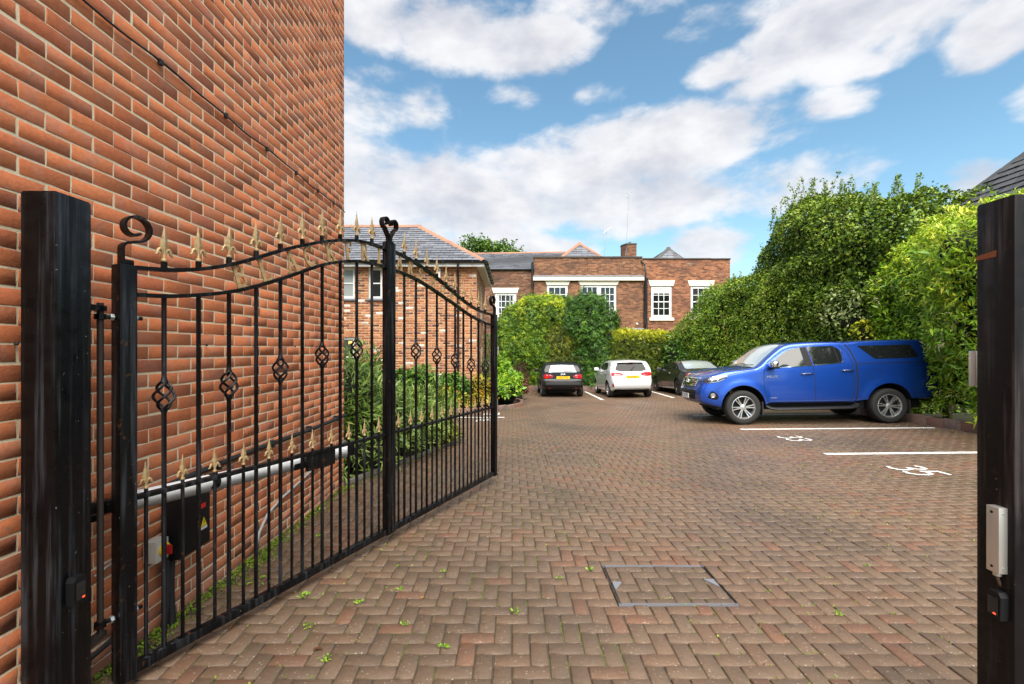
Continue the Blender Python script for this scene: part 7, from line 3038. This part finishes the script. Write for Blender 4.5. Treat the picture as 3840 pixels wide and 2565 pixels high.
hedge('mixed_hedge', 'leafy mixed hedge in the far right corner under the last window', 'hedge', 'y', 19.8, 24.4, [(19.8, 8.75), (22, 8.6), (24.4, 8.3)],
      [(19.8, 4.5), (21.0, 4.7), (22.2, 4.5), (23.2, 3.7), (24.4, 2.9)], 1.7, M_mixed, 'lance', .115, 800, 39, rnd=.6, lump=.34, zb=.05, tone=(.58, .13), droop=.25, out=.8, shoots=26, shoot_len=(.2, .6), core=.35, cl=(.20, 12), depth_j=.2)
shrub('bramble_shrub', 'dark leafy shrub behind the grey coupe at the end of the golden hedge', 'shrub', (8.1, 23.4, .9), (.9, .8, 1.5), M_ivy, 'oval', .13, 2600, 40, tone=(.45, .2), lump=.2, stems=4)

# ---- back of the yard
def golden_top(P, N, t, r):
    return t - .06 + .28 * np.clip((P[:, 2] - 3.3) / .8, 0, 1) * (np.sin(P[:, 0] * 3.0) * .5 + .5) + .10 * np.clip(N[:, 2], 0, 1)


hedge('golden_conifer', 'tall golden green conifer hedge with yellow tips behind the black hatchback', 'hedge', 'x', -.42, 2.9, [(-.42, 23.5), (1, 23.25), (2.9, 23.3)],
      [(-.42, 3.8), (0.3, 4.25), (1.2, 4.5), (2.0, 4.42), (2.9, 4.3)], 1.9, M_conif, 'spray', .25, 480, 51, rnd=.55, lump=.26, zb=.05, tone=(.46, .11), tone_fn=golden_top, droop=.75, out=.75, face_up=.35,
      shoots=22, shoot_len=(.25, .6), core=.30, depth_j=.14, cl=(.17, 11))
hedge('dark_conifer', 'dark green conifer with drooping sprays beside the golden conifer', 'hedge', 'x', 2.55, 4.85, [(2.55, 23.3), (3.6, 23.05), (4.85, 23.3)],
      [(2.55, 4.3), (3.2, 4.55), (4.2, 4.5), (4.85, 4.0)], 2.0, M_conif_d, 'spray', .28, 420, 53, rnd=.6, lump=.36, zb=.05, tone=(.50, .13), droop=.6, out=.9, face_up=.5, shoots=12, shoot_len=(.3, .7), core=.32, depth_j=.14,
      bulge=lambda a, c: .35 * max(0, min(1, (c - 2.2) / .8)), cl=(.22, 11))
hedge('olive_conifer', 'dull olive clipped conifer in front of the dark conifer base', 'hedge', 'x', 1.7, 3.5, [(1.7, 23.15), (3.5, 23.0)], [(1.7, 3.1), (2.4, 3.35), (3.2, 3.2), (3.5, 2.9)], .9, M_olive, 'spray', .18, 760, 55,
      rnd=.35, lump=.14, zb=.05, tone=(.5, .12), droop=.25, out=.7, face_up=.3, core=.2, depth_j=.10, cl=(.12, 10))


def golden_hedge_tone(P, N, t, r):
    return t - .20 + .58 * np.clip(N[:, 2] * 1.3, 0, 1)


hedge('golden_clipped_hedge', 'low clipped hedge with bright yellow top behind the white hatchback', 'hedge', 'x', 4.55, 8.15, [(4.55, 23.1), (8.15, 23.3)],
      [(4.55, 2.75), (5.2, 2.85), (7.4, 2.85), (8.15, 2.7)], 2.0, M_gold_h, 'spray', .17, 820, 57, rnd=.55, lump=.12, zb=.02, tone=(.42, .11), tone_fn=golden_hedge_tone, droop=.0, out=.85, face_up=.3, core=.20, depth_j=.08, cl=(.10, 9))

# ---- tree beyond the roofs
def tree(name, label, x, y, z0, zc, rad, seed, mat_, count, limbs=26, leaf=.16):
    r = np.random.default_rng(seed)
    root = tag(empty(name, (x, y, z0)), label, 'tree')
    wood = MB()
    wood.tube([(0, 0, -.1), (.1, .05, (zc - z0) * .4), (.05, 0, zc - z0), (0, 0, zc - z0 + rad[2] * .5)], [.28, .22, .15, .06], 9)
    fo = Foliage(name, mat_)
    for k in range(limbs):
        d = unit(r.normal(size=(1, 3)))[0]
        d[2] = abs(d[2]) * .9 + .05 if r.random() < .8 else d[2]
        s = Vector((0, 0, (zc - z0) * r.uniform(.75, 1.0)))
        L_ = r.uniform(.65, 1.0)
        e = Vector((0, 0, zc - z0)) + Vector((d[0] * rad[0], d[1] * rad[1], d[2] * rad[2])) * L_
        mid = s.lerp(e, .5) + Vector((0, 0, .25))
        wood.tube([s, mid, e], [.07, .04, .012], 6)
        for j in range(9):
            tt = r.uniform(.45, 1.05)
            c = (s.lerp(mid, tt * 2) if tt < .5 else mid.lerp(e, tt * 2 - 1)) + Vector(r.normal(0, .22, 3))
            m_ = count // (limbs * 9)
            dirn = Vector(d).lerp(Vector(r.normal(size=3)), .5).normalized()
            q = r.uniform(-.35, .45, m_)
            P = np.array([tuple(c)] * m_) + np.array(tuple(dirn))[None] * q[:, None] + r.normal(0, .09, (m_, 3))
            N = unit(r.normal(size=(m_, 3)) + np.array([0, 0, .7]))
            fo.add(P + np.array([x, y, z0]), N, leaf * r.uniform(.7, 1.2, m_), 'oval', r.normal(.5, .2, m_), .2, .4, .6, .8)
    fo.build(root, part='crown')
    wood.build('trunk', M_bark, root, True)
    return root


tree('broadleaf_tree', 'green broadleaf tree rising behind the slate roofs', -1.6, 33.0, -.6, 7.4, (3.6, 2.4, 1.75), 61, M_tree, 12000, 40, .20)
tree('broadleaf_tree', 'small tuft of tree showing behind the terracotta hip of the house', -4.2, 30.0, -.6, 6.5, (2.0, 1.6, 1.35), 63, M_tree, 5000, 22, .18)

# ---- left bed and the shrubs along the house
shrub('willow_leaf_shrub', 'bushy narrow leaved shrub at the corner of the brick wall', 'shrub', (-2.35, 6.9, .45), (1.05, 1.2, .95), M_rosem, 'needle', .125, 11000, 71, tone=(.52, .22), droop=.1, out=.8, face_up=.5, lump=.22, core=.74, along_up=.1)
shrub('willow_leaf_shrub', 'narrow leaved shrub behind the middle stile of the gate', 'shrub', (-1.75, 8.1, .35), (.75, .85, .70), M_rosem, 'needle', .115, 6500, 72, tone=(.56, .2), droop=.1, out=.8, face_up=.5, lump=.24, core=.72, along_up=.1)
shrub('flowering_ground_cover', 'low green ground cover with yellow flowers at the bed edge', 'plant', (-1.30, 8.2, .12), (.40, .50, .26), M_gold_s, 'small', .06, 1300, 73, tone=(.30, .2), lump=.2, core=.6)
shrub('climbing_ivy', 'broad leaved green shrub against the house wall left of the meter box', 'shrub', (-2.95, 13.95, .45), (.85, .5, .80), M_ivy, 'oval', .12, 2400, 74, tone=(.6, .2), lump=.22)
shrub('climbing_ivy', 'broad leaved green shrub against the house wall by the downpipe', 'shrub', (-1.85, 13.95, .42), (.55, .45, .68), M_ivy, 'oval', .12, 1700, 75, tone=(.6, .2), lump=.22)
shrub('golden_shrub', 'golden orange leaved low shrub in front of the house wall', 'shrub', (-2.1, 13.75, .22), (.85, .38, .48), M_gold_s, 'small', .085, 2300, 76, tone=(.62, .24), lump=.2)
shrub('golden_shrub', 'yellow and orange leaved shrub at the house corner', 'shrub', (-1.0, 14.3, .28), (.52, .45, .55), M_gold_s, 'small', .085, 1900, 77, tone=(.66, .24), lump=.2)
shrub('bright_green_shrub', 'bright lime green shrub standing beyond the far end of the gate', 'shrub', (-.22, 15.6, .50), (.55, .55, .66), M_bright, 'oval', .115, 2300, 78, tone=(.6, .2), lump=.2, droop=.35)
shrub('bright_green_shrub', 'taller lime green shrub behind the first beside the house flank', 'shrub', (-.42, 17.2, .75), (.55, .6, .95), M_bright, 'oval', .11, 2000, 79, tone=(.55, .22), lump=.25, droop=.2)
shrub('rusty_shrub', 'reddish brown shrub beside the lime green one', 'shrub', (.12, 17.6, .35), (.48, .5, .55), M_rust_l, 'small', .085, 1200, 80, tone=(.5, .25), lump=.25)
shrub('rusty_shrub', 'brown dead patch at the foot of the golden conifer', 'shrub', (.35, 22.9, .5), (.45, .35, .75), M_rust_l, 'spray', .14, 700, 81, tone=(.3, .2), lump=.2)
# bare climber on the flank wall
cl = tag(empty('bare_climber', (HX + .1, 15.2, ground_z(-1, 15.2))), 'bare brown twiggy climber on the flank of the brick house', 'climber')
r_ = random.Random(5)
m = MB()
for k in range(46):
    p = Vector((r_.uniform(.0, .10), r_.uniform(-.35, .9), 0))
    pts = [p]
    d = Vector((r_.uniform(-.05, .1), r_.uniform(-.5, .5), 1))
    for j in range(7):
        d = (d + Vector((r_.gauss(0, .18), r_.gauss(0, .35), r_.gauss(0, .2)))).normalized()
        q = pts[-1] + d * r_.uniform(.18, .38)
        q.x = min(max(q.x, -.06), .30)
        pts.append(q)
    m.tube(pts, [.014, .012, .010, .008, .006, .005, .004, .003], 5)
m.build('stems', mat('dry_twig', (.17, .115, .075), .9), cl)
fo = Foliage('climber_leaves', M_ivy)
P = np.stack([G.uniform(-.95, -.72, 700), 15.0 + G.uniform(-.2, 1.9, 700), G.uniform(-.1, 2.0, 700)], 1)
fo.add(P, unit(G.normal(size=(700, 3)) + np.array([1, -.5, .3])), G.uniform(.05, .09, 700), 'oval', G.normal(.35, .2, 700))
fo.build(cl)


# ---- kerbs
def kerb(name, label, pts, w_, h_, L_, mats, seed, below=.12, gap=.006, rough=.004, group=None):
    r = random.Random(seed)
    P = [Vector((*p, 0)) for p in pts]
    root = tag(empty(name, (P[0].x, P[0].y, ground_z(P[0].x, P[0].y))), label, 'kerb', group)
    for a, b_ in zip(P[:-1], P[1:]):
        d = (b_ - a)
        n = max(1, round(d.length / L_))
        ang = math.atan2(d.y, d.x)
        for k in range(n):
            c = a.lerp(b_, (k + .5) / n)
            l2 = d.length / n / 2 - gap / 2
            m_ = MB()
            m_.box((-l2, -w_ / 2, -below), (l2, w_ / 2, h_ + r.gauss(0, rough)), min(.008, h_ * .3))
            o = m_.build('kerb_stone', mats, root, True, auto=40)
            o.location = (c.x, c.y, ground_z(c.x, c.y))
            o.rotation_euler = (r.gauss(0, .012), r.gauss(0, .012), ang + r.gauss(0, .008))
            o['tone'] = r.random()
            put(o)
    return root


M_conc = brick_mat('concrete_edging', [(0, (.14, .12, .10)), (.5, (.19, .165, .14)), (1, (.11, .10, .085))], purple=(.10, .09, .075), patch=.4)
M_kerbr = brick_mat('kerb_red_stone', [(0, (.16, .10, .085)), (.5, (.26, .17, .14)), (1, (.20, .09, .06))], purple=(.12, .085, .07), patch=.5)
kerb('bed_edging', 'concrete edging of the planting bed behind the gate', [(-1.99, 5.60), (-.93, 8.70), (-3.2, 8.95)], .06, .035, .9, M_conc, 1)
kerb('bed_edging', 'stone edging of the flower bed below the house', [(-4.2, 13.42), (-1.0, 13.42), (-.42, 14.0), (.28, 15.0), (.34, 16.4), (-.05, 17.6), (-.3, 19.5), (-.2, 22.6)], .10, .10, .45, M_kerbr, 2)
kerb('stone_edging', 'low rough stone edging behind the parked cars', [(-.2, 22.75), (8.4, 22.85)], .20, .24, .32, M_kerbr, 3, rough=.03)
kerb('stone_edging', 'low red stone kerb along the foot of the right hedge', [(8.80, 5.0), (8.86, 10.4), (9.0, 14.0), (8.7, 20.5), (8.5, 22.6)], .16, .17, .40, M_kerbr, 4, rough=.02)

# soil in the beds
for nm, pts in (('bed_soil', [(-2.0, 5.62), (-.96, 8.68), (-3.4, 8.9), (-7, 8.9), (-7, 5.6)]), ('bed_soil', [(-7, 13.48), (-1.02, 13.48), (-.46, 14.05), (.22, 15.02), (.28, 16.4), (-.1, 17.6), (-.36, 19.5), (-.25, 22.6), (-2, 22.6), (-2, 16), (-7, 16)])):
    m = MB()
    m.quad(*[(x, y, ground_z(x, y) + .012) for x, y in pts])
    o = m.build(nm, M_soil)
    tag(o, 'dark soil of a planting bed', kind='structure')

# ---- moss and weeds
def moss_patch():
    n = 5200
    fo = Foliage('moss', M_moss)
    y = G.uniform(1.2, 5.5, n)
    dens = .5 + .5 * np.sin(y * 4.1) * np.sin(y * 1.9 + 1)
    x = WX + .01 + np.abs(G.normal(0, .045 + .03 * dens, n))
    keep = G.uniform(size=n) < dens * .9 + .12
    x, y = x[keep], y[keep]
    P = np.stack([x, y, gz_np(x, y) + .002], 1)
    fo.add(P, unit(G.normal(size=(len(P), 3)) * .5 + np.array([0, 0, 1])), G.uniform(.008, .024, len(P)), 'small', G.normal(.5, .2, len(P)), -.5, .9, .6)
    me = np_mesh('moss', np.concatenate(fo.V), np.concatenate(fo.F), M_moss, False, np.concatenate(fo.T))
    o = link(bpy.data.objects.new('moss', me))
    tag(o, 'bright green moss along the foot of the brick wall', 'moss', kind='stuff')
    # moss and seedlings in the joints of the paving
    fo = Foliage('joint_moss', M_moss)
    n = 26000
    i = G.integers(-21, 93, n)
    y = G.uniform(2.0, 9.5, n) ** 1.0
    x = i * W_ + G.normal(0, .0035, n)
    sw = G.uniform(size=n) < .5
    j = G.integers(22, 103, n)
    x2, y2 = G.uniform(-1.9, 8.6, n), j * W_ + G.normal(0, .0035, n)
    x, y = np.where(sw, x, x2), np.where(sw, y, y2)
    patch = np.sin(x * 2.3 + 1) * np.sin(y * 1.7) + np.sin(x * 5.1 + y * 3.3) * .6 + np.where(x > 2.4, .35, 0) + np.where((x < -.6) & (y < 5), .5, 0)
    # keep only true joints of the herringbone
    ci, cj = np.floor(x / W_).astype(int), np.floor(y / W_).astype(int)
    fx, fy = x / W_ - np.round(x / W_), y / W_ - np.round(y / W_)
    xi, yi = np.round(x / W_).astype(int), np.round(y / W_).astype(int)
    on_x = np.abs(fx) < .06
    dl = (xi - 1 + cj) % 4
    bad_x = on_x & (dl == 0)
    dd = (ci + yi - 1) % 4
    bad_y = (~on_x) & (dd == 2)
    keep = (patch > .45) & ~bad_x & ~bad_y & (G.uniform(size=n) < .55)
    x, y = x[keep], y[keep]
    P = np.stack([x, y, gz_np(x, y) - .004], 1)
    fo.add(P, unit(G.normal(size=(len(P), 3)) * .5 + np.array([0, 0, 1])), G.uniform(.007, .020, len(P)), 'small', G.normal(.55, .2, len(P)), -.4, .9, .6)
    me = np_mesh('joint_moss', np.concatenate(fo.V), np.concatenate(fo.F), M_moss, False, np.concatenate(fo.T))
    o = link(bpy.data.objects.new('joint_moss', me))
    tag(o, 'tufts of moss and seedlings in the paving joints', 'moss', kind='stuff')


moss_patch()
wk = [(-1.13, 2.62, .05, 'small weed under the bars left of the middle stile'), (-1.30, 2.95, .06, 'small weed on the paving just behind the gate bars'), (-.93, 2.88, .05, 'tuft of weed right of the gate bottom rail'),
      (-.72, 3.05, .05, 'weed in a joint below the middle stile of the gate'), (-.60, 2.65, .04, 'tiny weed on open paving in front of the gate'), (-.35, 2.45, .05, 'nearest weed at the bottom of the picture left of centre'),
      (-1.72, 3.15, .09, 'leafy weed at the wall foot behind the gate'), (-1.80, 3.5, .08, 'leafy weed at the wall foot beside the grey cable'), (-1.62, 3.95, .05, 'weed by the wall foot beyond the grey cable'),
      (.02, 2.78, .05, 'weed in the centre of the foreground paving'), (.32, 3.2, .035, 'small weed left of the near access cover'), (-.92, 2.33, .05, 'weed in the foreground nearest the hinge end of the gate'),
      (-.48, 3.3, .035, 'small weed between the gate and the access cover'), (1.9, 2.75, .04, 'weed in the right foreground beyond the access cover'), (.55, 3.33, .05, 'weed touching the left corner of the near access cover'),
      (2.55, 3.4, .035, 'rightmost weed in the paving towards the right post')]
for k, (x, y, s_, lab) in enumerate(wk):
    fo = Foliage('weed', M_bright)
    n = 16
    a = G.uniform(0, 6.28, n)
    N = np.stack([np.cos(a) * .7, np.sin(a) * .7, np.full(n, .75)], 1)
    root = tag(empty('weed', (x, y, ground_z(x, y))), lab, 'weed', 'weeds in the paving')
    P = np.tile(np.array([[x, y, ground_z(x, y)]]), (n, 1)) + np.stack([np.cos(a), np.sin(a), np.ones(n) * .6], 1) * G.uniform(0, s_ * .5, n)[:, None]
    fo.add(P, unit(N), np.full(n, s_ * .62) * G.uniform(.35, .8, n), 'oval', G.normal(.65, .15, n), -.1, 1.0, .6, .4)
    me = np_mesh('weed', np.concatenate(fo.V), np.concatenate(fo.F), M_bright, False, np.concatenate(fo.T))
    put(link(bpy.data.objects.new('leaves', me), root))
M_dead = leaf_mat('dead_leaf', [(0, (.10, .035, .015)), (.5, (.26, .11, .03)), (1, (.60, .42, .04))], .6, .15)
for k, (x, y, s_, t, lab) in enumerate([(-1.02, 2.42, .055, .05, 'curled brown leaf on the paving below the gate bottom rail'), (-1.55, 2.6, .045, .3, 'brown leaf at the wall foot behind the gate'),
                                        (-.55, 2.95, .03, .6, 'small yellow leaf on the open paving right of the gate'), (8.2, 9.2, .09, .95, 'yellow leaf by the right kerb nearest the end of the bay line'),
                                        (8.35, 8.9, .08, .8, 'yellow leaf by the right kerb in front of the hedge'), (7.9, 9.35, .07, .7, 'tan leaf on the paving behind the pickup rear wheel'),
                                        (8.45, 9.1, .08, 1.0, 'bright yellow leaf touching the right kerb'), (-1.25, 6.6, .05, .6, 'tan leaf beside the bed edging behind the gate'),
                                        (-1.4, 6.9, .05, .7, 'yellow leaf against the bed edging behind the gate'), (-.9, 7.3, .05, .5, 'leaf on the paving behind the second gate leaf')]):
    V, F, kk = leaves(np.array([[0, 0, .004]]), np.array([[math.cos(k * 2.1), math.sin(k * 2.1), .05]]), np.array([[.2, .1, 1.0]]), np.array([s_]), 'oval')
    o = link(bpy.data.objects.new('fallen_leaf', np_mesh('fallen_leaf', V, F, M_dead, False, np.full(len(V), t))))
    o.location = (x, y, ground_z(x, y) + .004)
    tag(o, lab, 'leaf', 'fallen leaves on the paving')
